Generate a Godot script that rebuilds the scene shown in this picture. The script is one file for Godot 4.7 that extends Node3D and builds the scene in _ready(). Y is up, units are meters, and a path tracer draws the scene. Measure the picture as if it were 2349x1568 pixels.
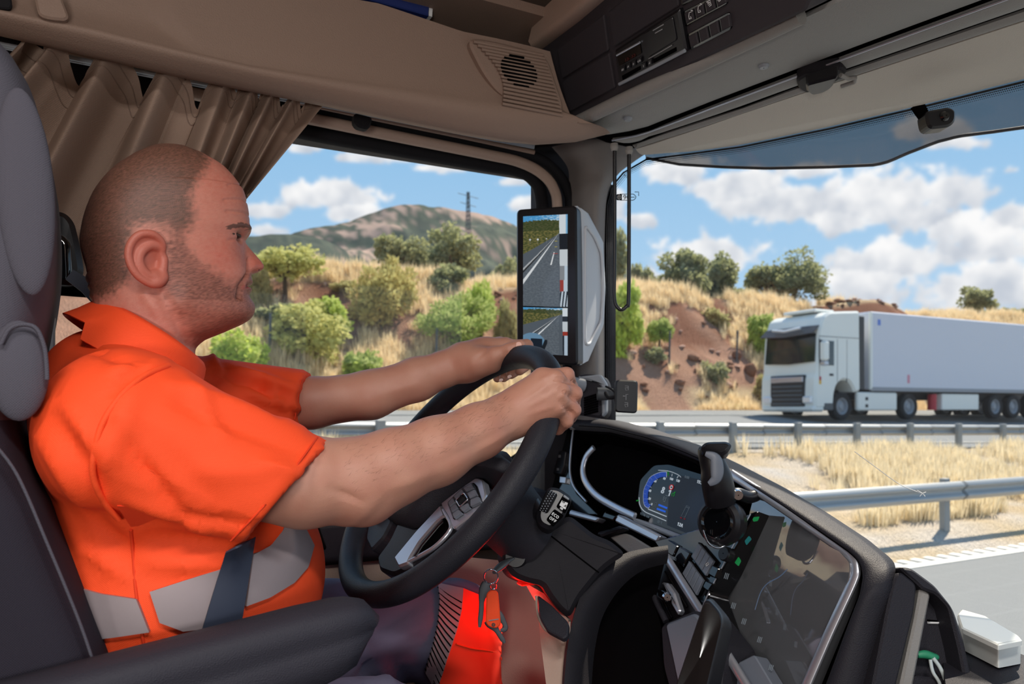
extends Node3D
# A lorry cab on a motorway. Truck axes: +x ahead, -z to the driver's door, y up. The photograph is 2349 x 1568.

const F := 1800.0
const CX := 1174.5
const HY := 935.0
const EYE := Vector3(0, 2.2, 0)
const YAW := 28.0
var DF := Vector3(sin(deg_to_rad(YAW)), 0, -cos(deg_to_rad(YAW)))
var DR := Vector3(cos(deg_to_rad(YAW)), 0, sin(deg_to_rad(YAW)))
var rng := RandomNumberGenerator.new()
var M := {}
var DN := Vector3(-0.95, 0.3, 0.06).normalized()   # the face of the dashboard
var DC := -1.089


func _ready() -> void:
	rng.seed = 7
	camera_and_light()
	materials()
	ground()
	cab_shell()
	cab_front()
	dashboard()
	wheel_and_column()
	seat_and_driver()
	loose_things()
	roadside()
	lorry()
	vegetation()


func camera_and_light() -> void:
	var cam := Camera3D.new()
	cam.name = "camera"
	cam.projection = Camera3D.PROJECTION_FRUSTUM
	cam.near = 0.05
	cam.far = 6000.0
	cam.size = 2.0 * 0.05 * 784.0 / F
	cam.frustum_offset = Vector2(0, 0.05 * (HY - 784.0) / F)
	cam.position = EYE
	cam.rotation.y = -deg_to_rad(YAW)
	var at_ := CameraAttributesPhysical.new()
	at_.frustum_focal_length = 27.6
	at_.frustum_focus_distance = 1.15
	at_.exposure_aperture = 7.0
	cam.attributes = at_
	add_child(cam)
	cam.current = true
	var e := Environment.new()
	e.background_mode = Environment.BG_SKY
	var sm := PanoramaSkyMaterial.new()
	sm.panorama = sky_picture(2048)
	var sk := Sky.new()
	sk.sky_material = sm
	e.sky = sk
	e.tonemap_mode = Environment.TONE_MAPPER_LINEAR
	e.tonemap_exposure = 1.0
	e.sdfgi_enabled = true
	e.ssao_enabled = true
	e.ssil_enabled = true
	var we := WorldEnvironment.new()
	we.name = "world_environment"
	we.environment = e
	add_child(we)
	var sun := DirectionalLight3D.new()
	sun.name = "sun"
	sun.light_color = Color(1.0, 0.95, 0.87)
	sun.light_energy = 2.4
	sun.light_angular_distance = 0.6
	sun.shadow_enabled = true
	sun.look_at_from_position(Vector3(0.54, 0.80, -0.24) * 50.0, Vector3.ZERO)
	add_child(sun)
	# added fill lamps, out of view, that brighten the inside of the cab
	fill_lamp(Vector3(0.12, 3.13, 0.30), 1.75, "added fill lamp on the ceiling above the passenger seat")
	fill_lamp(Vector3(-0.55, 3.13, -0.10), 0.9, "added fill lamp in the middle of the cab roof")
	fill_lamp(Vector3(-0.60, 2.06, 0.735), 1.2, "added fill lamp low on the passenger side wall behind the door", Vector3(PI / 2, 0, 0))


func fill_lamp(p: Vector3, energy: float, label: String, turn := Vector3.ZERO) -> void:
	var t := thing("fill_lamp", label, "lamp", p)
	var f := Transform3D(Basis.from_euler(turn), p)             # its glowing face looks along -y
	var mb := MB.new()
	mb.box(f.translated_local(Vector3(0, 0.02, 0)), Vector3(0.5, 0.05, 0.24), 0.012)
	obj("fill_lamp_housing", mb, mat("fill_lamp_housing", Color("d8d4cc"), 0.5), t)
	mb = MB.new()
	mb.box(f.translated_local(Vector3(0, -0.008, 0)), Vector3(0.44, 0.012, 0.18), 0.004)
	obj("unseen_lamp_lens", mb, glow("unseen_lamp_lens", Color(1.0, 0.97, 0.93), 1.0), t)
	var l := AreaLight3D.new()
	l.name = numbered("fill_lamp_light")
	l.area_size = Vector2(0.44, 0.18)
	l.light_color = Color(1.0, 0.985, 0.97)
	l.light_energy = energy
	l.set("area_range", 9.0)
	l.set("area_attenuation", 2.0)
	l.shadow_enabled = true
	l.transform = f.translated_local(Vector3(0, -0.02, 0)) * Transform3D(Basis.from_euler(Vector3(-PI / 2, 0, 0)), Vector3.ZERO)
	add_child(l)


# ---------------------------------------------------------------- from a pixel to a point
func ray(x: float, y: float) -> Vector3:
	return DF + DR * ((x - CX) / F) + Vector3.UP * ((HY - y) / F)

func at(x: float, y: float, t: float) -> Vector3:
	return EYE + ray(x, y) * t

func onz(x: float, y: float, z: float) -> Vector3:
	var r := ray(x, y)
	return EYE + r * (z / r.z)

func ony(x: float, y: float, h: float) -> Vector3:
	var r := ray(x, y)
	return EYE + r * (h / r.y)

func onp(x: float, y: float, n: Vector3, c: float) -> Vector3:
	var r := ray(x, y)
	return EYE + r * (c / n.dot(r))

func px(p: Vector3) -> Vector2:
	var q := p - EYE
	var t := q.dot(DF)
	return Vector2(CX + F * q.dot(DR) / t, HY - F * q.y / t)

func zs(a: Array, z: float) -> PackedVector3Array:
	var o := PackedVector3Array()
	for p in a:
		o.append(onz(p[0], p[1], z))
	return o

func ys(a: Array, h: float) -> PackedVector3Array:
	var o := PackedVector3Array()
	for p in a:
		o.append(ony(p[0], p[1], h))
	return o

func ps(a: Array, n: Vector3, c: float) -> PackedVector3Array:
	var o := PackedVector3Array()
	for p in a:
		o.append(onp(p[0], p[1], n, c))
	return o

func ts(a: Array) -> PackedVector3Array:            # [x, y, depth]
	var o := PackedVector3Array()
	for p in a:
		o.append(at(p[0], p[1], p[2]))
	return o

func dash(a: Array, off := 0.0) -> PackedVector3Array:
	return ps(a, DN, DC + off)

func rel(x: float, y: float, z: float) -> Vector3:   # measured from the eye
	return EYE + Vector3(x, y, z)

func spl(a: PackedVector3Array, n: int, closed := false) -> PackedVector3Array:   # a smooth line of n points through those points
	var m := a.size()
	var o := PackedVector3Array()
	var segs := m if closed else m - 1
	for k in n:
		var f := float(k) / (n if closed else n - 1) * segs
		var s := mini(int(f), segs - 1)
		var t := f - s
		var p0 := a[(s - 1 + m) % m] if closed else a[maxi(s - 1, 0)]
		var p1 := a[s % m]
		var p2 := a[(s + 1) % m]
		var p3 := a[(s + 2) % m] if closed else a[mini(s + 2, m - 1)]
		o.append(p1.cubic_interpolate(p2, p0, p3, t))
	return o

func lin(a: PackedVector3Array, n: int) -> PackedVector3Array:     # n points at even steps along a polyline
	var o := PackedVector3Array()
	var cum := PackedFloat32Array([0.0])
	for k in range(1, a.size()):
		cum.append(cum[k - 1] + a[k].distance_to(a[k - 1]))
	var s := 0
	for k in n:
		var w := cum[-1] * k / (n - 1)
		while s < a.size() - 2 and cum[s + 1] < w:
			s += 1
		o.append(a[s].lerp(a[s + 1], (w - cum[s]) / maxf(cum[s + 1] - cum[s], 1e-6)))
	return o

func rounded(a: PackedVector3Array, r: float, seg := 4) -> PackedVector3Array:     # a closed outline with its corners rounded
	var o := PackedVector3Array()
	var m := a.size()
	for k in m:
		var p := a[k]
		var u := (a[(k - 1 + m) % m] - p)
		var w := (a[(k + 1) % m] - p)
		var q := minf(r, minf(u.length(), w.length()) * 0.48)
		var s0 := p + u.normalized() * q
		var s1 := p + w.normalized() * q
		for j in seg + 1:
			var t := float(j) / seg
			o.append(s0.lerp(p, t).lerp(p.lerp(s1, t), t))
	return o

func interp(table: Array, x: float) -> float:       # [[x, y], ...] in rising x, joined smoothly
	var m := table.size()
	if x <= table[0][0]:
		return table[0][1]
	for k in range(1, m):
		if x <= table[k][0]:
			var t: float = (x - table[k - 1][0]) / (table[k][0] - table[k - 1][0])
			var before: float = table[maxi(k - 2, 0)][1]
			var after: float = table[mini(k + 1, m - 1)][1]
			return cubic_interpolate(table[k - 1][1], table[k][1], before, after, t)
	return table[m - 1][1]


# ---------------------------------------------------------------- mesh building; faces run counter-clockwise here and are turned on output
class MB:
	var v := PackedVector3Array()
	var i := PackedInt32Array()
	var c := PackedColorArray()
	var uv := PackedVector2Array()

	func tri(a: Vector3, b: Vector3, d: Vector3) -> void:
		var n := v.size()
		v.append(a); v.append(b); v.append(d)
		i.append(n); i.append(n + 1); i.append(n + 2)

	func quad(a: Vector3, b: Vector3, d: Vector3, e: Vector3) -> void:
		var n := v.size()
		v.append(a); v.append(b); v.append(d); v.append(e)
		i.append_array(PackedInt32Array([n, n + 1, n + 2, n, n + 2, n + 3]))

	func grid(rows: Array, around := false, flip := false, with_uv := false) -> void:
		var n := v.size()
		var w: int = rows[0].size()
		var h := rows.size()
		for r in h:
			v.append_array(rows[r])
			if with_uv:
				for k in w:
					uv.append(Vector2(float(k) / (w - 1), float(r) / (h - 1)))
		for r in h - 1:
			for k in (w if around else w - 1):
				var a := n + r * w + k
				var b := n + (r + 1) * w + k
				var a1 := n + r * w + (k + 1) % w
				var b1 := n + (r + 1) * w + (k + 1) % w
				if flip:
					i.append_array(PackedInt32Array([a, a1, b1, a, b1, b]))
				else:
					i.append_array(PackedInt32Array([a, b, b1, a, b1, a1]))

	# a sheet with a thickness: rows run down, columns to the right, as seen from its front
	func slab(rows: Array, th: float) -> void:
		var h := rows.size()
		var w: int = rows[0].size()
		var back := []
		for r in h:
			var line := PackedVector3Array()
			for k in w:
				var du: Vector3 = rows[r][mini(k + 1, w - 1)] - rows[r][maxi(k - 1, 0)]
				var dv: Vector3 = rows[mini(r + 1, h - 1)][k] - rows[maxi(r - 1, 0)][k]
				line.append(rows[r][k] - dv.cross(du).normalized() * th)
			back.append(line)
		grid(rows)
		grid(back, false, true)
		for s in 4:
			var e0 := PackedVector3Array()
			var e1 := PackedVector3Array()
			if s < 2:
				e0 = rows[0] if s == 0 else back[h - 1]
				e1 = back[0] if s == 0 else rows[h - 1]
				grid([e1, e0])
			else:
				for r in h:
					e0.append(rows[r][0] if s == 2 else back[r][w - 1])
					e1.append(back[r][0] if s == 2 else rows[r][w - 1])
				grid([e0, e1])

	# an outline with a thickness: its front lies in the plane across n, its edge is chamfered
	func plate(p: PackedVector3Array, nrm: Vector3, th: float, bev := 0.0) -> void:
		var n := nrm.normalized()
		var ax := (p[1] - p[0])
		ax = (ax - n * ax.dot(n)).normalized()
		var ay := n.cross(ax)
		var q := PackedVector2Array()
		for a in p:
			q.append(Vector2((a - p[0]).dot(ax), (a - p[0]).dot(ay)))
		var area := 0.0
		for k in q.size():
			area += q[k].cross(q[(k + 1) % q.size()])
		var pts := p.duplicate()
		if area < 0:
			q.reverse(); pts.reverse()
		var m := q.size()
		var top := PackedVector3Array()
		var q2 := PackedVector2Array()
		for k in m:
			var a := (q[k] - q[(k - 1 + m) % m]).normalized()
			var b := (q[(k + 1) % m] - q[k]).normalized()
			var na := Vector2(-a.y, a.x)
			var nb := Vector2(-b.y, b.x)
			var mid := (na + nb)
			mid = mid.normalized() if mid.length() > 0.1 else na
			var w := mid * bev / maxf(0.4, mid.dot(na))
			q2.append(q[k] + w)
			top.append(pts[k] + ax * w.x + ay * w.y)
		var t := Geometry2D.triangulate_polygon(q)
		if t.is_empty():
			t = Geometry2D.triangulate_polygon(q2)
		var base := v.size()
		v.append_array(top)
		for k in range(0, t.size(), 3):
			var cr := (q[t[k + 1]] - q[t[k]]).cross(q[t[k + 2]] - q[t[k]])
			i.append_array(PackedInt32Array([base + t[k], base + t[k + 1], base + t[k + 2]] if cr > 0 else [base + t[k], base + t[k + 2], base + t[k + 1]]))
		for k in m:
			var k1 := (k + 1) % m
			if bev > 0:
				quad(top[k1], top[k], pts[k] - n * bev, pts[k1] - n * bev)
			quad(pts[k1] - n * bev, pts[k] - n * bev, pts[k] - n * th, pts[k1] - n * th)
		base = v.size()
		for k in m:
			v.append(pts[k] - n * th)
		for k in range(0, t.size(), 3):
			var cr := (q[t[k + 1]] - q[t[k]]).cross(q[t[k + 2]] - q[t[k]])
			i.append_array(PackedInt32Array([base + t[k], base + t[k + 2], base + t[k + 1]] if cr > 0 else [base + t[k], base + t[k + 1], base + t[k + 2]]))

	func tube(p: PackedVector3Array, r, sides := 10, closed := false, flat := 1.0, up := Vector3.ZERO) -> void:
		var m := p.size()
		var nrm := Vector3.ZERO
		var rows := []
		for k in m:
			var d: Vector3
			if closed:
				d = (p[(k + 1) % m] - p[(k - 1 + m) % m]).normalized()
			else:
				d = (p[mini(k + 1, m - 1)] - p[maxi(k - 1, 0)]).normalized()
			if up != Vector3.ZERO:
				nrm = up
			elif nrm == Vector3.ZERO:
				nrm = Vector3.UP if absf(d.y) < 0.9 else Vector3.RIGHT
			nrm = (nrm - d * nrm.dot(d)).normalized()
			var b := d.cross(nrm)
			var rr: float = r if r is float else r[k]
			var line := PackedVector3Array()
			for s in sides:
				var a := TAU * s / sides
				line.append(p[k] + nrm * (cos(a) * rr * flat) + b * (sin(a) * rr))
			rows.append(line)
		if closed:
			rows.append(rows[0])
		grid(rows, true, true)
		if not closed:
			for e in 2:
				var line: PackedVector3Array = rows[0 if e == 0 else m - 1]
				var n := v.size()
				v.append_array(line)
				for s in range(1, sides - 1):
					i.append_array(PackedInt32Array([n, n + s + 1, n + s] if e == 0 else [n, n + s, n + s + 1]))

	# a profile of (radius, height) turned about the y axis of xf
	func lathe(prof: Array, xf: Transform3D, segs := 24, smooth := false) -> void:
		var rows := []
		for q in prof:
			var line := PackedVector3Array()
			for s in segs:
				var a := TAU * s / segs
				line.append(xf * Vector3(cos(a) * q[0], q[1], sin(a) * q[0]))
			rows.append(line)
		if smooth:
			grid(rows, true, false)
		else:
			for k in rows.size() - 1:
				grid([rows[k], rows[k + 1]], true, false)

	func box(xf: Transform3D, size: Vector3, bev := 0.0) -> void:
		var h := size * 0.5
		bev = minf(bev, minf(h.x, minf(h.y, h.z)) * 0.95)
		var q := {}
		for sx in [-1, 1]:
			for sy in [-1, 1]:
				for sz in [-1, 1]:
					var k := Vector3(sx * h.x, sy * h.y, sz * h.z)
					q[[sx, sy, sz, 0]] = xf * (k - Vector3(0, sy * bev, sz * bev))
					q[[sx, sy, sz, 1]] = xf * (k - Vector3(sx * bev, 0, sz * bev))
					q[[sx, sy, sz, 2]] = xf * (k - Vector3(sx * bev, sy * bev, 0))
		for s in [-1, 1]:
			_face(q[[s, -1, -1, 0]], q[[s, 1, -1, 0]], q[[s, 1, 1, 0]], q[[s, -1, 1, 0]], xf, s)
			_face(q[[-1, s, -1, 1]], q[[-1, s, 1, 1]], q[[1, s, 1, 1]], q[[1, s, -1, 1]], xf, s)
			_face(q[[-1, -1, s, 2]], q[[1, -1, s, 2]], q[[1, 1, s, 2]], q[[-1, 1, s, 2]], xf, s)
		if bev <= 0:
			return
		var mid := xf.origin
		for a in [-1, 1]:
			for b in [-1, 1]:
				_out(q[[a, b, -1, 0]], q[[a, b, -1, 1]], q[[a, b, 1, 1]], q[[a, b, 1, 0]], mid)
				_out(q[[a, -1, b, 0]], q[[a, -1, b, 2]], q[[a, 1, b, 2]], q[[a, 1, b, 0]], mid)
				_out(q[[-1, a, b, 1]], q[[-1, a, b, 2]], q[[1, a, b, 2]], q[[1, a, b, 1]], mid)
				for d in [-1, 1]:
					var x: Vector3 = q[[a, b, d, 0]]
					var y: Vector3 = q[[a, b, d, 1]]
					var z: Vector3 = q[[a, b, d, 2]]
					if (y - x).cross(z - x).dot(x - mid) > 0:
						tri(x, y, z)
					else:
						tri(x, z, y)

	func _face(a: Vector3, b: Vector3, d: Vector3, e: Vector3, xf: Transform3D, _s: int) -> void:
		_out(a, b, d, e, xf.origin)

	func _out(a: Vector3, b: Vector3, d: Vector3, e: Vector3, mid: Vector3) -> void:
		if (b - a).cross(d - a).dot((a + d) * 0.5 - mid) > 0:
			quad(a, b, d, e)
		else:
			quad(a, e, d, b)

	func ball(xf: Transform3D, rings := 10, segs := 16) -> void:     # the unit ball, moved by xf
		var prof := []
		for k in rings + 1:
			var a := PI * k / rings
			prof.append([maxf(sin(a), 0.001), cos(a)])
		lathe(prof, xf, segs, true)

	func paint(col: Color) -> void:                                   # a colour for all vertices added since the last paint
		while c.size() < v.size():
			c.append(col)

	func mesh() -> ArrayMesh:
		var n := PackedVector3Array()
		n.resize(v.size())
		var out := PackedInt32Array()
		out.resize(i.size())
		for k in range(0, i.size(), 3):
			var a := i[k]
			var b := i[k + 1]
			var d := i[k + 2]
			var f := (v[b] - v[a]).cross(v[d] - v[a])
			n[a] += f; n[b] += f; n[d] += f
			out[k] = a; out[k + 1] = d; out[k + 2] = b
		for k in n.size():
			n[k] = n[k].normalized()
		var arr := []
		arr.resize(Mesh.ARRAY_MAX)
		arr[Mesh.ARRAY_VERTEX] = v
		arr[Mesh.ARRAY_NORMAL] = n
		arr[Mesh.ARRAY_INDEX] = out
		if c.size() == v.size():
			arr[Mesh.ARRAY_COLOR] = c
		if uv.size() == v.size():
			arr[Mesh.ARRAY_TEX_UV] = uv
		var m := ArrayMesh.new()
		m.add_surface_from_arrays(Mesh.PRIMITIVE_TRIANGLES, arr)
		return m


# a field of distances on a grid: limbs and cloth are blended in it, then skinned
class Field:
	var o: Vector3
	var h: float
	var nx: int
	var ny: int
	var nz: int
	var d := PackedFloat32Array()

	func _init(lo: Vector3, hi: Vector3, step: float) -> void:
		o = lo
		h = step
		nx = int((hi.x - lo.x) / step) + 2
		ny = int((hi.y - lo.y) / step) + 2
		nz = int((hi.z - lo.z) / step) + 2
		d.resize(nx * ny * nz)
		d.fill(0.3)

	func cap(a: Vector3, b: Vector3, ra: float, rb: float, k := 0.02, carve := false) -> void:
		var m := maxf(ra, rb) + k + h * 2.5
		var ba := b - a
		var bb := maxf(ba.dot(ba), 1e-9)
		var lo := (a.min(b) - Vector3.ONE * m - o) / h
		var hi := (a.max(b) + Vector3.ONE * m - o) / h
		for z in range(maxi(int(lo.z), 0), mini(int(hi.z) + 2, nz)):
			for y in range(maxi(int(lo.y), 0), mini(int(hi.y) + 2, ny)):
				var at_ := (z * ny + y) * nx
				var pa := Vector3(o.x, o.y + y * h, o.z + z * h) - a
				var pax := pa.x
				for x in range(maxi(int(lo.x), 0), mini(int(hi.x) + 2, nx)):
					pa.x = pax + x * h
					var t := clampf(pa.dot(ba) / bb, 0.0, 1.0)
					var q := (pa - ba * t).length() - lerpf(ra, rb, t)
					var was := d[at_ + x]
					if carve:
						d[at_ + x] = maxf(was, -q)
					else:
						var e := maxf(k - absf(was - q), 0.0) / k
						d[at_ + x] = minf(was, q) - e * e * k * 0.25

	# a round sleeve that ends square at cp, across cn
	func sleeve(a: Vector3, b: Vector3, ra: float, rb: float, k: float, cp: Vector3, cn: Vector3) -> void:
		var m := maxf(ra, rb) + k + h * 2.5
		var ba := b - a
		var bb := ba.dot(ba)
		var lo := (a.min(b) - Vector3.ONE * m - o) / h
		var hi := (a.max(b) + Vector3.ONE * m - o) / h
		for z in range(maxi(int(lo.z), 0), mini(int(hi.z) + 2, nz)):
			for y in range(maxi(int(lo.y), 0), mini(int(hi.y) + 2, ny)):
				var at_ := (z * ny + y) * nx
				for x in range(maxi(int(lo.x), 0), mini(int(hi.x) + 2, nx)):
					var p := o + Vector3(x, y, z) * h
					var t := clampf((p - a).dot(ba) / bb, 0.0, 1.0)
					var q := maxf((p - a - ba * t).length() - lerpf(ra, rb, t), (p - cp).dot(cn))
					var was := d[at_ + x]
					var e := maxf(k - absf(was - q), 0.0) / k
					d[at_ + x] = minf(was, q) - e * e * k * 0.25

	func ell(ctr: Vector3, r: Vector3, basis := Basis(), k := 0.03) -> void:
		var m := maxf(r.x, maxf(r.y, r.z)) + k + h * 2.0
		var inv := basis.inverse()
		var s := minf(r.x, minf(r.y, r.z))
		var lo := (ctr - Vector3.ONE * m - o) / h
		var hi := (ctr + Vector3.ONE * m - o) / h
		for z in range(maxi(int(lo.z), 0), mini(int(hi.z) + 2, nz)):
			for y in range(maxi(int(lo.y), 0), mini(int(hi.y) + 2, ny)):
				var at_ := (z * ny + y) * nx
				for x in range(maxi(int(lo.x), 0), mini(int(hi.x) + 2, nx)):
					var p := inv * (o + Vector3(x, y, z) * h - ctr)
					var u := (p / r).length()
					var w := (p / (r * r)).length()
					var q := u * (u - 1.0) / w if w > 1e-6 else -s
					var was := d[at_ + x]
					var e := maxf(k - absf(was - q), 0.0) / k
					d[at_ + x] = minf(was, q) - e * e * k * 0.25

	func cut(p: Vector3, n: Vector3, lo_ := Vector3.ONE * -99.0, hi_ := Vector3.ONE * 99.0) -> void:     # takes away what lies ahead of that plane (inside a box)
		for z in nz:
			for y in ny:
				for x in nx:
					var q := o + Vector3(x, y, z) * h
					if q.x < lo_.x or q.y < lo_.y or q.z < lo_.z or q.x > hi_.x or q.y > hi_.y or q.z > hi_.z:
						continue
					var at_ := (z * ny + y) * nx + x
					d[at_] = maxf(d[at_], (q - p).dot(n))

	func val(p: Vector3) -> float:
		var q := (p - o) / h
		var x := clampi(int(q.x), 0, nx - 2)
		var y := clampi(int(q.y), 0, ny - 2)
		var z := clampi(int(q.z), 0, nz - 2)
		var f := Vector3(clampf(q.x - x, 0, 1), clampf(q.y - y, 0, 1), clampf(q.z - z, 0, 1))
		var a := (z * ny + y) * nx + x
		var s := nx * ny
		var c00 := lerpf(d[a], d[a + 1], f.x)
		var c10 := lerpf(d[a + nx], d[a + nx + 1], f.x)
		var c01 := lerpf(d[a + s], d[a + s + 1], f.x)
		var c11 := lerpf(d[a + s + nx], d[a + s + nx + 1], f.x)
		return lerpf(lerpf(c00, c10, f.y), lerpf(c01, c11, f.y), f.z)

	func hit(from: Vector3, dir: Vector3, t: float, far: float) -> float:     # the distance along dir at which the skin is met, or -1
		var last := t
		while t < far:
			var q := val(from + dir * t)
			if q <= 0.0:
				for _k in 8:
					var mid := (last + t) * 0.5
					if val(from + dir * mid) <= 0.0:
						t = mid
					else:
						last = mid
				return t
			last = t
			t += maxf(q * 0.7, h * 0.25)
		return -1.0

	func skin(mb: MB) -> void:
		var ids := {}
		var s := nx * ny
		var corner := [0, 1, nx, nx + 1, s, s + 1, s + nx, s + nx + 1]
		var ends := [[0, 1], [2, 3], [4, 5], [6, 7], [0, 2], [1, 3], [4, 6], [5, 7], [0, 4], [1, 5], [2, 6], [3, 7]]
		for z in nz - 1:
			for y in ny - 1:
				var a0 := (z * ny + y) * nx
				for x in nx - 1:
					var a := a0 + x
					var q0 := d[a]
					if absf(q0) > h * 3.0:
						continue
					var neg := q0 < 0.0
					if neg == (d[a + 1] < 0.0) and neg == (d[a + nx] < 0.0) and neg == (d[a + nx + 1] < 0.0) and neg == (d[a + s] < 0.0) and neg == (d[a + s + 1] < 0.0) and neg == (d[a + s + nx] < 0.0) and neg == (d[a + s + nx + 1] < 0.0):
						continue
					var sum := Vector3.ZERO
					var n := 0
					for e in ends:
						var q1: float = d[a + corner[e[0]]]
						var q2: float = d[a + corner[e[1]]]
						if (q1 < 0.0) != (q2 < 0.0):
							var t := q1 / (q1 - q2)
							var c0 := Vector3(e[0] & 1, (e[0] >> 1) & 1, e[0] >> 2)
							var c1 := Vector3(e[1] & 1, (e[1] >> 1) & 1, e[1] >> 2)
							sum += c0.lerp(c1, t)
							n += 1
					ids[a] = mb.v.size()
					mb.v.append(o + (Vector3(x, y, z) + sum / n) * h)
		for a in ids:
			var z: int = a / s
			var y: int = (a / nx) % ny
			var x: int = a % nx
			for ax in 3:
				var st: int = [1, nx, s][ax]
				var u: int = [nx, s, 1][ax]
				var w: int = [s, 1, nx][ax]
				var ok: bool = [y > 0 and z > 0, x > 0 and z > 0, x > 0 and y > 0][ax]
				if not ok:
					continue
				var q1 := d[a]
				var q2 := d[a + st]
				if (q1 < 0.0) == (q2 < 0.0):
					continue
				if not (ids.has(a - u) and ids.has(a - w) and ids.has(a - u - w)):
					continue
				var i0: int = ids[a]
				var i1: int = ids[a - u]
				var i2: int = ids[a - u - w]
				var i3: int = ids[a - w]
				if q1 < 0.0:
					mb.i.append_array(PackedInt32Array([i0, i1, i2, i0, i2, i3]))
				else:
					mb.i.append_array(PackedInt32Array([i0, i2, i1, i0, i3, i2]))


# ---------------------------------------------------------------- nodes
var taken := {}

func numbered(called: String) -> String:
	if not taken.has(called):
		taken[called] = 0
		return called
	taken[called] += 1
	return "%s_%03d" % [called, taken[called]]

func origin_of(n: Node) -> Vector3:
	var o := Vector3.ZERO
	while n is Node3D and n != self:
		o += n.position
		n = n.get_parent()
	return o

func obj(called: String, mb: MB, m: Material, parent: Node3D = null, local := false) -> MeshInstance3D:
	var o := MeshInstance3D.new()
	o.mesh = mb.mesh()
	o.material_override = m
	o.cast_shadow = GeometryInstance3D.SHADOW_CASTING_SETTING_ON
	if parent == null:
		o.name = numbered(called)
		add_child(o)
	else:
		o.name = called
		if not local:
			o.position = -origin_of(parent)
		parent.add_child(o, true)
	return o

func tag(o: Node3D, label: String, category: String, group := "", kind := "") -> Node3D:
	if label:
		o.set_meta("label", label)
	if category:
		o.set_meta("category", category)
	if group:
		o.set_meta("group", group)
	if kind:
		o.set_meta("kind", kind)
	return o

func struct(called: String, label: String, mb: MB, m: Material) -> MeshInstance3D:
	var o := obj(called, mb, m)
	tag(o, label, "", "", "structure")
	return o

func thing(called: String, label: String, category: String, where: Vector3, group := "") -> Node3D:
	var o := Node3D.new()
	o.name = numbered(called)
	o.position = where
	add_child(o)
	tag(o, label, category, group)
	return o

func frame(p: Vector3, y_axis: Vector3, hint := Vector3.FORWARD) -> Transform3D:      # a place whose y runs along y_axis
	var y := y_axis.normalized()
	var x := (hint - y * hint.dot(y))
	x = x.normalized() if x.length() > 0.01 else y.cross(Vector3.RIGHT).normalized()
	return Transform3D(Basis(x, y, x.cross(y)), p)

func text(called: String, s: String, size: float, p: Vector3, right: Vector3, up: Vector3, m: Material, parent: Node3D, mono := false) -> void:
	var tm := TextMesh.new()
	tm.text = s
	var sf := SystemFont.new()
	sf.font_names = PackedStringArray(["Droid Sans Mono" if mono else "Droid Sans"])
	sf.font_weight = 700
	tm.font = sf
	tm.font_size = 32
	tm.pixel_size = size / 32.0
	tm.depth = 0.0006
	tm.curve_step = 1.0
	var o := MeshInstance3D.new()
	o.mesh = tm
	o.material_override = m
	o.name = called
	var r := right.normalized()
	var u := (up - r * up.dot(r)).normalized()
	o.transform = Transform3D(Basis(r, u, r.cross(u)), p - origin_of(parent))
	parent.add_child(o, true)


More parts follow.
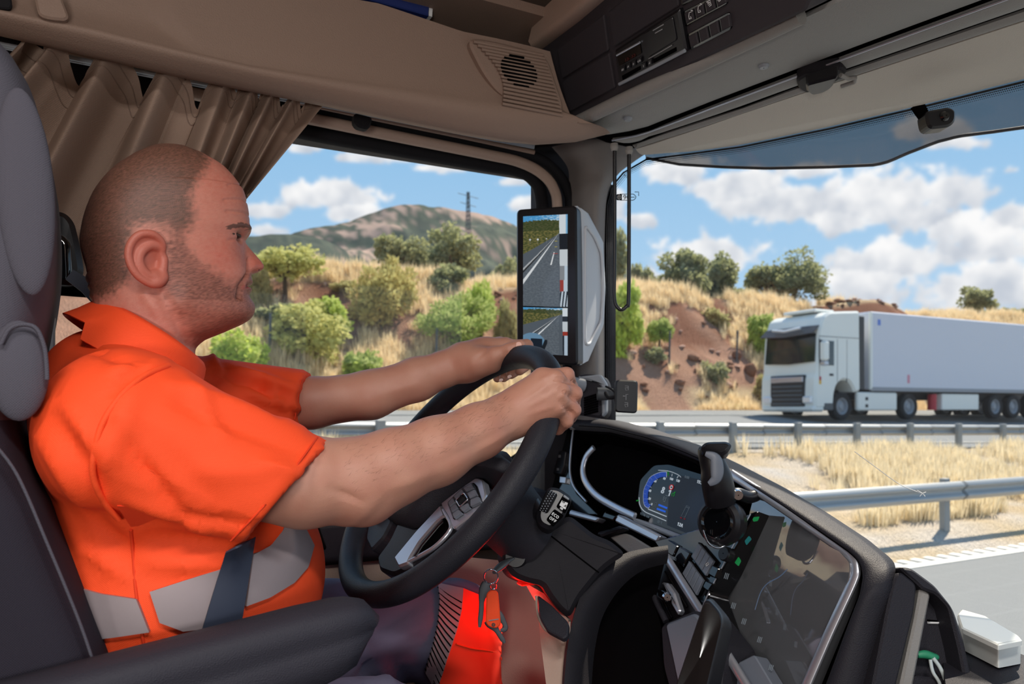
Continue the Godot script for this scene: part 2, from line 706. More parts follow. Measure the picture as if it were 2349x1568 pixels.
# ---------------------------------------------------------------- sky and materials
func sky_picture(w: int) -> ImageTexture:
	var h := w / 2
	var im := Image.create_empty(w, h, false, Image.FORMAT_RGBF)
	var n1 := FastNoiseLite.new()
	n1.seed = 3
	n1.frequency = 1.0
	n1.fractal_octaves = 5
	n1.fractal_gain = 0.55
	var n2 := FastNoiseLite.new()
	n2.seed = 11
	n2.frequency = 1.0
	n2.fractal_octaves = 3
	# banks of cumulus as the photograph shows them: x, y, half width, half height of each heap
	var heaps := [[1700, 430, 130, 60], [1790, 470, 170, 65], [2010, 470, 200, 95], [2170, 440, 130, 60], [1930, 510, 120, 50], [1560, 400, 100, 40], [2050, 600, 190, 60],
		[2250, 560, 150, 80], [2280, 660, 200, 90], [2000, 660, 160, 70], [1620, 590, 150, 60], [1470, 510, 40, 25], [1400, 470, 45, 60], [740, 450, 150, 45], [610, 485, 60, 25],
		[810, 490, 80, 30], [700, 340, 60, 16], [610, 530, 50, 18], [870, 360, 120, 18], [1010, 385, 80, 16], [1215, 470, 45, 26], [2190, 330, 90, 20], [2130, 300, 120, 40],
		[1180, 420, 50, 14], [1560, 650, 120, 40], [2320, 500, 60, 40], [2320, 390, 14, 7], [1850, 395, 90, 26]]
	for j in h:
		var el := (0.5 - (j + 0.5) / h) * PI
		for i in w:
			var ph := ((i + 0.5) / w - 0.25) * TAU
			var dir := Vector3(cos(ph) * cos(el), sin(el), sin(ph) * cos(el))
			if el < -0.02:
				im.set_pixel(i, j, Color(0.36, 0.31, 0.25))
				continue
			var up := clampf(dir.y, 0.0, 1.0)
			var base := Color(0.60, 0.79, 0.95).lerp(Color(0.22, 0.50, 0.82), clampf(pow(up * 2.3, 0.75), 0.0, 1.0))
			base = base.lerp(Color(0.07, 0.22, 0.52), clampf((up - 0.35) * 1.4, 0.0, 1.0))
			var t := dir.dot(DF)
			var dens := -1.0
			var hgt := 0.5
			var p := Vector2(-9999, -9999)
			if t > 0.3:
				p = Vector2(CX + F * dir.dot(DR) / t, HY - F * dir.y / t)
			var big := n1.get_noise_3dv(dir * 11.0 + Vector3(0, dir.y * 12.0, 0))
			var fine := n1.get_noise_3dv(dir * 34.0)
			var inside := smoothstep(150.0, 450.0, p.x) * (1.0 - smoothstep(2400.0, 2700.0, p.x)) * smoothstep(-100.0, 250.0, p.y)
			if inside > 0.0:
				for b in heaps:
					var e := Vector2((p.x - b[0]) / b[2], (p.y - b[1]) / b[3])
					if absf(e.x) > 1.6 or absf(e.y) > 1.8:
						continue
					if e.y > 0:
						e.y *= 1.35
					var q := 1.0 - e.length()
					if q > dens:
						dens = q
						hgt = clampf(0.5 - e.y * 0.5, 0.0, 1.0)
				dens = dens + big * 0.45 + fine * 0.55
			if inside < 1.0:
				dens = lerpf(big * 1.5 + fine * 0.6 - 0.08 - absf(up - 0.25) * 0.3, maxf(dens, -1.0), inside)
				hgt = lerpf(clampf(0.55 + big, 0.0, 1.0), hgt, inside)
			var a := smoothstep(0.0, 0.30, dens)
			if a > 0.0:
				var sh := clampf(0.62 + (hgt - 0.5) * 0.75 - dens * 0.22 + n2.get_noise_3dv(dir * 26.0) * 0.75, 0.0, 1.0)
				var cl := Color(0.58, 0.63, 0.71).lerp(Color(1.0, 1.0, 1.0), sh)
				base = base.lerp(cl, a)
			im.set_pixel(i, j, base)
	return ImageTexture.create_from_image(im)


func noise_tex(freq: float, oct: int, size := 512, kind := FastNoiseLite.TYPE_SIMPLEX_SMOOTH, sd := 1) -> NoiseTexture2D:
	var n := FastNoiseLite.new()
	n.noise_type = kind
	n.frequency = freq
	n.fractal_octaves = oct
	n.seed = sd
	var t := NoiseTexture2D.new()
	t.width = size
	t.height = size
	t.seamless = true
	t.noise = n
	return t


func mat(called: String, col: Color, rough := 0.6, metal := 0.0, spec := 0.5) -> StandardMaterial3D:
	var m := StandardMaterial3D.new()
	m.resource_name = called
	m.albedo_color = col
	m.roughness = rough
	m.metallic = metal
	m.metallic_specular = spec
	M[called] = m
	return m

func relief(m: StandardMaterial3D, t: Texture2D, scale: float, cm: float) -> void:
	m.uv1_triplanar = true
	m.uv1_world_triplanar = true
	m.uv1_scale = Vector3.ONE * scale
	m.heightmap_enabled = true
	m.heightmap_texture = t
	m.heightmap_scale = cm

func hexc(s: String) -> Color:
	return Color(s)


func weave() -> ImageTexture:
	var im := Image.create_empty(64, 64, false, Image.FORMAT_RGB8)
	for y in 64:
		for x in 64:
			var a := sin(TAU * (x + y) / 8.0) * 0.25 + sin(TAU * (x - y) / 8.0) * 0.25
			var q := 0.5 + a
			im.set_pixel(x, y, Color(q, q, q))
	return ImageTexture.create_from_image(im)


func materials() -> void:
	var grain := noise_tex(0.06, 3, 512, FastNoiseLite.TYPE_SIMPLEX_SMOOTH, 5)
	var pores := noise_tex(0.09, 2, 512, FastNoiseLite.TYPE_CELLULAR, 8)
	var cloth := weave()
	relief(mat("grey_trim", Color("8f8c88"), 0.75), grain, 9.0, 0.06)
	relief(mat("header_grey", Color("93928f"), 0.8), grain, 9.0, 0.05)
	relief(mat("visor_tan", Color("c2bbb1"), 0.85), grain, 9.0, 0.04)
	relief(mat("beige_trim", Color("8c7567"), 0.7), grain, 9.0, 0.05)
	relief(mat("beige_light", Color("a89081"), 0.6), grain, 9.0, 0.04)
	relief(mat("pillar_grey", Color("7d7774"), 0.75), grain, 9.0, 0.05)
	relief(mat("dark_trim", Color("242226"), 0.62), pores, 14.0, 0.05)
	relief(mat("dash_skin", Color("2c2b31"), 0.55), pores, 14.0, 0.06)
	relief(mat("wheel_leather", Color("26262c"), 0.42), pores, 18.0, 0.05)
	relief(mat("carpet", Color("2a2426"), 0.95), grain, 30.0, 0.2)
	relief(mat("console_face", Color("3c383c"), 0.6), pores, 20.0, 0.03)
	mat("black_plastic", Color("17161a"), 0.35)
	mat("matt_black", Color("0b0a0b"), 0.85)
	mat("piano_black", Color("08090c"), 0.08, 0.0, 0.9)
	mat("rubber", Color("1b1a1d"), 0.75)
	mat("satin_silver", Color("c6cad4"), 0.32, 0.75)
	mat("chrome", Color("dfe2e8"), 0.12, 1.0)
	mat("grey_plastic", Color("8f949b"), 0.5)
	mat("housing_grey", Color("c3c6cc"), 0.5)
	mat("button_grey", Color("6f7580"), 0.45)
	mat("print_white", Color("e6e6e6"), 0.6)
	mat("print_grey", Color("a5a5a8"), 0.6)
	mat("red_glow_plastic", Color("b8281c"), 0.5)
	var sc := mat("screen_glass", Color("30343c"), 0.03, 0.0, 0.9)
	sc.metallic = 0.62
	sc.albedo_color = Color("8d8f94")
	mat("screen_black", Color("040507"), 0.12, 0.0, 0.6)
	relief(mat("seat_cloth", Color("4c4a54"), 0.9), cloth, 50.0, 0.05)
	relief(mat("seat_dark", Color("2a2730"), 0.9), cloth, 50.0, 0.05)
	relief(mat("armrest_skin", Color("302f37"), 0.6), pores, 14.0, 0.05)
	var cu := mat("curtain_cloth", Color("9a8272"), 0.85)
	relief(cu, cloth, 40.0, 0.05)
	cu.backlight_enabled = true
	cu.backlight = Color(0.12, 0.10, 0.08)
	var sh := mat("orange_shirt", Color("fb4e1a"), 0.75)
	relief(sh, cloth, 60.0, 0.03)
	mat("orange_dark", Color("e03a0c"), 0.8)
	relief(mat("silver_tape", Color("938789"), 0.5, 0.15), cloth, 110.0, 0.015)
	relief(mat("trousers", Color("605e73"), 0.9), cloth, 60.0, 0.03)
	mat("orange_trousers", Color("ff3818"), 0.85)
	mat("strap", Color("2d3445"), 0.6)
	var sk := mat("skin", Color.WHITE, 0.5)
	sk.vertex_color_use_as_albedo = true
	relief(sk, noise_tex(0.05, 4, 512, FastNoiseLite.TYPE_SIMPLEX_SMOOTH, 21), 22.0, 0.018)
	var pane := mat("pane", Color(0.92, 0.97, 1.0, 0.03), 0.0, 0.0, 0.35)
	pane.transparency = BaseMaterial3D.TRANSPARENCY_ALPHA
	var smoke := mat("smoked_visor", Color(0.012, 0.06, 0.15, 0.80), 0.05, 0.0, 0.4)
	smoke.transparency = BaseMaterial3D.TRANSPARENCY_ALPHA
	for k in ["dark_trim", "dash_skin", "wheel_leather", "console_face", "matt_black", "rubber", "carpet", "seat_dark", "armrest_skin"]:
		M[k].metallic_specular = 0.3
	M["matt_black"].specular_mode = BaseMaterial3D.SPECULAR_DISABLED
	# outdoors
	var v := mat("vertex", Color.WHITE, 0.95)
	v.vertex_color_use_as_albedo = true
	v.metallic_specular = 0.2
	var soil := mat("soil", Color.WHITE, 1.0, 0.0, 0.1)
	soil.vertex_color_use_as_albedo = true
	relief(soil, noise_tex(0.03, 5, 512, FastNoiseLite.TYPE_SIMPLEX_SMOOTH, 31), 0.9, 12.0)
	var tar := mat("asphalt", Color("8d9091"), 0.95, 0.0, 0.2)
	relief(tar, noise_tex(0.2, 3, 512, FastNoiseLite.TYPE_SIMPLEX, 41), 1.3, 0.6)
	mat("road_paint", Color("efece2"), 0.8)
	relief(mat("rock", Color("a07b68"), 0.95, 0.0, 0.15), noise_tex(0.02, 5, 512, FastNoiseLite.TYPE_SIMPLEX_SMOOTH, 51), 1.2, 9.0)
	mat("galvanised", Color("a2a6a8"), 0.45, 0.5)
	mat("galvanised_post", Color("8f9496"), 0.55, 0.3)
	mat("lorry_white", Color("e6e9e4"), 0.3)
	mat("trailer_white", Color("cdd1dc"), 0.4)
	mat("lorry_dark", Color("23262b"), 0.4)
	mat("lorry_glass", Color("2a3438"), 0.08, 0.0, 0.8)
	mat("tyre", Color("1d1d1f"), 0.85)
	mat("lorry_red", Color("b32435"), 0.4)
	mat("lamp_glass", Color("e8ecf0"), 0.1, 0.2)
	mat("bark", Color("5b4a3c"), 0.95)
	var cols := {"leaf_dark": "7c7f66", "leaf_olive": "8f8e70", "leaf_yellow": "c6c074", "leaf_green": "9fb04e", "leaf_bright": "bccb50", "leaf_gold": "c4ae69", "leaf_grey": "93937a", "leaf_brown": "a89365"}
	for k in cols:
		var l := mat(k, Color(cols[k]), 0.8, 0.0, 0.25)
		l.backlight_enabled = true
		l.backlight = Color(0.62, 0.64, 0.46)
	var g := mat("dry_grass", Color("ead5ae"), 0.9, 0.0, 0.15)
	g.backlight_enabled = true
	g.backlight = Color(0.85, 0.80, 0.68)
	g = mat("grass_mid", Color("e2d8bf"), 0.9, 0.0, 0.15)
	g.backlight_enabled = true
	g.backlight = Color(0.85, 0.80, 0.68)
	mat("steel_dark", Color("5b5f63"), 0.6, 0.4)


func glow(called: String, col: Color, energy: float) -> StandardMaterial3D:
	if M.has(called):
		return M[called]
	var m := mat(called, Color(0.02, 0.02, 0.02), 0.4)
	m.emission_enabled = true
	m.emission = col
	m.emission_energy_multiplier = energy
	return m


# ---------------------------------------------------------------- the land outside; x ahead, L metres to the left of the eye
var crest := []      # [x, height of the bank's top above the eye]

func make_crest() -> void:
	for q in [[300, 655], [560, 650], [700, 632], [850, 642], [1000, 655], [1100, 660], [1250, 655], [1400, 665], [1500, 672], [1620, 690], [1720, 695], [1850, 700], [1920, 690], [1965, 681], [2030, 688], [2090, 722], [2200, 735], [2349, 740]]:
		var p := onz(q[0], q[1], -30.0)
		crest.append([p.x, p.y - EYE.y])

func road_far(x: float, l: float) -> float:
	return lerpf(-0.885 - 0.0213 * (x - 14.1), -0.171 - 0.0034 * (x - 9.0), (l - 14.5) / 7.5)

var land_noise := FastNoiseLite.new()

func land(x: float, l: float) -> float:
	if l < 7.4:
		return -2.2
	if l < 8.2:
		return lerpf(-2.2, -1.97, (l - 7.4) / 0.8)
	var rx := clampf(x, -30.0, 120.0)
	var a := road_far(rx, 13.6)
	if l < 13.6:
		return lerpf(-1.97, a - 0.04, smoothstep(8.2, 13.4, l)) + land_noise.get_noise_2d(x * 6, l * 6) * 0.06
	if l < 22.8:
		return road_far(rx, l)
	var b := road_far(rx, 22.8)
	var top := interp(crest, rx)
	var t := clampf((l - 23.6) / 6.4, 0.0, 1.0)
	var n := land_noise.get_noise_2d(x, l * 1.3)
	var steps := land_noise.get_noise_2d(x * 2.7 + 50, l * 2.7) * 0.5
	var q := lerpf(b - 0.1, top, pow(t, 0.85)) + (n * 0.9 + steps * 0.7) * sin(clampf(t, 0.0, 1.0) * PI) * 0.8
	if l > 30.0:
		q = top + (l - 30.0) * 0.012 + land_noise.get_noise_2d(x * 0.5, l * 0.5) * 0.5 - (l - 30.0) * (l - 30.0) * 0.0006
	return q

func spot(x: float, y: float, l: float) -> Vector3:      # the point of the land at that distance to the left, in the pixel column x
	var p := onz(x, y, -l)
	return Vector3(p.x, EYE.y + land(p.x, l), -l)


var bank: Node3D

func ground() -> void:
	make_crest()
	land_noise.seed = 5
	land_noise.frequency = 0.11
	land_noise.fractal_octaves = 4
	var earth := Color("b28e7a").srgb_to_linear()
	var dark := Color("8d6654").srgb_to_linear()
	var straw := Color("dcc7a4").srgb_to_linear()
	var white := Color("dfd8cf").srgb_to_linear()
	var mb := MB.new()
	var xs := []
	var x := -26.0
	while x < 110.0:
		xs.append(x)
		x += 0.45 if x < 62.0 else 1.2
	var ls := []
	var l := 22.8
	while l < 70.0:
		ls.append(l)
		l += 0.35 if l < 32.0 else (1.0 if l < 40.0 else 5.0)
	var rows := []
	for q in ls:
		var line := PackedVector3Array()
		for s in xs:
			line.append(Vector3(s, EYE.y + land(s, q), -q))
		rows.append(line)
	rows.reverse()
	mb.grid(rows)
	for p in mb.v:
		var n := land_noise.get_noise_2d(p.x * 3.1 + 9, p.z * 3.1)
		var t := clampf((-p.z - 23.6) / 6.4, 0.0, 1.0)
		var east := smoothstep(13.0, 17.0, p.x)                    # the eroded part that the windscreen shows: dark red above, pale below
		var c := earth.lerp(dark, clampf(0.5 + n * 2.0 + east * (1.1 * smoothstep(0.40, 0.6, t) - 0.55), 0.0, 1.0))
		var grassy := smoothstep(-0.05, 0.25, land_noise.get_noise_2d(p.x * 1.4, p.z * 1.4 + 70) + (0.35 if t > 0.93 else -0.02) + (0.25 if t < 0.35 and p.x < 14.0 else 0.0) + (0.2 if t < 0.1 else 0.0) - (0.30 * east if t > 0.12 and t < 0.92 else 0.0))
		mb.c.append(c.lerp(straw, grassy))
	bank = struct("hill_bank", "red earth bank with dry grass beyond the far carriageway", mb, M.soil)
	# our carriageway, the median, the far carriageway
	mb = MB.new()
	mb.box(Transform3D(Basis(), Vector3(40, -0.15, 4.0)), Vector3(160, 0.3, 22.9))
	struct("road", "grey asphalt carriageway the lorry drives on", mb, M.asphalt)
	mb = MB.new()
	rows = []
	for k in 18:
		var q := 13.9 - 6.6 * k / 17.0
		var line := PackedVector3Array()
		for s in 110:
			var sx := -24.0 + s * 0.9
			line.append(Vector3(sx, EYE.y + land(sx, q), -q))
		rows.append(line)
	mb.grid(rows)
	for p in mb.v:
		var n := land_noise.get_noise_2d(p.x * 4.0, p.z * 4.0 + 31)
		mb.c.append(white.lerp(straw, clampf(0.55 + n * 1.6, 0.0, 1.0)))
	struct("ground_median", "stony median strip with dry grass between the two crash barriers", mb, M.soil)
	mb = MB.new()
	rows = []
	for k in 2:
		var q := 22.9 - 9.2 * k
		var line := PackedVector3Array()
		for s in 16:
			var sx := -30.0 + s * 10.0
			line.append(Vector3(sx, EYE.y + road_far(clampf(sx, -30, 120), q) + 0.02, -q))
		rows.append(line)
	mb.slab(rows, 0.2)
	struct("road_far", "grey asphalt of the oncoming carriageway", mb, M.asphalt)
	paint_line("road_marking_near", "white edge line beside our lane", -7.0, 0.16, func(_x): return -2.2)
	paint_line("road_marking_median", "white inner edge line of the oncoming carriageway", -14.6, 0.18, func(q): return road_far(q, 14.6) + 0.02)
	paint_line("road_marking_outer", "white outer edge line of the oncoming carriageway", -21.3, 0.2, func(q): return road_far(q, 21.3) + 0.02)
	# short ridges of the rumble strip beside our edge line
	mb = MB.new()
	for k in 60:
		var q := 6.0 + k * 0.3
		mb.box(Transform3D(Basis(), Vector3(q, 0.004, -7.25)), Vector3(0.14, 0.012, 0.28), 0.004)
	tag(obj("rumble_strip", mb, M.road_paint), "", "", "", "structure")
	mountains()


func paint_line(called: String, label: String, z: float, w: float, f: Callable) -> void:
	var mb := MB.new()
	var rows := [PackedVector3Array(), PackedVector3Array()]
	for s in 41:
		var x := -20.0 + s * 3.0
		var y: float = EYE.y + f.call(x) + 0.012
		rows[0].append(Vector3(x, y, z - w * 0.5))
		rows[1].append(Vector3(x, y, z + w * 0.5))
	mb.slab(rows, 0.01)
	struct(called, label, mb, M.road_paint)


func mountains() -> void:
	var nz := FastNoiseLite.new()
	nz.seed = 17
	nz.frequency = 0.02
	nz.fractal_octaves = 5
	var scrub := Color("5d6459").srgb_to_linear()
	var scrub2 := Color("4a534e").srgb_to_linear()
	var stone := Color("b49c8e").srgb_to_linear()
	# outline of the ridges in the photograph, as heights at their distance
	for m in [["mountain", "grey green mountain with bare pinkish rock near its broad top", 900.0, [[-300, 800], [100, 690], [300, 640], [560, 560], [640, 540], [720, 522], [800, 508], [850, 490], [900, 474], [950, 470], [1000, 476], [1060, 484], [1110, 490], [1170, 515], [1250, 545], [1400, 590], [1600, 700], [1900, 850]], 0.5],
			["mountain", "darker scrubby foothill lower down before the mountain", 620.0, [[-300, 700], [100, 600], [300, 560], [480, 548], [590, 540], [640, 536], [700, 540], [760, 556], [820, 590], [870, 620], [950, 640], [1080, 640], [1180, 620], [1300, 640], [1500, 720], [1800, 860]], 0.2]]:
		var mb := MB.new()
		var dist: float = m[2]
		var table: Array = m[3]
		var rows := []
		var w := 190
		var dep := 60
		for r in dep:
			var f := 1.0 - float(r) / (dep - 1)            # 1 at the ridge, 0 at the foot
			var line := PackedVector3Array()
			for k in w:
				var x := -200.0 + 2150.0 * k / (w - 1)
				var top := at(x, interp(table, x), dist)
				var p := EYE + ray(x, HY) * (dist * (0.45 + 0.55 * f))
				var hgt := (top.y - EYE.y)
				var e := nz.get_noise_2d(p.x * 0.35, p.z * 0.35)
				var g := absf(nz.get_noise_2d(p.x * 0.13 + 40, p.z * 0.13))
				p.y = EYE.y + hgt * (pow(f, 1.35) + e * 0.16 * sin(f * PI) - g * 0.35 * sin(f * PI)) - 6.0 * (1.0 - f) + nz.get_noise_2d(p.x, p.z) * dist * 0.004
				line.append(p)
			rows.append(line)
		mb.grid(rows)
		for p in mb.v:
			var n := nz.get_noise_2d(p.x * 0.5, p.y * 1.2 + p.z * 0.2)
			var s := nz.get_noise_2d(p.x * 5.0, p.z * 5.0 + p.y * 3.0)
			var high := clampf((p.y - EYE.y) / (dist * 0.25), 0.0, 1.0)
			var bare := smoothstep(0.0, 0.3, n + (high - 0.80) * 1.3 * float(m[4]) * 2.0 + s * 0.7 - 0.14)
			mb.c.append(scrub.lerp(scrub2, clampf(0.5 + s * 2.2, 0.0, 1.0)).lerp(stone, bare))
		struct(m[0], m[1], mb, M.vertex)


# ---------------------------------------------------------------- the cab: walls, ceiling, openings
func boxm(mb: MB, lo: Vector3, hi: Vector3, bev := 0.0) -> void:      # measured from the eye
	mb.box(Transform3D(Basis(), EYE + (lo + hi) * 0.5), hi - lo, bev)


func cab_shell() -> void:
	var mb := MB.new()
	boxm(mb, Vector3(-1.35, 0.98, -1.75), Vector3(1.5, 1.05, 0.85))
	struct("ceiling", "cab roof lining", mb, M.beige_trim)
	mb = MB.new()
	boxm(mb, Vector3(-1.35, -1.25, -1.72), Vector3(1.5, -1.17, 0.82))
	struct("floor", "dark cab floor mat", mb, M.carpet)
	mb = MB.new()
	boxm(mb, Vector3(-1.38, -1.2, -1.75), Vector3(-1.3, 1.0, 0.85))
	struct("wall_rear", "rear wall of the cab behind the seat", mb, M.beige_trim)
	mb = MB.new()
	boxm(mb, Vector3(-1.3, -1.2, 0.76), Vector3(-0.35, 1.0, 0.84))
	boxm(mb, Vector3(-0.35, -1.2, 0.76), Vector3(1.0, -0.12, 0.84))
	boxm(mb, Vector3(-0.35, 0.6, 0.76), Vector3(1.0, 1.0, 0.84))
	boxm(mb, Vector3(1.0, -1.2, 0.76), Vector3(1.16, 1.0, 0.84))
	struct("wall_right", "passenger side wall of the cab", mb, M.beige_trim)
	# driver's side: body panels round the window
	mb = MB.new()
	boxm(mb, Vector3(-0.35, 0.58, -1.75), Vector3(1.2, 1.0, -1.70))
	boxm(mb, Vector3(0.985, -1.2, -1.75), Vector3(1.2, 0.58, -1.68))
	struct("wall_left", "driver side wall of the cab round the door window", mb, M.dark_trim)
	mb = MB.new()
	boxm(mb, Vector3(-1.3, -1.2, -1.75), Vector3(-0.35, 1.0, -1.70))
	struct("wall_left_rear", "driver side wall behind the door", mb, M.beige_trim)
	# door below the window
	mb = MB.new()
	boxm(mb, Vector3(-0.34, -1.15, -1.75), Vector3(0.98, -0.215, -1.69))
	var door := struct("door_1", "driver door below the side window, beige lower panel under a dark armrest", mb, M.beige_light)
	mb = MB.new()
	var pr := []
	for q in [[-0.208, -1.74], [-0.198, -1.70], [-0.203, -1.64], [-0.222, -1.615], [-0.26, -1.605], [-0.305, -1.60], [-0.325, -1.61], [-0.33, -1.68]]:
		var line := PackedVector3Array()
		for k in 14:
			line.append(rel(-0.33 + k * 0.1, q[0], q[1]))
		pr.append(line)
	mb.grid(pr)
	obj("armrest_trim", mb, M.dash_skin, door)
	mb = MB.new()
	mb.plate(rounded(zs([[690, 1196], [730, 1198], [752, 1262], [700, 1252]], -1.596), 0.01), Vector3(0, 0, 1), 0.02, 0.003)
	obj("speaker_cover", mb, M.matt_black, door)
	mb = MB.new()
	mb.plate(rounded(zs([[690, 1275], [850, 1285], [1200, 1300], [1200, 1420], [690, 1372]], -1.625), 0.01), Vector3(0, 0, 1), 0.06, 0.01)
	obj("door_pocket", mb, M.beige_light, door)
	mb = MB.new()
	mb.tube(zs([[785, 1290], [790, 1318], [812, 1330]], -1.60), 0.008, 8)
	obj("door_handle", mb, M.satin_silver, door)

	# the window: seals as swept profiles, and the pane
	mb = MB.new()
	mb.grid([PackedVector3Array([rel(-0.40, 0.60, -1.70), rel(1.0, 0.60, -1.70)]), PackedVector3Array([rel(-0.40, -0.22, -1.70), rel(1.0, -0.22, -1.70)])])
	var win := struct("window_1", "driver side window pane", mb, M.pane)
	mb = MB.new()
	mb.tube(spl(zs([[400, 232], [560, 270], [700, 303], [860, 333], [1000, 358], [1120, 379], [1185, 390], [1222, 410], [1241, 450], [1244, 560], [1244, 960]], -1.668), 60), 0.0165, 8)
	obj("rubber_seal", mb, M.rubber, win)
	mb = MB.new()
	mb.tube(spl(zs([[400, 205], [560, 240], [735, 277], [900, 311], [1000, 331], [1120, 355], [1190, 371], [1240, 396], [1270, 432], [1279, 490], [1280, 700], [1280, 960]], -1.63), 60), 0.0125, 10)
	obj("window_trim", mb, M.beige_light, win)
	mb = MB.new()
	mb.tube(spl(zs([[400, 190], [560, 222], [740, 257], [900, 290], [1060, 322], [1215, 356], [1270, 388], [1303, 440], [1308, 520], [1308, 960]], -1.645), 60), 0.013, 8)
	obj("outer_seal", mb, M.rubber, win)
	mb = MB.new()
	mb.tube(zs([[100, 110], [440, 182], [745, 247], [900, 280], [1060, 313], [1225, 349]], -1.60), 0.0055, 8)
	obj("trim_strip", mb, M.beige_trim, win)

	# overhead panel above the window: face, chamfer, lip
	mb = MB.new()
	var c := lin(zs([[-150, -150], [0, -140], [200, -100], [400, -70], [560, -40], [740, -15], [870, 8], [960, 38], [1060, 72], [1140, 88], [1210, 104], [1262, 118]], -1.36), 60)
	var b := lin(zs([[-150, -12], [0, 20], [200, 58], [400, 108], [560, 145], [740, 172], [900, 192], [1060, 214], [1160, 225], [1240, 238], [1285, 252], [1316, 282]], -1.355), 60)
	var a := lin(zs([[-150, 42], [0, 74], [200, 121], [400, 167], [560, 200], [740, 236], [900, 270], [1060, 303], [1160, 320], [1240, 328], [1330, 322], [1400, 305]], -1.385), 60)
	var rows := []
	for r in 9:                                     # face, with the shallow step that runs up from the curtain
		var t := r / 8.0
		var line := PackedVector3Array()
		for k in 60:
			var p := c[k].lerp(b[k], t)
			var q := px(p)
			var edge := 350.0 + 95.0 * clampf((q.y) / 125.0, 0.0, 1.0)
			p.z -= 0.012 * (1.0 - smoothstep(edge - 12.0, edge + 14.0, q.x)) * smoothstep(1.0, 0.75, t)
			p.z -= 0.006 * sin(t * PI)
			line.append(p)
		rows.append(line)
	for r in 7:
		var t := (r + 1) / 7.0
		var line := PackedVector3Array()
		for k in 60:
			var p := b[k].lerp(a[k], t)
			p.z += 0.02 * sin(t * PI)
			line.append(p)
		rows.append(line)
	var lip := PackedVector3Array()
	for k in 60:
		lip.append(a[k] + Vector3(0, 0.002, -0.02))
	rows.append(lip)
	var lip2 := PackedVector3Array()
	for k in 60:
		lip2.append(Vector3(a[k].x, a[k].y + 0.13, -1.70))
	rows.append(lip2)
	mb.grid(rows)
	var upper := struct("wall_left_upper", "beige overhead panel above the driver's window", mb, M.beige_trim)
	# shelf above it: floor, back and side
	mb = MB.new()
	boxm(mb, Vector3(-1.3, 0.93, -1.74), Vector3(1.0, 0.975, -1.45))
	mb.slab([PackedVector3Array([rel(-0.9, 0.80, -1.69), rel(0.98, 0.80, -1.69)]), PackedVector3Array([rel(-0.9, 0.81, -1.37), rel(0.98, 0.81, -1.37)])], 0.02)
	obj("shelf_floor", mb, M.beige_trim, upper)
	mb = MB.new()
	mb.plate(rounded(zs([[72, -40], [128, -40], [158, 38], [150, 46], [118, 44], [88, 36]], -1.338), 0.008), Vector3(0, 0, 1), 0.012, 0.003)
	obj("recess_panel", mb, M.beige_trim, upper)
	mb = MB.new()
	mb.plate(rounded(zs([[-40, -30], [22, -30], [28, 12], [22, 21], [-40, 14]], -1.345), 0.008), Vector3(0, 0, 1), 0.008, 0.002)
	obj("recess", mb, M.rubber, upper)
	speaker()
	curtain()
	pillar()


func speaker() -> void:
	var z := -1.352
	var g := thing("speaker_grille", "beige ribbed speaker grille in the overhead panel beside the console", "speaker", onz(1180, 180, z))
	var mb := MB.new()
	mb.plate(rounded(zs([[1068, 84], [1130, 92], [1210, 112], [1256, 128], [1300, 262], [1216, 244], [1150, 218], [1112, 170]], z + 0.004), 0.03, 6), Vector3(0, 0, 1), 0.03, 0.004)
	obj("grille_frame", mb, M.beige_trim, g)
	# ribs run along the panel; where they cross the round speaker they are cut by dark slots
	for k in 17:
		var t := k / 16.0
		var y0 := 96.0 + 142.0 * t
		var x0 := 1086.0 + 66.0 * t + 26.0 * sin(t * PI)
		var x1 := 1246.0 + 44.0 * t
		var slope := 0.19
		mb = MB.new()
		mb.tube(PackedVector3Array([onz(x0, y0, z + 0.006), onz((x0 + x1) / 2, y0 + (x1 - x0) * slope / 2, z + 0.007), onz(x1, y0 + (x1 - x0) * slope, z + 0.006)]), 0.0034, 6)
		obj("rib", mb, M.beige_trim, g)
	for k in 9:
		var q := (k - 4) / 4.4
		var half := 41.0 * sqrt(1.0 - q * q)
		var cx := 1190.0 + q * 6.0
		var cy := 163.0 + q * 37.0
		mb = MB.new()
		mb.tube(PackedVector3Array([onz(cx - half, cy - half * 0.19, z + 0.0085), onz(cx + half, cy + half * 0.19, z + 0.0085)]), 0.0026, 6)
		obj("slot", mb, M.matt_black, g)


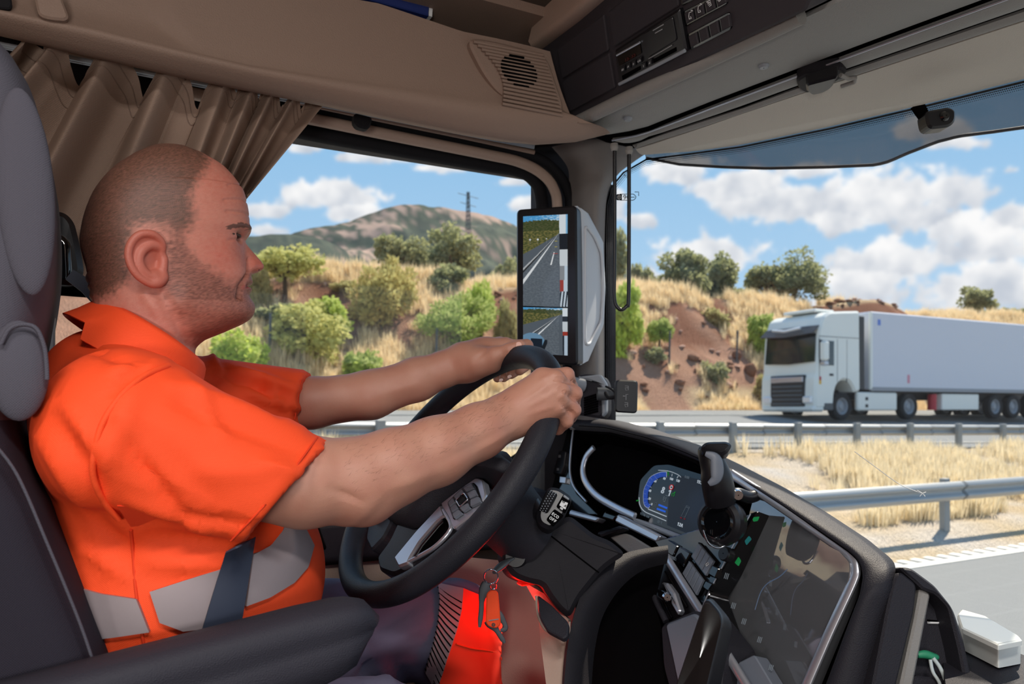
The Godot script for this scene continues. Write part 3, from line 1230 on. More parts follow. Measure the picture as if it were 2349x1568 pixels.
func curtain() -> void:
	# folds gather towards the hooks on the right and fan out down to the left
	var top := spl(zs([[-60, 100], [20, 150], [75, 97], [112, 108], [150, 112], [163, 150], [178, 184], [198, 184], [214, 130], [240, 118], [272, 118], [300, 140], [318, 165], [331, 214], [346, 182], [372, 150], [396, 146], [424, 162], [441, 186], [450, 236], [462, 240], [478, 190], [500, 170], [526, 178], [545, 205], [558, 190], [582, 196], [596, 225], [612, 196], [637, 200], [648, 240], [664, 222], [684, 222], [697, 258], [712, 224], [740, 243]], -1.475), 400)
	var bot := spl(zs([[-700, 640], [-430, 660], [-330, 690], [-240, 700], [-150, 700], [-100, 705], [-40, 700], [10, 700], [50, 690], [120, 680], [190, 660], [240, 640], [290, 620], [330, 600], [360, 590], [395, 575], [425, 560], [450, 545], [470, 530], [500, 510], [524, 492], [545, 475], [562, 458]], -1.52), 400)
	var knots := [-60.0, 20.0, 60.0, 95.0, 130.0, 190.0, 258.0, 331.0, 390.0, 456.0, 520.0, 550.0, 580.0, 603.0, 631.0, 652.0, 675.0, 702.0, 741.0]
	knots = [-60.0] + knots
	var rows := []
	for r in 46:
		var v := r / 45.0
		var line := PackedVector3Array()
		for k in 400:
			var x0 := px(top[k]).x
			var f := 0.5
			for j in knots.size() - 1:
				if x0 >= knots[j] and x0 < knots[j + 1]:
					f = (x0 - knots[j]) / (knots[j + 1] - knots[j])
					f = 0.5 + 0.5 * cos(PI * f) if j % 2 else 0.5 - 0.5 * cos(PI * f)
			var p := top[k].lerp(bot[k], pow(v, 0.9))
			var deep := 0.075 if x0 < 430.0 else 0.05
			p.z += (pow(f, 1.5) - 0.4) * deep * (0.75 + 0.45 * sin(v * PI)) + sin(k * 0.043 + v * 4.0) * 0.010 * v
			line.append(p)
		rows.append(line)
	var mb := MB.new()
	mb.slab(rows, 0.002)
	var cu := thing("curtain", "brown pleated side curtain drawn back from the driver window and hung from hooks", "curtain", onz(300, 300, -1.47))
	obj("drape", mb, M.curtain_cloth, cu)
	for seam in [0.035, 0.075]:
		mb = MB.new()
		var a := PackedVector3Array()
		for k in range(6, 396, 2):
			var fr: float = seam * 45.0
			a.append(rows[int(fr)][k].lerp(rows[int(fr) + 1][k], fr - int(fr)) + Vector3(0, 0, 0.0008))
		mb.tube(a, 0.0008, 4)
		obj("hem_stitching", mb, M.beige_trim, cu)
	mb = MB.new()
	mb.tube(zs([[-60, 90], [440, 186], [560, 210], [715, 231], [900, 269], [1060, 301], [1225, 334]], -1.55), 0.0045, 8)
	mb.tube(zs([[-60, 96], [440, 193], [560, 217], [715, 238], [900, 275], [1060, 307], [1225, 339]], -1.56), 0.003, 6)
	var rail := obj("curtain_rail", mb, M.grey_plastic)
	tag(rail, "slim grey double curtain rail under the beige overhead panel", "rail")
	mb = MB.new()
	mb.plate(rounded(zs([[814, 258], [855, 268], [852, 288], [844, 296], [822, 291], [813, 280]], -1.54), 0.006), Vector3(0, 0, 1), 0.02, 0.004)
	tag(obj("curtain_clip", mb, M.rubber), "small dark clip hanging from the curtain rail over the window", "clip")


func pillar() -> void:
	var mb := MB.new()
	var table := [[[1262, 333], [1330, 322], [1400, 318], [1482, 352]], [[1300, 380], [1345, 372], [1388, 368], [1450, 374]], [[1306, 420], [1352, 408], [1388, 398], [1416, 402]], [[1308, 470], [1350, 462], [1374, 456], [1393, 448]], [[1308, 560], [1346, 560], [1370, 560], [1387, 560]], [[1308, 760], [1346, 760], [1370, 760], [1387, 760]], [[1308, 985], [1346, 985], [1370, 985], [1387, 985]]]
	var zz := [-1.64, -1.57, -1.55, -1.585]
	var cols := []
	for k in 4:
		var a := PackedVector3Array()
		for r in table:
			a.append(onz(r[k][0], r[k][1], zz[k]))
		cols.append(spl(a, 36))
	var rows := []
	for r in 36:
		rows.append(spl(PackedVector3Array([cols[0][r], cols[1][r], cols[2][r], cols[3][r]]), 14))
	mb.slab(rows, 0.012)
	struct("trim_pillar", "grey windscreen pillar between door window and windscreen", mb, M.pillar_grey)


# ---------------------------------------------------------------- overhead console, header, windscreen
var CN := Vector3(-0.866, -0.5, 0.0)
var CC := -1.10

func con(a: Array, off := 0.0) -> PackedVector3Array:
	return ps(a, CN, CC + off)

func conplate(a: Array, off: float, th: float, bev := 0.002, r := 0.004) -> MB:
	var mb := MB.new()
	mb.plate(rounded(con(a, off), r, 3), CN, th, bev)
	return mb


func cab_front() -> void:
	var cons := thing("overhead_console", "black overhead console with blank covers and switches above the windscreen", "console", onp(1500, 150, CN, CC))
	obj("console_body", conplate([[1238, 118], [1308, 292], [1560, 160], [1846, 26], [1866, -20], [1800, -160], [1420, -160]], 0.0, 0.10, 0.004), M.console_face, cons)
	obj("blank_cover", conplate([[1278, 112], [1384, 33], [1395, 116], [1289, 182]], 0.006, 0.01), M.console_face, cons)
	obj("blank_cover", conplate([[1290, 187], [1396, 121], [1410, 202], [1301, 261]], 0.006, 0.01), M.console_face, cons)
	obj("blank_cover", conplate([[1395, 27], [1460, -25], [1548, -70], [1556, 15], [1407, 109]], 0.006, 0.01), M.console_face, cons)
	# rows of four switches, each row in a dark frame
	for rw in [[[1565, 27], [1662, -22], [1669, 9], [1571, 62]], [[1574, 80], [1672, 27], [1678, 66], [1582, 116]], [[1556, -25], [1650, -72], [1657, -30], [1563, 14]]]:
		var fr := obj("switch_row", conplate(rw, 0.003, 0.006, 0.001), M.piano_black, cons)
		var q := con(rw, 0.007)
		for k in 4:
			var m := MB.new()
			var t0 := (k + 0.12) / 4.0
			var t1 := (k + 0.90) / 4.0
			m.plate(PackedVector3Array([q[0].lerp(q[1], t0).lerp(q[3].lerp(q[2], t0), 0.14), q[0].lerp(q[1], t1).lerp(q[3].lerp(q[2], t1), 0.14), q[0].lerp(q[1], t1).lerp(q[3].lerp(q[2], t1), 0.86), q[0].lerp(q[1], t0).lerp(q[3].lerp(q[2], t0), 0.86)]), CN, 0.006, 0.0015)
			obj("button", m, M.console_face, fr)
	# symbols on the upper row: two loop arrows, a lamp, a lamp
	var sym := MB.new()
	for s in [[1583, 37], [1604, 22]]:
		sym.tube(con([[s[0] + 3, s[1] - 10], [s[0] - 2, s[1] - 8], [s[0] - 3, s[1]], [s[0] - 2, s[1] + 7], [s[0] + 3, s[1] + 5], [s[0] + 1, s[1] + 1]], 0.0085), 0.0007, 5)
		sym.tube(con([[s[0] + 2, s[1] - 13], [s[0] + 6, s[1] - 12]], 0.0085), 0.0009, 5)
	sym.tube(con([[1621, 5], [1629, 0], [1629, 6], [1621, 5]], 0.0085), 0.0007, 5)
	for k in 3:
		sym.tube(con([[1623 + k * 2, 9 + k * 3], [1630 + k, 5 + k * 3]], 0.0085), 0.0007, 5)
		sym.tube(con([[1645 + k * 2, 0 + k * 2], [1651 + k, -4 + k * 2]], 0.0085), 0.0007, 5)
	obj("switch_symbols", sym, M.print_white, cons)
	var mb := MB.new()
	mb.tube(spl(ys([[1316, 284], [1440, 224], [1560, 168], [1700, 102], [1838, 36]], 0.604), 30), 0.0135, 10)
	obj("lower_edge", mb, M.grey_trim, cons)

	tachograph()

	# beige bulkhead left of the console
	mb = MB.new()
	mb.slab([con([[1225, 40], [1380, -110], [1450, -160]], 0.0), con([[1212, 95], [1300, 25], [1400, -60]], 0.03), con([[1222, 112], [1312, 40], [1420, -50]], 0.028), con([[1234, 120], [1330, 48], [1440, -45]], 0.0)], 0.03)
	struct("trim_bulkhead", "rounded beige trim between the shelf and the console", mb, M.beige_light)

	# header underside: panels between seams
	var s0 := [[1316, 296], [1440, 238], [1600, 160], [1840, 44], [2100, -78], [2420, -226]]
	var s1 := [[1398, 308], [1470, 296], [1540, 268], [1640, 229], [1980, 100], [2420, -62]]
	var s1b := [[1404, 322], [1474, 308], [1544, 282], [1640, 245], [1980, 118], [2420, -42]]
	var s2 := [[1470, 322], [1502, 306], [1600, 276], [1700, 243], [1829, 196], [2420, -6]]
	var s2b := [[1462, 330], [1510, 312], [1600, 283], [1700, 250], [1829, 203], [2420, 3]]
	var s3 := [[1455, 338], [1480, 330], [1600, 293], [1700, 258], [1843, 210], [2420, 22]]
	var s3b := [[1458, 342], [1490, 333], [1600, 297], [1700, 262], [1843, 214], [2420, 27]]
	var s4 := [[1482, 354], [1590, 347], [1700, 332], [1900, 291], [2100, 244], [2420, 163]]
	head_panel("trim_header", "grey underside of the overhead console", s0, 0.612, s1, 0.610, M.header_grey)
	head_panel("trim_header_strip", "narrow grey header strip between two seams", s1b, 0.606, s2, 0.605, M.header_grey)
	head_panel("trim_header_lower", "narrow grey strip before the sun blind", s2b, 0.603, s3, 0.602, M.header_grey)
	head_panel("sun_blind", "tan grey folded roller sun blind along the top of the windscreen", s3b, 0.600, s4, 0.597, M.visor_tan, true)
	mb = MB.new()
	mb.slab([lin(ys([[1330, 300], [1840, 60], [2420, -210], [3600, -900]], 0.628), 20), lin(ys([[1390, 326], [1500, 350], [1700, 322], [2420, 153], [3600, -40]], 0.628), 20)], 0.05)
	struct("trim_gap", "dark seams of the header", mb, M.matt_black)
	mb = MB.new()
	mb.tube(lin(ys(s1b, 0.603), 30), 0.0022, 6)
	struct("trim_chrome_line", "thin bright line along the header seam", mb, M.satin_silver)
	mb = MB.new()
	var brow := []
	for q in [1.0, 0.655, 0.65]:
		brow.append(PackedVector3Array([rel(1.0, q, -1.74), rel(1.13, q, -1.5), rel(1.29, q, -1.17), rel(1.46, q, -0.82), rel(1.53, q, -0.4), rel(1.52, q, 0.0), rel(1.38, q, 0.5), rel(1.1, q, 0.84)]))
	for k in 8:
		brow[2][k] = brow[2][k] - Vector3(0.1, 0, 0)
	mb.slab(brow, 0.02)
	boxm(mb, Vector3(1.3, -1.2, -1.74), Vector3(1.34, -0.46, 0.84))
	struct("wall_front", "front wall above and below the windscreen", mb, M.dark_trim)
	# two recessed screw caps
	for q in [[1752, 146], [1440, 268]]:
		var cap := thing("trim_cap", "round cap in a shallow recess of the header, nearer the %s" % ("console corner" if q[0] < 1500 else "sun blind latch"), "cap", ony(q[0], q[1], 0.61), "caps in the header")
		mb = MB.new()
		mb.plate(rounded(ys([[q[0] - 18, q[1] + 2], [q[0] + 8, q[1] - 9], [q[0] + 38, q[1] - 4], [q[0] + 6, q[1] + 12]], 0.6095), 0.01), Vector3.DOWN, 0.006, 0.002)
		obj("recess", mb, M.dark_trim, cap)
		mb = MB.new()
		mb.lathe([[0.001, -0.008], [0.007, -0.008], [0.0095, -0.004], [0.0095, 0.006]], Transform3D(Basis(), ony(q[0], q[1], 0.608)), 16)
		obj("cap_head", mb, M.grey_plastic, cap)
	# latch of the sun blind
	var latch := thing("blind_latch", "dark latch handle of the sun blind with its grip hanging down", "latch", ony(1890, 195, 0.60))
	mb = MB.new()
	mb.plate(rounded(ys([[1826, 186], [1850, 172], [1930, 156], [1945, 168], [1918, 190], [1850, 216], [1832, 206]], 0.592), 0.012), Vector3.DOWN, 0.02, 0.004)
	obj("latch_base", mb, M.dark_trim, latch)
	mb = MB.new()
	mb.plate(rounded(ys([[1848, 196], [1924, 176], [1908, 204], [1890, 214], [1862, 220], [1850, 212]], 0.572), 0.008), Vector3.DOWN, 0.02, 0.004)
	obj("grip", mb, M.black_plastic, latch)
	mb = MB.new()
	mb.tube(ys([[1928, 172], [1945, 180], [1962, 178], [1960, 188], [1930, 198]], 0.585), 0.004, 6)
	obj("latch_arm", mb, M.grey_trim, latch)

	windscreen()
	monitor()


func head_panel(called: String, label: String, a: Array, ya: float, b: Array, yb: float, m: Material, is_thing := false) -> void:
	var mb := MB.new()
	var pa := ys(a, ya)
	var qa := ys(b, yb)
	pa.append(Vector3(pa[-1].x + 0.02, pa[-1].y, 0.35))
	qa.append(Vector3(qa[-1].x + 0.03, qa[-1].y, 0.35))
	var p := lin(pa, 40)
	var q := lin(qa, 40)
	var rows := []
	for r in 6:
		var line := PackedVector3Array()
		for k in 40:
			line.append(p[k].lerp(q[k], r / 5.0) - Vector3(0, 0.006 * sin(PI * r / 5.0), 0))
		rows.append(line)
	mb.slab(rows, 0.008)
	if is_thing:
		tag(obj(called, mb, m), label, "sun blind")
	else:
		struct(called, label, mb, m)


func tachograph() -> void:
	var t := thing("tachograph", "black tachograph unit with small display, keys and paper drawer in the overhead console", "tachograph", onp(1490, 110, CN, CC))
	obj("housing", conplate([[1408, 116], [1556, 20], [1574, 118], [1419, 197]], 0.012, 0.02, 0.004), M.black_plastic, t)
	var disp := obj("display", conplate([[1415, 128], [1468, 98], [1472, 122], [1420, 152]], 0.0135, 0.004, 0.0005, 0.001), M.screen_black, t)
	var mb := MB.new()
	mb.tube(con([[1415, 127], [1468, 97]], 0.0145), 0.0022, 6)
	obj("display_edge", mb, M.satin_silver, disp)
	var g := glow("display_red", Color(0.5, 0.16, 0.14), 0.12)
	var r := con([[1420, 140], [1466, 114]], 0.0)
	text("display_text", "15:35", 0.011, onp(1445, 131, CN, CC + 0.0142), r[1] - r[0], Vector3.UP, g, disp, true)
	var drawer := obj("paper_drawer", conplate([[1476, 78], [1542, 38], [1552, 92], [1487, 132]], 0.0145, 0.006, 0.001), M.black_plastic, t)
	mb = MB.new()
	mb.tube(con([[1498, 70], [1522, 56]], 0.0155), 0.0009, 5)
	mb.tube(con([[1503, 76], [1519, 67]], 0.0155), 0.0009, 5)
	mb.tube(con([[1488, 135], [1541, 104]], 0.0145), 0.0008, 5)
	obj("drawer_lines", mb, M.print_grey, drawer)
	var keys := [[1428, 159, "M"], [1441, 152, "A"], [1453, 146, "V"], [1466, 139, "OK"], [1476, 151, "1"], [1490, 143, "2"]]
	for k in keys:
		var m := MB.new()
		m.plate(rounded(con([[k[0] - 5, k[1] - 5], [k[0] + 4, k[1] - 9], [k[0] + 5, k[1] + 4], [k[0] - 4, k[1] + 9]], 0.0165), 0.001, 2), CN, 0.005, 0.001)
		var key := obj("key", m, M.black_plastic, t)
		text("key_legend", k[2], 0.0075, onp(k[0], k[1], CN, CC + 0.0168), r[1] - r[0], Vector3.UP, M.print_grey, key)
	obj("card_slot", conplate([[1426, 174], [1468, 151], [1469, 160], [1428, 184]], 0.0135, 0.004, 0.0005, 0.001), M.matt_black, t)
	obj("card_slot", conplate([[1498, 136], [1550, 108], [1551, 118], [1500, 145]], 0.0135, 0.004, 0.0005, 0.001), M.matt_black, t)
	mb = MB.new()
	mb.tube(con([[1421, 193], [1500, 153], [1571, 116]], 0.0125), 0.0035, 6)
	obj("lower_rim", mb, M.grey_plastic, t)


func windscreen() -> void:
	var top := spl(PackedVector3Array([rel(1.07, 0.60, -1.66), rel(1.147, 0.60, -1.487), rel(1.30, 0.6, -1.17), rel(1.475, 0.60, -0.825), rel(1.55, 0.6, -0.4), rel(1.54, 0.6, 0.0), rel(1.40, 0.6, 0.5), rel(1.12, 0.6, 0.8)]), 40)
	var rows := []
	for r in 7:
		var line := PackedVector3Array()
		for p in top:
			line.append(p + Vector3(0.13 * r / 6.0, -0.78 * r / 6.0, 0))
		rows.append(line)
	var mb := MB.new()
	mb.grid(rows)
	var win := struct("window_2", "wide curved windscreen pane", mb, M.pane)
	# printed black border and the dots that fade from it
	var path := PackedVector3Array()
	for q in [[1389, 985], [1389, 700], [1389, 520], [1391, 470], [1402, 430]]:
		path.append(onz(q[0], q[1], -1.585))
	for q in [[1430, 396], [1482, 366]]:
		path.append(ony(q[0], q[1], 0.575))
	for q in [[1590, 352], [1700, 337], [1900, 296], [2100, 249], [2420, 170]]:
		path.append(ony(q[0], q[1], 0.592))
	var fine := lin(path, 480)
	mb = MB.new()
	mb.tube(fine, 0.0024, 6, false, 0.3, Vector3(-0.6, 0, 0.8))
	obj("black_border", mb, M.matt_black, win)
	var dots := MB.new()
	for k in 480:
		var p := fine[k]
		var along := (fine[mini(k + 1, 479)] - fine[maxi(k - 1, 0)]).normalized()
		var out := along.cross(Vector3(-0.5, 0, 0.86)).normalized()
		if out.dot(DR - Vector3.UP) < 0:
			out = -out
		for j in 3:
			var s: float = [0.0015, 0.0012, 0.0008][j]
			var c := p + out * (0.0052 + j * 0.0040) + along * (0.5 if j % 2 else 0.0) * 0.004
			var a := along * s
			var b := out * s
			var m := c + Vector3(-0.5, 0, 0.86) * 0.0006
			for q in 6:
				var a0 := TAU * q / 6
				var a1 := TAU * (q + 1) / 6
				dots.tri(m, m + a * cos(a0) + b * sin(a0), m + a * cos(a1) + b * sin(a1))
	tag(obj("border_dots", dots, M.matt_black, win), "", "", "", "stuff")
	# printed mark in the corner of the pane: a pill with a round symbol and 90
	mb = MB.new()
	mb.tube(lin(ts([[1422, 445, 1.80], [1454, 445, 1.80], [1460, 452, 1.80], [1454, 459, 1.80], [1422, 459, 1.80], [1416, 452, 1.80], [1422, 445, 1.80]]), 24), 0.0008, 4)
	mb.tube(ts([[1407, 446, 1.80], [1407, 440, 1.80], [1414, 440, 1.80]]), 0.0008, 4)
	mb.tube(ts([[1456, 440, 1.80], [1465, 440, 1.80], [1465, 449, 1.80]]), 0.0008, 4)
	mb.tube(ts([[1447, 452, 1.80], [1456, 452, 1.80]]), 0.0008, 4)
	mb.plate(rounded(ts([[1414, 445, 1.80], [1427, 445, 1.80], [1427, 459, 1.80], [1414, 459, 1.80]]), 0.003), -DF, 0.0006)
	var mark := obj("printed_mark", mb, M.matt_black, win)
	mb = MB.new()
	var ring := PackedVector3Array()
	for k in 12:
		ring.append(at(1420.5 + cos(TAU * k / 12) * 4.2, 452 + sin(TAU * k / 12) * 4.2, 1.798))
	mb.tube(ring, 0.0007, 4, true)
	mb.tube(ts([[1420, 450, 1.798], [1420.5, 453, 1.798]]), 0.0014, 5)
	obj("mark_symbol", mb, M.print_white, mark)
	text("mark_number", "90", 0.014, at(1437, 452, 1.80), DR, Vector3.UP, M.matt_black, win)
	mb = MB.new()
	mb.tube(spl(ts([[1960, 1035, 1.40], [2010, 1072, 1.39], [2060, 1108, 1.385], [2095, 1124, 1.38], [2116, 1131, 1.38]]), 24), 0.0006, 4)
	for q in [[2104, 1124], [2124, 1128], [2122, 1138], [2110, 1138]]:
		mb.tube(ts([[2116, 1131, 1.38], [q[0], q[1], 1.38]]), 0.0007, 4)
	obj("dirt_streak", mb, M.print_white, win)
	# smoked outer visor
	mb = MB.new()
	var up := [[1470, 330], [1590, 322], [1700, 305], [1900, 262], [2100, 214], [2420, 130]]
	var dn := [[1482, 362], [1560, 377], [1660, 383], [1760, 386], [1900, 383], [2010, 378], [2040, 370], [2080, 352], [2150, 325], [2200, 312], [2280, 302], [2420, 282]]
	var a := PackedVector3Array()
	var b := PackedVector3Array()
	for q in up:
		a.append(at(q[0], q[1], 2.13 - (q[0] - 1470) * 0.00048))
	for q in dn:
		b.append(at(q[0], q[1], 2.16 - (q[0] - 1470) * 0.00048))
	a = lin(a, 60)
	b = lin(b, 60)
	rows = []
	for r in 4:
		var line := PackedVector3Array()
		for k in 60:
			line.append(a[k].lerp(b[k], r / 3.0))
		rows.append(line)
	mb.grid(rows)
	var vis := thing("outer_visor", "dark blue smoked sun visor outside along the top of the windscreen", "visor", at(1900, 330, 1.95))
	obj("visor_pane", mb, M.smoked_visor, vis)
	mb = MB.new()
	mb.tube(b, 0.004, 6)
	obj("visor_edge", mb, M.black_plastic, vis)
	# camera housing on the pane
	var cam := thing("windscreen_camera", "black camera housing on a bracket behind the top of the windscreen", "camera", at(2140, 265, 1.42))
	mb = MB.new()
	mb.plate(rounded(ts([[2122, 254, 1.40], [2178, 244, 1.40], [2194, 252, 1.40], [2194, 276, 1.40], [2180, 290, 1.40], [2130, 296, 1.40]]), 0.012), -DF, 0.03, 0.004)
	obj("camera_body", mb, M.black_plastic, cam)
	mb = MB.new()
	mb.plate(ts([[2096, 243, 1.415], [2124, 237, 1.415], [2136, 262, 1.415], [2134, 296, 1.415]]), -DF, 0.012, 0.003)
	obj("bracket", mb, M.matt_black, cam)
	mb = MB.new()
	mb.lathe([[0.001, 0.004], [0.006, 0.004], [0.009, 0.0], [0.009, -0.004]], frame(at(2168, 266, 1.398), -DF), 14)
	obj("lens", mb, M.piano_black, cam)
	# loop of black cord hanging before the pillar
	var loop := thing("pull_cord", "long black looped blind cord hanging from the header before the windscreen", "cord", at(1426, 520, 1.72))
	mb = MB.new()
	var u := ts([[1410, 344, 1.70], [1410, 500, 1.70], [1409, 640, 1.70], [1409, 680, 1.70], [1413, 700, 1.70], [1425, 710, 1.70], [1437, 702, 1.70], [1442, 682, 1.70], [1443, 500, 1.70], [1443, 350, 1.70]])
	mb.tube(spl(u, 60), 0.0042, 8)
	obj("cord", mb, M.black_plastic, loop)
	for q in [[1409, 338], [1443, 346]]:
		mb = MB.new()
		mb.lathe([[0.001, 0.008], [0.008, 0.008], [0.009, 0.0], [0.006, -0.008], [0.001, -0.008]], Transform3D(Basis(), at(q[0], q[1], 1.70)), 12)
		obj("cord_end", mb, M.grey_trim, loop)


func screen_picture() -> ImageTexture:
	# what the mirror camera shows: the road behind along our trailer, twice, the lower one wider
	var w := 204
	var h := 644
	var im := Image.create_empty(w, h, false, Image.FORMAT_RGB8)
	var nz := FastNoiseLite.new()
	nz.seed = 4
	nz.frequency = 0.06
	nz.fractal_octaves = 4
	for y in h:
		for x in w:
			var low := y > 424
			var yy := y if not low else y - 426
			var c: Color
			var hor := 118 if not low else 44
			var n := nz.get_noise_2d(x, y * 2.0)
			var ridge := (20.0 if not low else 6.0) + n * 8.0 + absf(x - 90) * 0.06
			if yy < ridge:
				c = Color("4f9fd8").lerp(Color("d7e6f2"), clampf(float(x) / w + n - 0.3, 0, 1))
			elif yy < hor * 0.6:
				c = Color("55583a").lerp(Color("3c4a2a"), clampf(0.5 + n * 2.0, 0, 1))
			elif yy < hor + (x * -0.55 + 60.0 if not low else x * -0.3 + 40.0):
				c = Color("7a7446").lerp(Color("4a5230"), clampf(0.5 + n * 2.5, 0, 1))
			else:
				c = Color("5a636c")
			# crash barrier and edge line running towards the vanishing point at the upper right
			var vx := 165.0
			var vy := 84.0 if not low else 34.0
			var k := (yy - vy) / maxf(vx - x, 1.0)
			if x < vx and yy > vy:
				var s := 0.86 if not low else 0.62
				if k < s * 1.28 and k > s * 1.12:
					c = Color("2c3033") if k > s * 1.2 else Color("b8bcbf")
				elif k >= s * 1.28:
					c = Color("5a636c").lerp(Color("6d767e"), clampf(n + 0.4, 0, 1))
					if k > s * 1.5 and k < s * 1.66:
						c = Color("e8ecee")
					elif k > s * 4.2 and k < s * 5.1 and yy > 170 and yy < 230 and not low:
						c = Color("e8ecee")
			# our own lorry along the right edge
			var e := 166.0 + (yy - 60) * 0.012 if not low else 180.0 + yy * 0.01
			if x > e:
				if not low:
					if yy < 88: c = Color("dfe8ee") if x < 196 else Color("7fb6dd")
					elif yy < 160: c = Color("20262e")
					elif yy < 235: c = Color("d5dde2")
					elif yy < 300: c = Color("8b8f93") if x < 190 else Color("c3d4e2")
					elif yy < 352: c = Color("a03b30") if x < 186 else Color("c3d4e2")
					else: c = Color("c9d6e2") if (x + yy / 9) % 14 > 5 else Color("232a33")
				else:
					if yy < 40: c = Color("dfe8ee")
					elif yy < 64: c = Color("232a33")
					elif yy < 110: c = Color("cdd6dc")
					elif yy < 128: c = Color("a03b30")
					else: c = Color("b9cbdb") if x > 188 else Color("232a33")
			# the car overtaking, in the lower picture
			if low:
				var q := Vector2((x - 42.0) / 62.0, (yy - 172.0) / 52.0)
				if q.length() < 1.0 and x < 112:
					c = Color("6d93b0")
					if q.y > -0.5 and q.x > -0.1 and q.x < 0.75:
						c = Color("1d2733")
				if x > 84 and x < 112 and yy > 150 and yy < 205 and absf((x - 98) + (yy - 178) * 0.4) < 9:
					c = Color("20262c")
			if y >= 422 and y <= 427:
				c = Color("0a0b0d")
			im.set_pixel(x, y, c)
	# two round signs and red distance marks
	for s in [[32, 110, Color("c9cdd2"), 5], [68, 110, Color("dfe3e6"), 5], [108, 108, Color("c9cdd2"), 3]]:
		for y in range(-8, 26):
			for x in range(-8, 9):
				var d := sqrt(x * x + y * y)
				if d < s[3]:
					im.set_pixel(s[0] + x, s[1] + y, s[2])
				elif x == 0 and y > 0 and y < 22:
					im.set_pixel(s[0], s[1] + y, Color("8b9094"))
	for k in range(138, 160):
		im.set_pixel(k, 177, Color("c03a30"))
		im.set_pixel(k, 178, Color("c03a30"))
	for q in [120, 146]:
		for k in range(146, 158):
			im.set_pixel(k, q, Color("d8c33a"))
			im.set_pixel(k, q + 1, Color("d8c33a"))
	return ImageTexture.create_from_image(im)


func monitor() -> void:
	var n := Vector3(-0.80, 0.0, 0.60)
	var right := Vector3(0.60, 0, 0.80)
	var pr := at(1323, 650, 1.70)
	var c := n.dot(pr - EYE)
	var mon := thing("mirror_monitor", "tall black mirror camera monitor with grey housing mounted on the windscreen pillar", "monitor", onp(1250, 838, n, c))
	var mb := MB.new()
	var face := ps([[1184, 480], [1322, 470], [1325, 838], [1184, 828]], n, c)
	mb.plate(rounded(face, 0.012, 5), n, 0.035, 0.004)
	obj("bezel", mb, M.black_plastic, mon)
	mb = MB.new()
	var s := ps([[1200, 496], [1302, 491], [1302, 815], [1200, 809]], n, c + 0.0015)
	mb.grid([PackedVector3Array([s[0], s[1]]), PackedVector3Array([s[3], s[2]])], false, false, true)
	var sm := mat("monitor_screen", Color(0.03, 0.03, 0.03), 0.15)
	sm.emission_enabled = true
	sm.emission = Color.WHITE
	sm.emission_operator = BaseMaterial3D.EMISSION_OP_MULTIPLY
	sm.emission_texture = screen_picture()
	sm.emission_energy_multiplier = 0.72
	obj("screen", mb, sm, mon)
	var lamp := OmniLight3D.new()
	lamp.name = "monitor_screen_light"
	lamp.position = onp(1250, 650, n, c + 0.08)
	lamp.light_color = Color(0.75, 0.85, 1.0)
	lamp.light_energy = 0.004
	lamp.omni_range = 4.0
	lamp.omni_attenuation = 2.0
	lamp.light_size = 0.1
	lamp.shadow_enabled = true
	add_child(lamp)
	# housing: from the bezel back to the pillar, with a sunk panel on its side
	mb = MB.new()
	var rows := []
	var near := [[1324, 476], [1325, 520], [1325, 650], [1325, 780], [1324, 838]]
	var far_ := [[1345, 492], [1384, 560], [1389, 660], [1385, 742], [1345, 826]]
	var cols0 := PackedVector3Array()
	var cols1 := PackedVector3Array()
	var cols2 := PackedVector3Array()
	var cols3 := PackedVector3Array()
	for k in 5:
		var p := onp(near[k][0], near[k][1], n, c - 0.02)
		var q := onp(far_[k][0], far_[k][1], Vector3(0.55, 0, 0.84), Vector3(0.55, 0, 0.84).dot(pr - EYE) - 0.012)
		cols0.append(p)
		cols1.append(p.lerp(q, 0.12) + Vector3(0.003, 0, 0.006))
		cols2.append(p.lerp(q, 0.88) + Vector3(0.004, 0, 0.006))
		cols3.append(q)
	for r in 30:
		var t := r / 29.0
		var a := [lin(cols0, 30)[r], lin(cols1, 30)[r], lin(cols2, 30)[r], lin(cols3, 30)[r]]
		rows.append(PackedVector3Array([a[0] - right * 0.2 if false else a[0], a[1], a[1].lerp(a[2], 0.5), a[2], a[3], a[3] + Vector3(0.02, 0, -0.16)]))
	mb.slab(rows, 0.004)
	mb.slab([PackedVector3Array([cols0[0] - right * 0.13, cols0[0]]), PackedVector3Array([cols3[0] - right * 0.1, cols3[0]])], 0.004)
	obj("housing", mb, M.housing_grey, mon)
	mb = MB.new()
	var n2 := Vector3(0.55, 0, 0.84)
	var c2 := n2.dot(pr - EYE)
	var sunk := rounded(ps([[1342, 516], [1362, 540], [1380, 580], [1384, 660], [1380, 735], [1352, 790], [1342, 788]], n2, c2), 0.015, 4)
	mb.tube(sunk, 0.0035, 6, true)
	obj("side_panel_rim", mb, M.housing_grey, mon)


# ---------------------------------------------------------------- dashboard
func dplate(a: Array, off: float, th: float, bev := 0.002, r := 0.006) -> MB:
	var mb := MB.new()
	mb.plate(rounded(dash(a, off), r, 4), DN, th, bev)
	return mb

func doff(a: Array) -> PackedVector3Array:       # [x, y, offset from the face of the dashboard]
	var o := PackedVector3Array()
	for q in a:
		o.append(onp(q[0], q[1], DN, DC + q[2]))
	return o


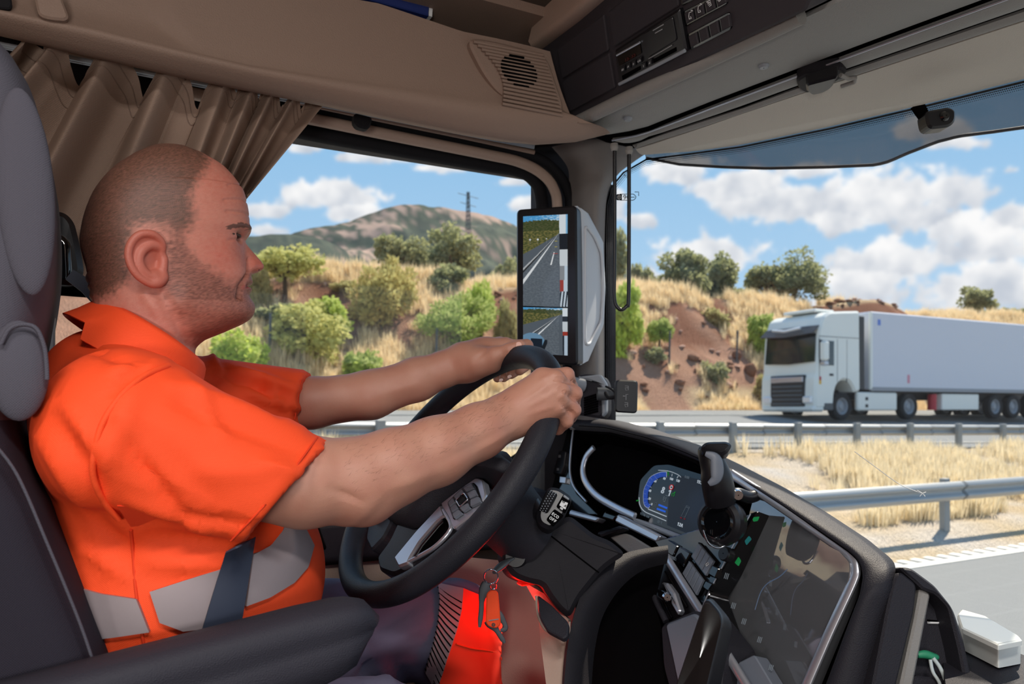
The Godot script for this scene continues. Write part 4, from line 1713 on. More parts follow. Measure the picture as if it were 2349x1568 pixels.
func dashboard() -> void:
	var d := thing("dashboard", "dark wraparound dashboard with padded hood over the instruments", "dashboard", rel(1.05, -0.4, -1.1))
	obj("dash_body", dplate([[1225, 1010], [1300, 978], [1420, 976], [1500, 996], [1600, 1032], [1700, 1082], [1800, 1140], [1900, 1200], [1985, 1255], [2030, 1310], [1990, 1600], [1900, 1750], [1190, 1750], [1150, 1300], [1150, 1060]], -0.075, 0.05), M.matt_black, d)
	# padded hood: from the inner edge over the top
	var i := lin(doff([[1322, 986, 0.0], [1400, 991, 0.0], [1500, 1016, 0.005], [1600, 1056, 0.01], [1690, 1097, 0.012], [1800, 1167, 0.012], [1900, 1238, 0.012], [1955, 1276, 0.012], [1978, 1300, 0.012], [1985, 1330, 0.012], [1974, 1385, 0.012], [1890, 1590, 0.012], [1860, 1660, 0.012]]), 70)
	var o := lin(doff([[1316, 955, -0.05], [1420, 964, -0.05], [1500, 983, -0.05], [1600, 1018, -0.05], [1700, 1066, -0.05], [1800, 1118, -0.045], [1900, 1177, -0.04], [1990, 1236, -0.03], [2050, 1285, -0.01], [2056, 1312, 0.01], [2045, 1350, 0.02], [2022, 1420, 0.02], [1975, 1600, 0.02], [1955, 1660, 0.02]]), 70)
	i = spl(i, 120)
	o = spl(o, 120)
	var rows := []
	for r in 9:
		var t := r / 8.0
		var line := PackedVector3Array()
		for k in 120:
			line.append(i[k].lerp(o[k], t) + DN * (0.030 * pow(sin(t * PI), 0.8)))
		rows.append(line)
	var over := PackedVector3Array()
	var under := PackedVector3Array()
	for k in 120:
		var f := clampf(1.0 - k / 85.0, 0.0, 1.0)
		over.append(o[k] + Vector3(0.10 * f + 0.004, -0.03, -0.01))
		under.append(o[k] + Vector3(0.16 * f + 0.006, -0.14, -0.02))
	rows.append(over)
	rows.append(under)
	rows.reverse()
	var mb := MB.new()
	mb.grid(rows)
	obj("padded_hood", mb, M.dash_skin, d)
	mb = MB.new()
	var seam := PackedVector3Array()
	for k in range(4, 118):
		seam.append(i[k].lerp(o[k], 0.2) + DN * 0.0185)
	mb.tube(seam, 0.0012, 5)
	obj("hood_seam", mb, M.matt_black, d)
	# dark roof inside the hood, over the instruments
	mb = MB.new()
	var deep := PackedVector3Array()
	for q in [[1330, 1010], [1400, 1020], [1500, 1040], [1600, 1078], [1690, 1120]]:
		deep.append(onp(q[0], q[1], DN, DC - 0.06))
	mb.slab([lin(deep, 20), spl(i.slice(2, 48), 20)], 0.006)
	obj("hood_lining", mb, M.matt_black, d)
	# chrome strip round the touch screen
	mb = MB.new()
	var ch := spl(dash([[1676, 1086], [1760, 1140], [1860, 1208], [1935, 1260], [1956, 1282], [1962, 1305], [1955, 1335], [1900, 1455], [1842, 1590]], 0.016), 80)
	mb.tube(ch, 0.0085, 8, false, 0.5, DN)
	obj("chrome_strip", mb, M.satin_silver, d)
	# piano black field left of the instruments, with its blue-lit edge strip
	obj("side_field", dplate([[1238, 985], [1318, 972], [1306, 1085], [1322, 1130], [1372, 1180], [1316, 1180], [1238, 1100]], -0.03, 0.02), M.piano_black, d)
	mb = MB.new()
	mb.tube(spl(dash([[1315, 985], [1309, 1040], [1308, 1084], [1318, 1118], [1345, 1150]], -0.022), 30), 0.0028, 6)
	obj("edge_strip", mb, M.satin_silver, d)
	obj("top_trim", dplate([[1288, 968], [1322, 966], [1330, 974], [1310, 980], [1288, 978]], 0.0, 0.01, 0.003), M.satin_silver, d)
	# trims and tray below the instruments
	obj("silver_strip", dplate([[1307, 1168], [1375, 1187], [1366, 1196], [1303, 1180]], 0.02, 0.02, 0.003, 0.004), M.satin_silver, d)
	obj("silver_strip", dplate([[1416, 1178], [1514, 1228], [1505, 1243], [1409, 1195]], 0.02, 0.02, 0.003, 0.004), M.satin_silver, d)
	obj("wood_block", dplate([[1386, 1172], [1414, 1182], [1406, 1194], [1380, 1186]], 0.024, 0.02, 0.003, 0.004), M.piano_black, d)
	obj("tray_pad", dplate([[1396, 1230], [1436, 1222], [1492, 1256], [1444, 1270]], 0.03, 0.01, 0.002, 0.01), M.grey_trim, d)
	obj("tray_edge", dplate([[1368, 1222], [1420, 1204], [1428, 1210], [1376, 1230]], 0.05, 0.02, 0.004, 0.004), M.dash_skin, d)
	# arched knee panel
	var l := spl(ts([[1532, 1250, 1.36], [1440, 1266, 1.34], [1385, 1303, 1.30], [1340, 1352, 1.27], [1314, 1420, 1.23], [1300, 1500, 1.19], [1290, 1620, 1.14]]), 40)
	var rr := spl(ts([[1530, 1292, 1.38], [1474, 1308, 1.36], [1424, 1348, 1.33], [1384, 1410, 1.30], [1366, 1480, 1.27], [1358, 1560, 1.24], [1356, 1640, 1.20]]), 40)
	rows = []
	for k in 40:
		var line := PackedVector3Array()
		for j in 9:
			line.append(l[k].lerp(rr[k], j / 8.0) - ray(1400, 1400).normalized() * (0.022 * sin(PI * j / 8.0)))
		rows.append(line)
	mb = MB.new()
	mb.slab(rows, 0.01)
	obj("knee_panel", mb, M.dark_trim, d)
	mb = MB.new()
	mb.slab([ts([[1400, 1296, 1.43], [1528, 1276, 1.45]]), ts([[1340, 1380, 1.40], [1502, 1380, 1.44]]), ts([[1320, 1450, 1.38], [1520, 1450, 1.40]]), ts([[1300, 1640, 1.32], [1560, 1640, 1.32]])], 0.02)
	obj("centre_side", mb, M.matt_black, d)
	# open pocket in the lower panel
	mb = MB.new()
	mb.slab([ts([[1204, 1336, 1.30], [1250, 1362, 1.28], [1304, 1420, 1.25]]), ts([[1232, 1385, 1.29], [1260, 1400, 1.27], [1302, 1460, 1.24]]), ts([[1240, 1470, 1.24], [1275, 1490, 1.22], [1298, 1500, 1.215]]), ts([[1262, 1640, 1.16], [1285, 1640, 1.16], [1300, 1640, 1.16]])], 0.015)
	obj("pocket_front", mb, M.beige_light, d)
	obj("pocket_inside", _tplate([[1232, 1362], [1262, 1384], [1304, 1426], [1302, 1456], [1292, 1464], [1254, 1444], [1236, 1412]], 1.235, Vector3(-0.5, 0.75, 0.4), 0.01), M.dash_skin, d)
	mb = MB.new()
	mb.tube(spl(ts([[1230, 1366, 1.235], [1234, 1410, 1.23], [1252, 1444, 1.225], [1292, 1466, 1.215], [1304, 1456, 1.215], [1306, 1425, 1.22]]), 30), 0.0022, 6)
	obj("pocket_rim", mb, M.beige_light, d)
	# shelf with its lever, cup holder lid
	centre_stack(d)
	side_panel(d)
	cluster()
	touch_screen()
	light_switch()
	pod()


func _tplate(a: Array, t: float, n: Vector3, th: float, bev := 0.002, r := 0.006) -> MB:      # a plate across n through the first pixel at depth t
	n = n.normalized()
	var c := n.dot(at(a[0][0], a[0][1], t) - EYE)
	var mb := MB.new()
	mb.plate(rounded(ps(a, n, c), r, 4), n, th, bev)
	return mb


func centre_stack(d: Node3D) -> void:
	var mb := MB.new()
	# slanted silver bar
	mb.tube(dash([[1519, 1263], [1560, 1328], [1606, 1400], [1668, 1500], [1730, 1600]], 0.05), 0.0085, 8, false, 0.6, DN)
	obj("silver_bar", mb, M.satin_silver, d)
	obj("stack_panel", dplate([[1500, 1240], [1560, 1225], [1680, 1190], [1740, 1170], [1625, 1360], [1660, 1460], [1690, 1520], [1600, 1390]], 0.02, 0.05), M.piano_black, d)
	for sw in [[[1586, 1275], [1601, 1245], [1636, 1286], [1618, 1319]], [[1564, 1314], [1580, 1286], [1612, 1330], [1596, 1364]]]:
		var fr := obj("switch_frame", dplate([[sw[0][0] - 3, sw[0][1] + 1], [sw[1][0], sw[1][1] - 4], [sw[2][0] + 3, sw[2][1]], [sw[3][0], sw[3][1] + 5]], 0.026, 0.012, 0.002, 0.003), M.piano_black, d)
		var q := dash(sw, 0.031)
		for k in 4:
			var m := MB.new()
			var t0 := (k + 0.04) / 4.0
			var t1 := (k + 0.96) / 4.0
			m.plate(PackedVector3Array([q[0].lerp(q[3], t0), q[1].lerp(q[2], t0), q[1].lerp(q[2], t1), q[0].lerp(q[3], t1)]), DN, 0.006, 0.001)
			obj("button", m, M.button_grey, fr)
	var mark := MB.new()
	mark.tube(dash([[1622, 1291], [1625, 1289], [1626, 1293], [1620, 1298], [1619, 1294], [1622, 1291]], 0.0318), 0.0007, 5)
	obj("switch_mark", mark, M.print_white, d)
	for b in [[[1532, 1236], [1555, 1250], [1543, 1276], [1522, 1262]], [[1558, 1252], [1584, 1268], [1566, 1300], [1545, 1280]], [[1632, 1294], [1650, 1302], [1640, 1326], [1624, 1316]], [[1618, 1330], [1636, 1338], [1624, 1356], [1610, 1346]]]:
		obj("dark_button", dplate(b, 0.028, 0.012, 0.002, 0.003), M.piano_black, d)
	# round start button
	mb = MB.new()
	mb.lathe([[0.001, 0.006], [0.011, 0.006], [0.013, 0.003], [0.013, -0.01]], frame(onp(1664, 1270, DN, DC + 0.028), DN), 20)
	obj("round_button", mb, M.black_plastic, d)
	# shelf left of the bar with slots for the levers
	obj("lever_shelf", dplate([[1512, 1290], [1528, 1276], [1600, 1400], [1575, 1420], [1530, 1420], [1492, 1345]], 0.035, 0.03), M.black_plastic, d)
	mb = MB.new()
	mb.tube(spl(dash([[1510, 1292], [1496, 1325], [1492, 1345], [1506, 1380], [1528, 1425]], 0.05), 24), 0.006, 8)
	obj("shelf_edge", mb, M.dash_skin, d)
	for s in [[[1526, 1310], [1576, 1392]], [[1508, 1352], [1542, 1416]]]:
		mb = MB.new()
		mb.tube(dash(s, 0.037), 0.0022, 6)
		obj("lever_slot", mb, M.piano_black, d)
	var lever := thing("brake_lever", "small bright metal brake lever on the shelf left of the slanted silver bar", "lever", onp(1530, 1370, DN, DC + 0.04))
	obj("lever_blade", dplate([[1517, 1334], [1530, 1336], [1546, 1358], [1560, 1400], [1553, 1410], [1538, 1384], [1538, 1366], [1528, 1358]], 0.055, 0.012, 0.003, 0.003), M.satin_silver, lever)
	mb = MB.new()
	mb.lathe([[0.001, 0.02], [0.006, 0.02], [0.0085, 0.016], [0.0085, -0.012], [0.006, -0.016], [0.001, -0.016]], frame(onp(1524, 1366, DN, DC + 0.062), Vector3(-0.4, 0.1, 0.9)), 16)
	obj("lever_knob", mb, M.chrome, lever)
	# lid
	obj("cup_holder_lid", dplate([[1524, 1430], [1594, 1404], [1640, 1470], [1590, 1640], [1560, 1600]], 0.075, 0.02, 0.004, 0.01), M.button_grey, d)
	obj("cup_holder_body", dplate([[1512, 1432], [1596, 1396], [1660, 1480], [1640, 1680], [1560, 1680], [1518, 1530]], 0.07, 0.08, 0.006, 0.012), M.dash_skin, d)
	obj("lower_trim", dplate([[1690, 1520], [1730, 1500], [1790, 1600], [1700, 1640], [1650, 1640]], 0.03, 0.03), M.button_grey, d)


func side_panel(d: Node3D) -> void:
	var n := Vector3(-0.45, 0.28, 0.85).normalized()
	var base := onp(2040, 1350, DN, DC + 0.02) - EYE
	var c := n.dot(base)
	var pl := func(a: Array, off: float, th: float, r: float) -> MB:
		var mb := MB.new()
		mb.plate(rounded(ps(a, n, c + off), r, 5), n, th, 0.003)
		return mb
	obj("end_backing", pl.call([[2046, 1300], [2088, 1300], [2145, 1342], [2187, 1394], [2212, 1468], [2245, 1640], [1965, 1640], [2032, 1370]], -0.035, 0.09, 0.01), M.dash_skin, d)
	obj("end_panel", pl.call([[2064, 1308], [2104, 1340], [2098, 1400], [2040, 1640], [1988, 1640], [2034, 1400], [2050, 1330]], 0.004, 0.04, 0.008), M.dash_skin, d)
	obj("end_rim", pl.call([[2062, 1300], [2092, 1303], [2146, 1343], [2187, 1395], [2212, 1470], [2250, 1640], [2228, 1640], [2200, 1490], [2176, 1392], [2148, 1362], [2116, 1350], [2108, 1342]], 0.004, 0.04, 0.006), M.dash_skin, d)
	obj("pocket_frame", pl.call([[2112, 1344], [2136, 1360], [2128, 1400], [2082, 1640], [2050, 1640], [2098, 1420]], -0.006, 0.03, 0.006), M.grey_trim, d)
	obj("pocket_floor", pl.call([[2096, 1548], [2200, 1560], [2240, 1640], [2080, 1640]], -0.01, 0.03, 0.008), M.dash_skin, d)
	var slot := obj("pocket_slot", pl.call([[2126, 1418], [2164, 1421], [2164, 1435], [2126, 1432]], -0.033, 0.004, 0.002), M.matt_black, d)
	obj("slot_tongue", pl.call([[2130, 1424], [2158, 1424], [2158, 1431], [2130, 1430]], -0.031, 0.004, 0.001), M.print_white, slot)
	# tray to the right
	var mb := MB.new()
	mb.slab([ys([[2150, 1420], [2230, 1452], [2380, 1515], [2700, 1600]], -0.358), ys([[2200, 1800], [2300, 1800], [2500, 1800], [2800, 1800]], -0.372)], 0.06)
	obj("dash_tray", mb, M.dash_skin, d)
	# white box on the tray
	var bx := thing("white_box", "small white lidded box standing on the dashboard tray beside the end panel", "box", ony(2270, 1480, -0.345))
	mb = MB.new()
	mb.plate(rounded(ys([[2196, 1408], [2206, 1396], [2262, 1412], [2337, 1456], [2345, 1466], [2290, 1477], [2206, 1438]], -0.318), 0.003, 3), Vector3.UP, 0.008, 0.002)
	obj("lid", mb, M.lorry_white, bx)
	mb = MB.new()
	mb.plate(rounded(ys([[2198, 1409], [2207, 1399], [2261, 1414], [2334, 1457], [2342, 1466], [2290, 1475], [2208, 1437]], -0.325), 0.003, 3), Vector3.UP, 0.034, 0.001)
	obj("box_body", mb, M.lorry_white, bx)
	# green plug and cable in the pocket
	var cab := thing("charging_cable", "green and white charging cable plugged in at the end of the dashboard", "cable", onp(2135, 1510, n, c - 0.02))
	mb = MB.new()
	mb.tube(spl(ps([[2104, 1502], [2122, 1500], [2140, 1506], [2152, 1506]], n, c - 0.016), 12), PackedFloat32Array([0.004, 0.005, 0.0055, 0.006, 0.006, 0.006, 0.006, 0.006, 0.0055, 0.005, 0.004, 0.003]), 8)
	obj("plug", mb, mat("plug_green", Color("2f8f68"), 0.5), cab)
	mb = MB.new()
	mb.tube(spl(ps([[2140, 1508], [2156, 1530], [2168, 1560], [2180, 1620]], n, c - 0.012), 20), 0.0028, 8)
	mb.tube(spl(ps([[2134, 1512], [2140, 1540], [2156, 1568], [2170, 1620]], n, c - 0.004), 20), 0.0024, 8)
	obj("cord", mb, mat("cord_white", Color("c9d3d2"), 0.5), cab)


func cluster() -> void:
	var cl := thing("instrument_cluster", "digital instrument cluster with blue speed gauge in a black housing", "instrument display", onp(1540, 1240, DN, DC - 0.03))
	obj("housing", dplate([[1345, 1035], [1400, 1012], [1500, 1030], [1620, 1072], [1700, 1112], [1712, 1150], [1640, 1232], [1590, 1250], [1452, 1200], [1372, 1155], [1336, 1100]], -0.045, 0.03), M.matt_black, cl)
	var mb := MB.new()
	mb.tube(spl(dash([[1362, 1026], [1344, 1048], [1337, 1078], [1344, 1106], [1368, 1136], [1410, 1162], [1456, 1184]], -0.012), 50), 0.0085, 8, false, 0.55, DN)
	obj("bezel_strip", mb, M.satin_silver, cl)
	obj("lower_ledge", dplate([[1448, 1186], [1466, 1190], [1560, 1226], [1588, 1234], [1586, 1244], [1560, 1240], [1452, 1198]], -0.01, 0.03, 0.003), M.grey_plastic, cl)
	var scr := obj("screen", dplate([[1462, 1150], [1468, 1100], [1500, 1066], [1535, 1064], [1640, 1096], [1692, 1124], [1690, 1150], [1640, 1214], [1600, 1236], [1575, 1232], [1480, 1196]], -0.035, 0.01, 0.001, 0.01), M.screen_black, cl)
	var right := (dash([[1500, 1100], [1600, 1136]]))
	var rv := right[1] - right[0]
	var dv := dash([[1500, 1100], [1492, 1140]])
	var up := dv[0] - dv[1]
	var white := glow("display_white", Color(0.85, 0.9, 0.95), 0.55)
	var dim := glow("display_dim", Color(0.6, 0.68, 0.75), 0.18)
	var blue := glow("display_blue", Color(0.03, 0.28, 0.75), 0.55)
	var green := glow("display_green", Color(0.1, 0.75, 0.25), 0.35)
	var reflection_tint := glow("display_reflection", Color(0.10, 0.13, 0.22), 0.16)  # dim bluish glow painted in for the reflection on the display
	var z := -0.0345
	mb = MB.new()
	mb.plate(dash([[1560, 1090], [1640, 1106], [1682, 1128], [1680, 1150], [1636, 1208], [1600, 1226], [1574, 1222], [1530, 1204], [1534, 1140]], z - 0.0004), DN, 0.0004)
	obj("reflection_field", mb, reflection_tint, scr)
	# gauge: a blue band with ticks, and its silver outline
	var outer := spl(dash([[1529, 1082], [1514, 1083], [1493, 1093], [1484, 1107], [1477, 1124], [1476, 1147], [1479, 1159], [1487, 1165]], z + 0.0004), 40)
	var inner := spl(dash([[1529, 1093], [1516, 1094], [1502, 1102], [1494, 1113], [1487, 1128], [1486, 1146], [1488, 1154], [1493, 1158]], z + 0.0004), 40)
	mb = MB.new()
	mb.slab([outer, inner], 0.0004)
	obj("gauge_band", mb, blue, scr)
	mb = MB.new()
	mb.tube(outer, 0.0006, 5)
	mb.tube(spl(dash([[1510, 1078], [1534, 1080], [1555, 1088], [1562, 1094]], z), 12), 0.0006, 5)
	mb.tube(spl(dash([[1466, 1140], [1468, 1158], [1478, 1172], [1500, 1182], [1528, 1194]], z), 16), 0.0008, 5)
	mb.tube(dash([[1487, 1167], [1529, 1184]], z), 0.0009, 5)
	for k in 14:
		var a := outer[k * 3]
		var b := inner[k * 3]
		mb.tube(PackedVector3Array([a, a.lerp(b, 1.15 if k % 3 == 0 else 0.6)]), 0.0005, 4)
	mb.tube(dash([[1542, 1086], [1541, 1092]], z), 0.0006, 4)
	mb.tube(dash([[1556, 1091], [1553, 1096]], z), 0.0006, 4)
	obj("gauge_lines", mb, white, scr)
	for q in [["0", 1495, 1156], ["20", 1490, 1143], ["40", 1491, 1125], ["60", 1503, 1103], ["80", 1524, 1097], ["100", 1540, 1098], ["120", 1555, 1102]]:
		text("gauge_number", q[0], 0.0068, onp(q[1], q[2], DN, DC + z), rv, up, white, scr)
	text("speed", "8", 0.019, onp(1521, 1124, DN, DC + z), rv, up, white, scr)
	text("speed", "1", 0.019, onp(1536, 1130, DN, DC + z), rv, up, white, scr)
	text("speed_unit", "km/h", 0.0032, onp(1530, 1136, DN, DC + z), rv, up, dim, scr)
	text("speed_second", "51", 0.010, onp(1525, 1143, DN, DC + z), rv, up, dim, scr)
	text("speed_unit", "mph", 0.0032, onp(1524, 1149, DN, DC + z), rv, up, dim, scr)
	text("clock", "15:35", 0.0085, onp(1607, 1106, DN, DC + z), rv, up, white, scr)
	text("trip_time", "0:00", 0.007, onp(1576, 1094, DN, DC + z), rv, up, dim, scr)
	text("odometer", "11786 km", 0.0068, onp(1479, 1181, DN, DC + z), rv, up, dim, scr)
	text("temperature", "28 °C", 0.0068, onp(1514, 1197, DN, DC + z), rv, up, dim, scr)
	text("gear", "12A", 0.0095, onp(1560, 1203, DN, DC + z), rv, up, white, scr)
	mb = MB.new()
	mb.slab([dash([[1511, 1155], [1531, 1163]], z), dash([[1510, 1159], [1530, 1167]], z)], 0.0004)
	mb.slab([dash([[1507, 1164], [1527, 1171]], z), dash([[1506, 1168], [1526, 1175]], z)], 0.0004)
	obj("pressure_bars", mb, glow("display_bar", Color(0.08, 0.4, 0.95), 0.6), scr)
	mb = MB.new()
	for q in [[1505, 1155], [1501, 1163]]:
		var ring := PackedVector3Array()
		for k in 10:
			ring.append(onp(q[0] + cos(TAU * k / 10) * 3, q[1] + sin(TAU * k / 10) * 3, DN, DC + z))
		mb.tube(ring, 0.0004, 4, true)
	mb.tube(dash([[1575, 1159], [1582, 1162], [1571, 1186], [1563, 1183], [1575, 1159]], z), 0.0005, 4)
	mb.tube(dash([[1573, 1162], [1581, 1165]], z), 0.0005, 4)
	obj("vehicle_outline", mb, dim, scr)
	mb = MB.new()
	mb.tube(dash([[1561, 1186], [1564, 1188]], z), 0.0012, 5)
	mb.tube(dash([[1569, 1189], [1572, 1190]], z), 0.0012, 5)
	obj("axle_marks", mb, glow("display_red_mark", Color(0.7, 0.15, 0.2), 0.3), scr)
	# limit sign, cruise mark, left arrow
	mb = MB.new()
	mb.lathe([[0.001, 0.0003], [0.0042, 0.0003]], frame(onp(1540, 1117, DN, DC + z), DN), 20)
	obj("limit_face", mb, white, scr)
	mb = MB.new()
	var ring2 := PackedVector3Array()
	var f := frame(onp(1540, 1117, DN, DC + z + 0.0004), DN)
	for k in 20:
		ring2.append(f * Vector3(cos(TAU * k / 20) * 0.0052, 0, sin(TAU * k / 20) * 0.0052))
	mb.tube(ring2, 0.0010, 5, true)
	obj("limit_ring", mb, glow("display_limit", Color(0.8, 0.12, 0.12), 0.5), scr)
	text("limit_number", "80", 0.0042, onp(1540, 1117, DN, DC + z + 0.0008), rv, up, M.matt_black, scr)
	mb = MB.new()
	mb.tube(dash([[1542, 1137], [1541, 1132], [1545, 1130], [1547, 1134], [1545, 1138]], z), 0.0007, 5)
	mb.tube(dash([[1547, 1130], [1549, 1128]], z), 0.0013, 5)
	mb.tube(dash([[1460, 1148], [1466, 1147]], z + 0.001), 0.0012, 5)
	mb.tube(dash([[1532, 1081], [1533, 1090]], z), 0.0009, 5)
	obj("green_marks", mb, green, scr)
	var lamp := OmniLight3D.new()
	lamp.name = "cluster_display_light"
	lamp.position = onp(1540, 1140, DN, DC + 0.01)
	lamp.light_color = Color(0.5, 0.7, 1.0)
	lamp.light_energy = 0.0006
	lamp.light_size = 0.05
	lamp.omni_range = 3.0
	lamp.omni_attenuation = 2.0
	lamp.shadow_enabled = true
	add_child(lamp)


func touch_screen() -> void:
	var t := thing("touch_screen", "large glossy dark touch screen reflecting the roadside in a chrome frame", "touch screen", onp(1800, 1400, DN, DC + 0.01))
	var sn := Vector3(-0.969, 0.208, -0.135).normalized()
	var gm := MB.new()
	gm.plate(rounded(ps([[1728, 1140], [1760, 1150], [1925, 1262], [1950, 1290], [1948, 1325], [1835, 1600], [1660, 1640], [1632, 1450], [1626, 1360], [1716, 1186]], sn, -0.906), 0.006, 4), sn, 0.03, 0.001)
	obj("glass", gm, M.screen_glass, t)
	var mb := MB.new()
	mb.tube(dash([[1722, 1178], [1680, 1255], [1626, 1358], [1612, 1390]], 0.020), 0.0014, 6)
	obj("left_edge", mb, M.satin_silver, t)
	# lit symbols along the left and lower edge
	var w := glow("display_symbol", Color(0.8, 0.85, 0.9), 0.16)
	for q in [[1666, 1320], [1682, 1388], [1706, 1424], [1742, 1466], [1768, 1530]]:
		mb = MB.new()
		for k in 3:
			var a: float = q[0] + k * 3.5 - 3
			mb.tube(dash([[a + 2, q[1] - 7 + k], [a - 2, q[1] + 6 + k]], 0.0195), 0.0009, 4)
		obj("symbol", mb, w, t)
	mb = MB.new()
	mb.plate(rounded(dash([[1694, 1298], [1700, 1286], [1694, 1276], [1685, 1290]], 0.0195), 0.002), DN, 0.0006)
	mb.plate(rounded(dash([[1725, 1186], [1742, 1184], [1738, 1194], [1728, 1196]], 0.0195), 0.002), DN, 0.0006)
	obj("green_symbol", mb, glow("display_green2", Color(0.08, 0.6, 0.3), 0.45), t)
	mb = MB.new()
	mb.plate(rounded(dash([[1708, 1240], [1718, 1228], [1724, 1236], [1712, 1250]], 0.0195), 0.002), DN, 0.0006)
	obj("teal_symbol", mb, glow("display_teal", Color(0.15, 0.55, 0.55), 0.35), t)
	mb = MB.new()
	mb.tube(spl(dash([[1732, 1398], [1744, 1360], [1760, 1338], [1788, 1322], [1806, 1305]], 0.0192), 20), 0.0009, 4)
	obj("route_line", mb, glow("display_route", Color(0.5, 0.6, 0.75), 0.25), t)


func light_switch() -> void:
	var t := thing("light_switch", "round headlamp switch on a small dark panel behind the steering wheel", "switch", onp(1262, 1085, DN, DC - 0.02))
	obj("switch_plate", dplate([[1236, 1032], [1298, 1034], [1294, 1066], [1286, 1088], [1236, 1078]], -0.022, 0.02, 0.002, 0.004), M.black_plastic, t)
	var f := frame(onp(1258, 1050, DN, DC - 0.02), DN)
	var mb := MB.new()
	mb.lathe([[0.001, 0.022], [0.018, 0.022], [0.0205, 0.019], [0.021, 0.0]], f, 28)
	obj("dial", mb, M.matt_black, t)
	mb = MB.new()
	var ring := PackedVector3Array()
	for k in 32:
		ring.append(f * Vector3(cos(TAU * k / 32) * 0.0205, 0.021, sin(TAU * k / 32) * 0.0205))
	mb.tube(ring, 0.0012, 6, true)
	obj("dial_ring", mb, M.print_grey, t)
	mb = MB.new()
	for q in [[1247, 1040], [1245, 1054], [1284, 1046], [1280, 1076]]:
		for k in 3:
			mb.tube(dash([[q[0] - 3, q[1] - 2 + k * 2], [q[0] + 2, q[1] - 2 + k * 2]], 0.003 if q[0] < 1260 else -0.0215), 0.0005, 4)
	obj("switch_symbols", mb, M.print_grey, t)
	obj("lower_keys", dplate([[1284, 1092], [1298, 1094], [1296, 1108], [1283, 1106]], -0.022, 0.01, 0.001, 0.002), M.satin_silver, t)


func pod() -> void:
	var n := Vector3(-0.75, 0.05, 0.66).normalized()
	var c := n.dot(at(1356, 910, 1.74) - EYE)
	var t := thing("vent_pod", "grey pod with slatted vent at the foot of the pillar beside the right hand", "vent", onp(1356, 956, n, c))
	var mb := MB.new()
	mb.plate(rounded(ps([[1312, 868], [1340, 856], [1378, 860], [1388, 880], [1388, 945], [1378, 960], [1318, 950]], n, c), 0.012, 4), n, 0.06, 0.006)
	obj("pod_body", mb, M.dash_skin, t)
	mb = MB.new()
	mb.plate(rounded(ps([[1324, 864], [1376, 858], [1390, 880], [1390, 945], [1380, 956], [1379, 884], [1366, 876]], n, c + 0.003), 0.004, 3), n, 0.02, 0.003)
	obj("pod_rim", mb, M.grey_plastic, t)
	for k in 8:
		mb = MB.new()
		mb.tube(ps([[1340, 913 + k * 5.4], [1372, 903 + k * 5.6]], n, c + 0.003), 0.0021, 6)
		obj("slat", mb, M.matt_black, t)
	mb = MB.new()
	mb.lathe([[0.001, 0.05], [0.012, 0.05], [0.015, 0.045], [0.0155, 0.0]], frame(onp(1338, 884, n, c), Vector3(-0.9, 0.15, -0.1), Vector3.UP), 18)
	obj("knob", mb, M.grey_plastic, t)
	# small black switch box on an arm
	var s := thing("arm_display", "small black rounded control box on a thin arm before the windscreen", "control box", at(1437, 948, 1.66))
	mb = MB.new()
	mb.plate(rounded(ts([[1413, 870, 1.64], [1464, 872, 1.64], [1462, 948, 1.64], [1411, 945, 1.64]]), 0.009, 5), -DF, 0.022, 0.003)
	obj("box_body", mb, M.black_plastic, s)
	mb = MB.new()
	mb.tube(spl(ts([[1388, 900, 1.70], [1398, 912, 1.68], [1416, 908, 1.67]]), 10), 0.004, 8)
	mb.tube(spl(ts([[1390, 886, 1.70], [1402, 892, 1.68], [1414, 902, 1.665]]), 10), 0.0025, 6)
	obj("arm", mb, M.rubber, s)
	mb = MB.new()
	mb.lathe([[0.001, 0.014], [0.012, 0.014], [0.014, 0.0], [0.014, -0.02]], frame(at(1391, 903, 1.71), DR), 16)
	obj("arm_foot", mb, M.steel_dark, s)
	mb = MB.new()
	for q in [[1438, 890], [1437, 928]]:
		mb.tube(ts([[q[0] - 4, q[1] - 5, 1.639], [q[0] + 3, q[1] - 5, 1.639], [q[0] + 3, q[1] + 4, 1.639], [q[0] - 2, q[1] + 5, 1.639], [q[0] - 4, q[1] - 1, 1.639], [q[0] + 2, q[1] - 1, 1.639]]), 0.0006, 4)
	mb.tube(ts([[1441, 904, 1.639], [1436, 904, 1.639], [1436, 917, 1.639]]), 0.0006, 4)
	mb.tube(ts([[1429, 908, 1.639], [1434, 908, 1.639]]), 0.0008, 4)
	obj("box_symbols", mb, M.print_grey, s)


# ---------------------------------------------------------------- steering wheel and column
var WC := EYE + Vector3(0.492, -0.095, -1.149)
var WA := Vector3(cos(deg_to_rad(52.7)), sin(deg_to_rad(52.7)), 0)
var WB := Vector3(sin(deg_to_rad(1.8)), 0, cos(deg_to_rad(1.8)))
var WN := Vector3(-sin(deg_to_rad(52.7)), cos(deg_to_rad(52.7)), 0)
const WR := 0.226

func rim(deg: float, out := 0.0, lift := 0.0) -> Vector3:        # a point of the rim, from its top towards the near side
	var a := deg_to_rad(deg)
	return WC + (WA * cos(a) + WB * sin(a)) * (WR + out) + WN * lift

func wp(a: Array, off := 0.0) -> PackedVector3Array:
	return ps(a, WN, WN.dot(WC - EYE) + off)

func wplate(a: Array, off: float, th: float, bev := 0.002, r := 0.005) -> MB:
	var mb := MB.new()
	mb.plate(rounded(wp(a, off), r, 4), WN, th, bev)
	return mb


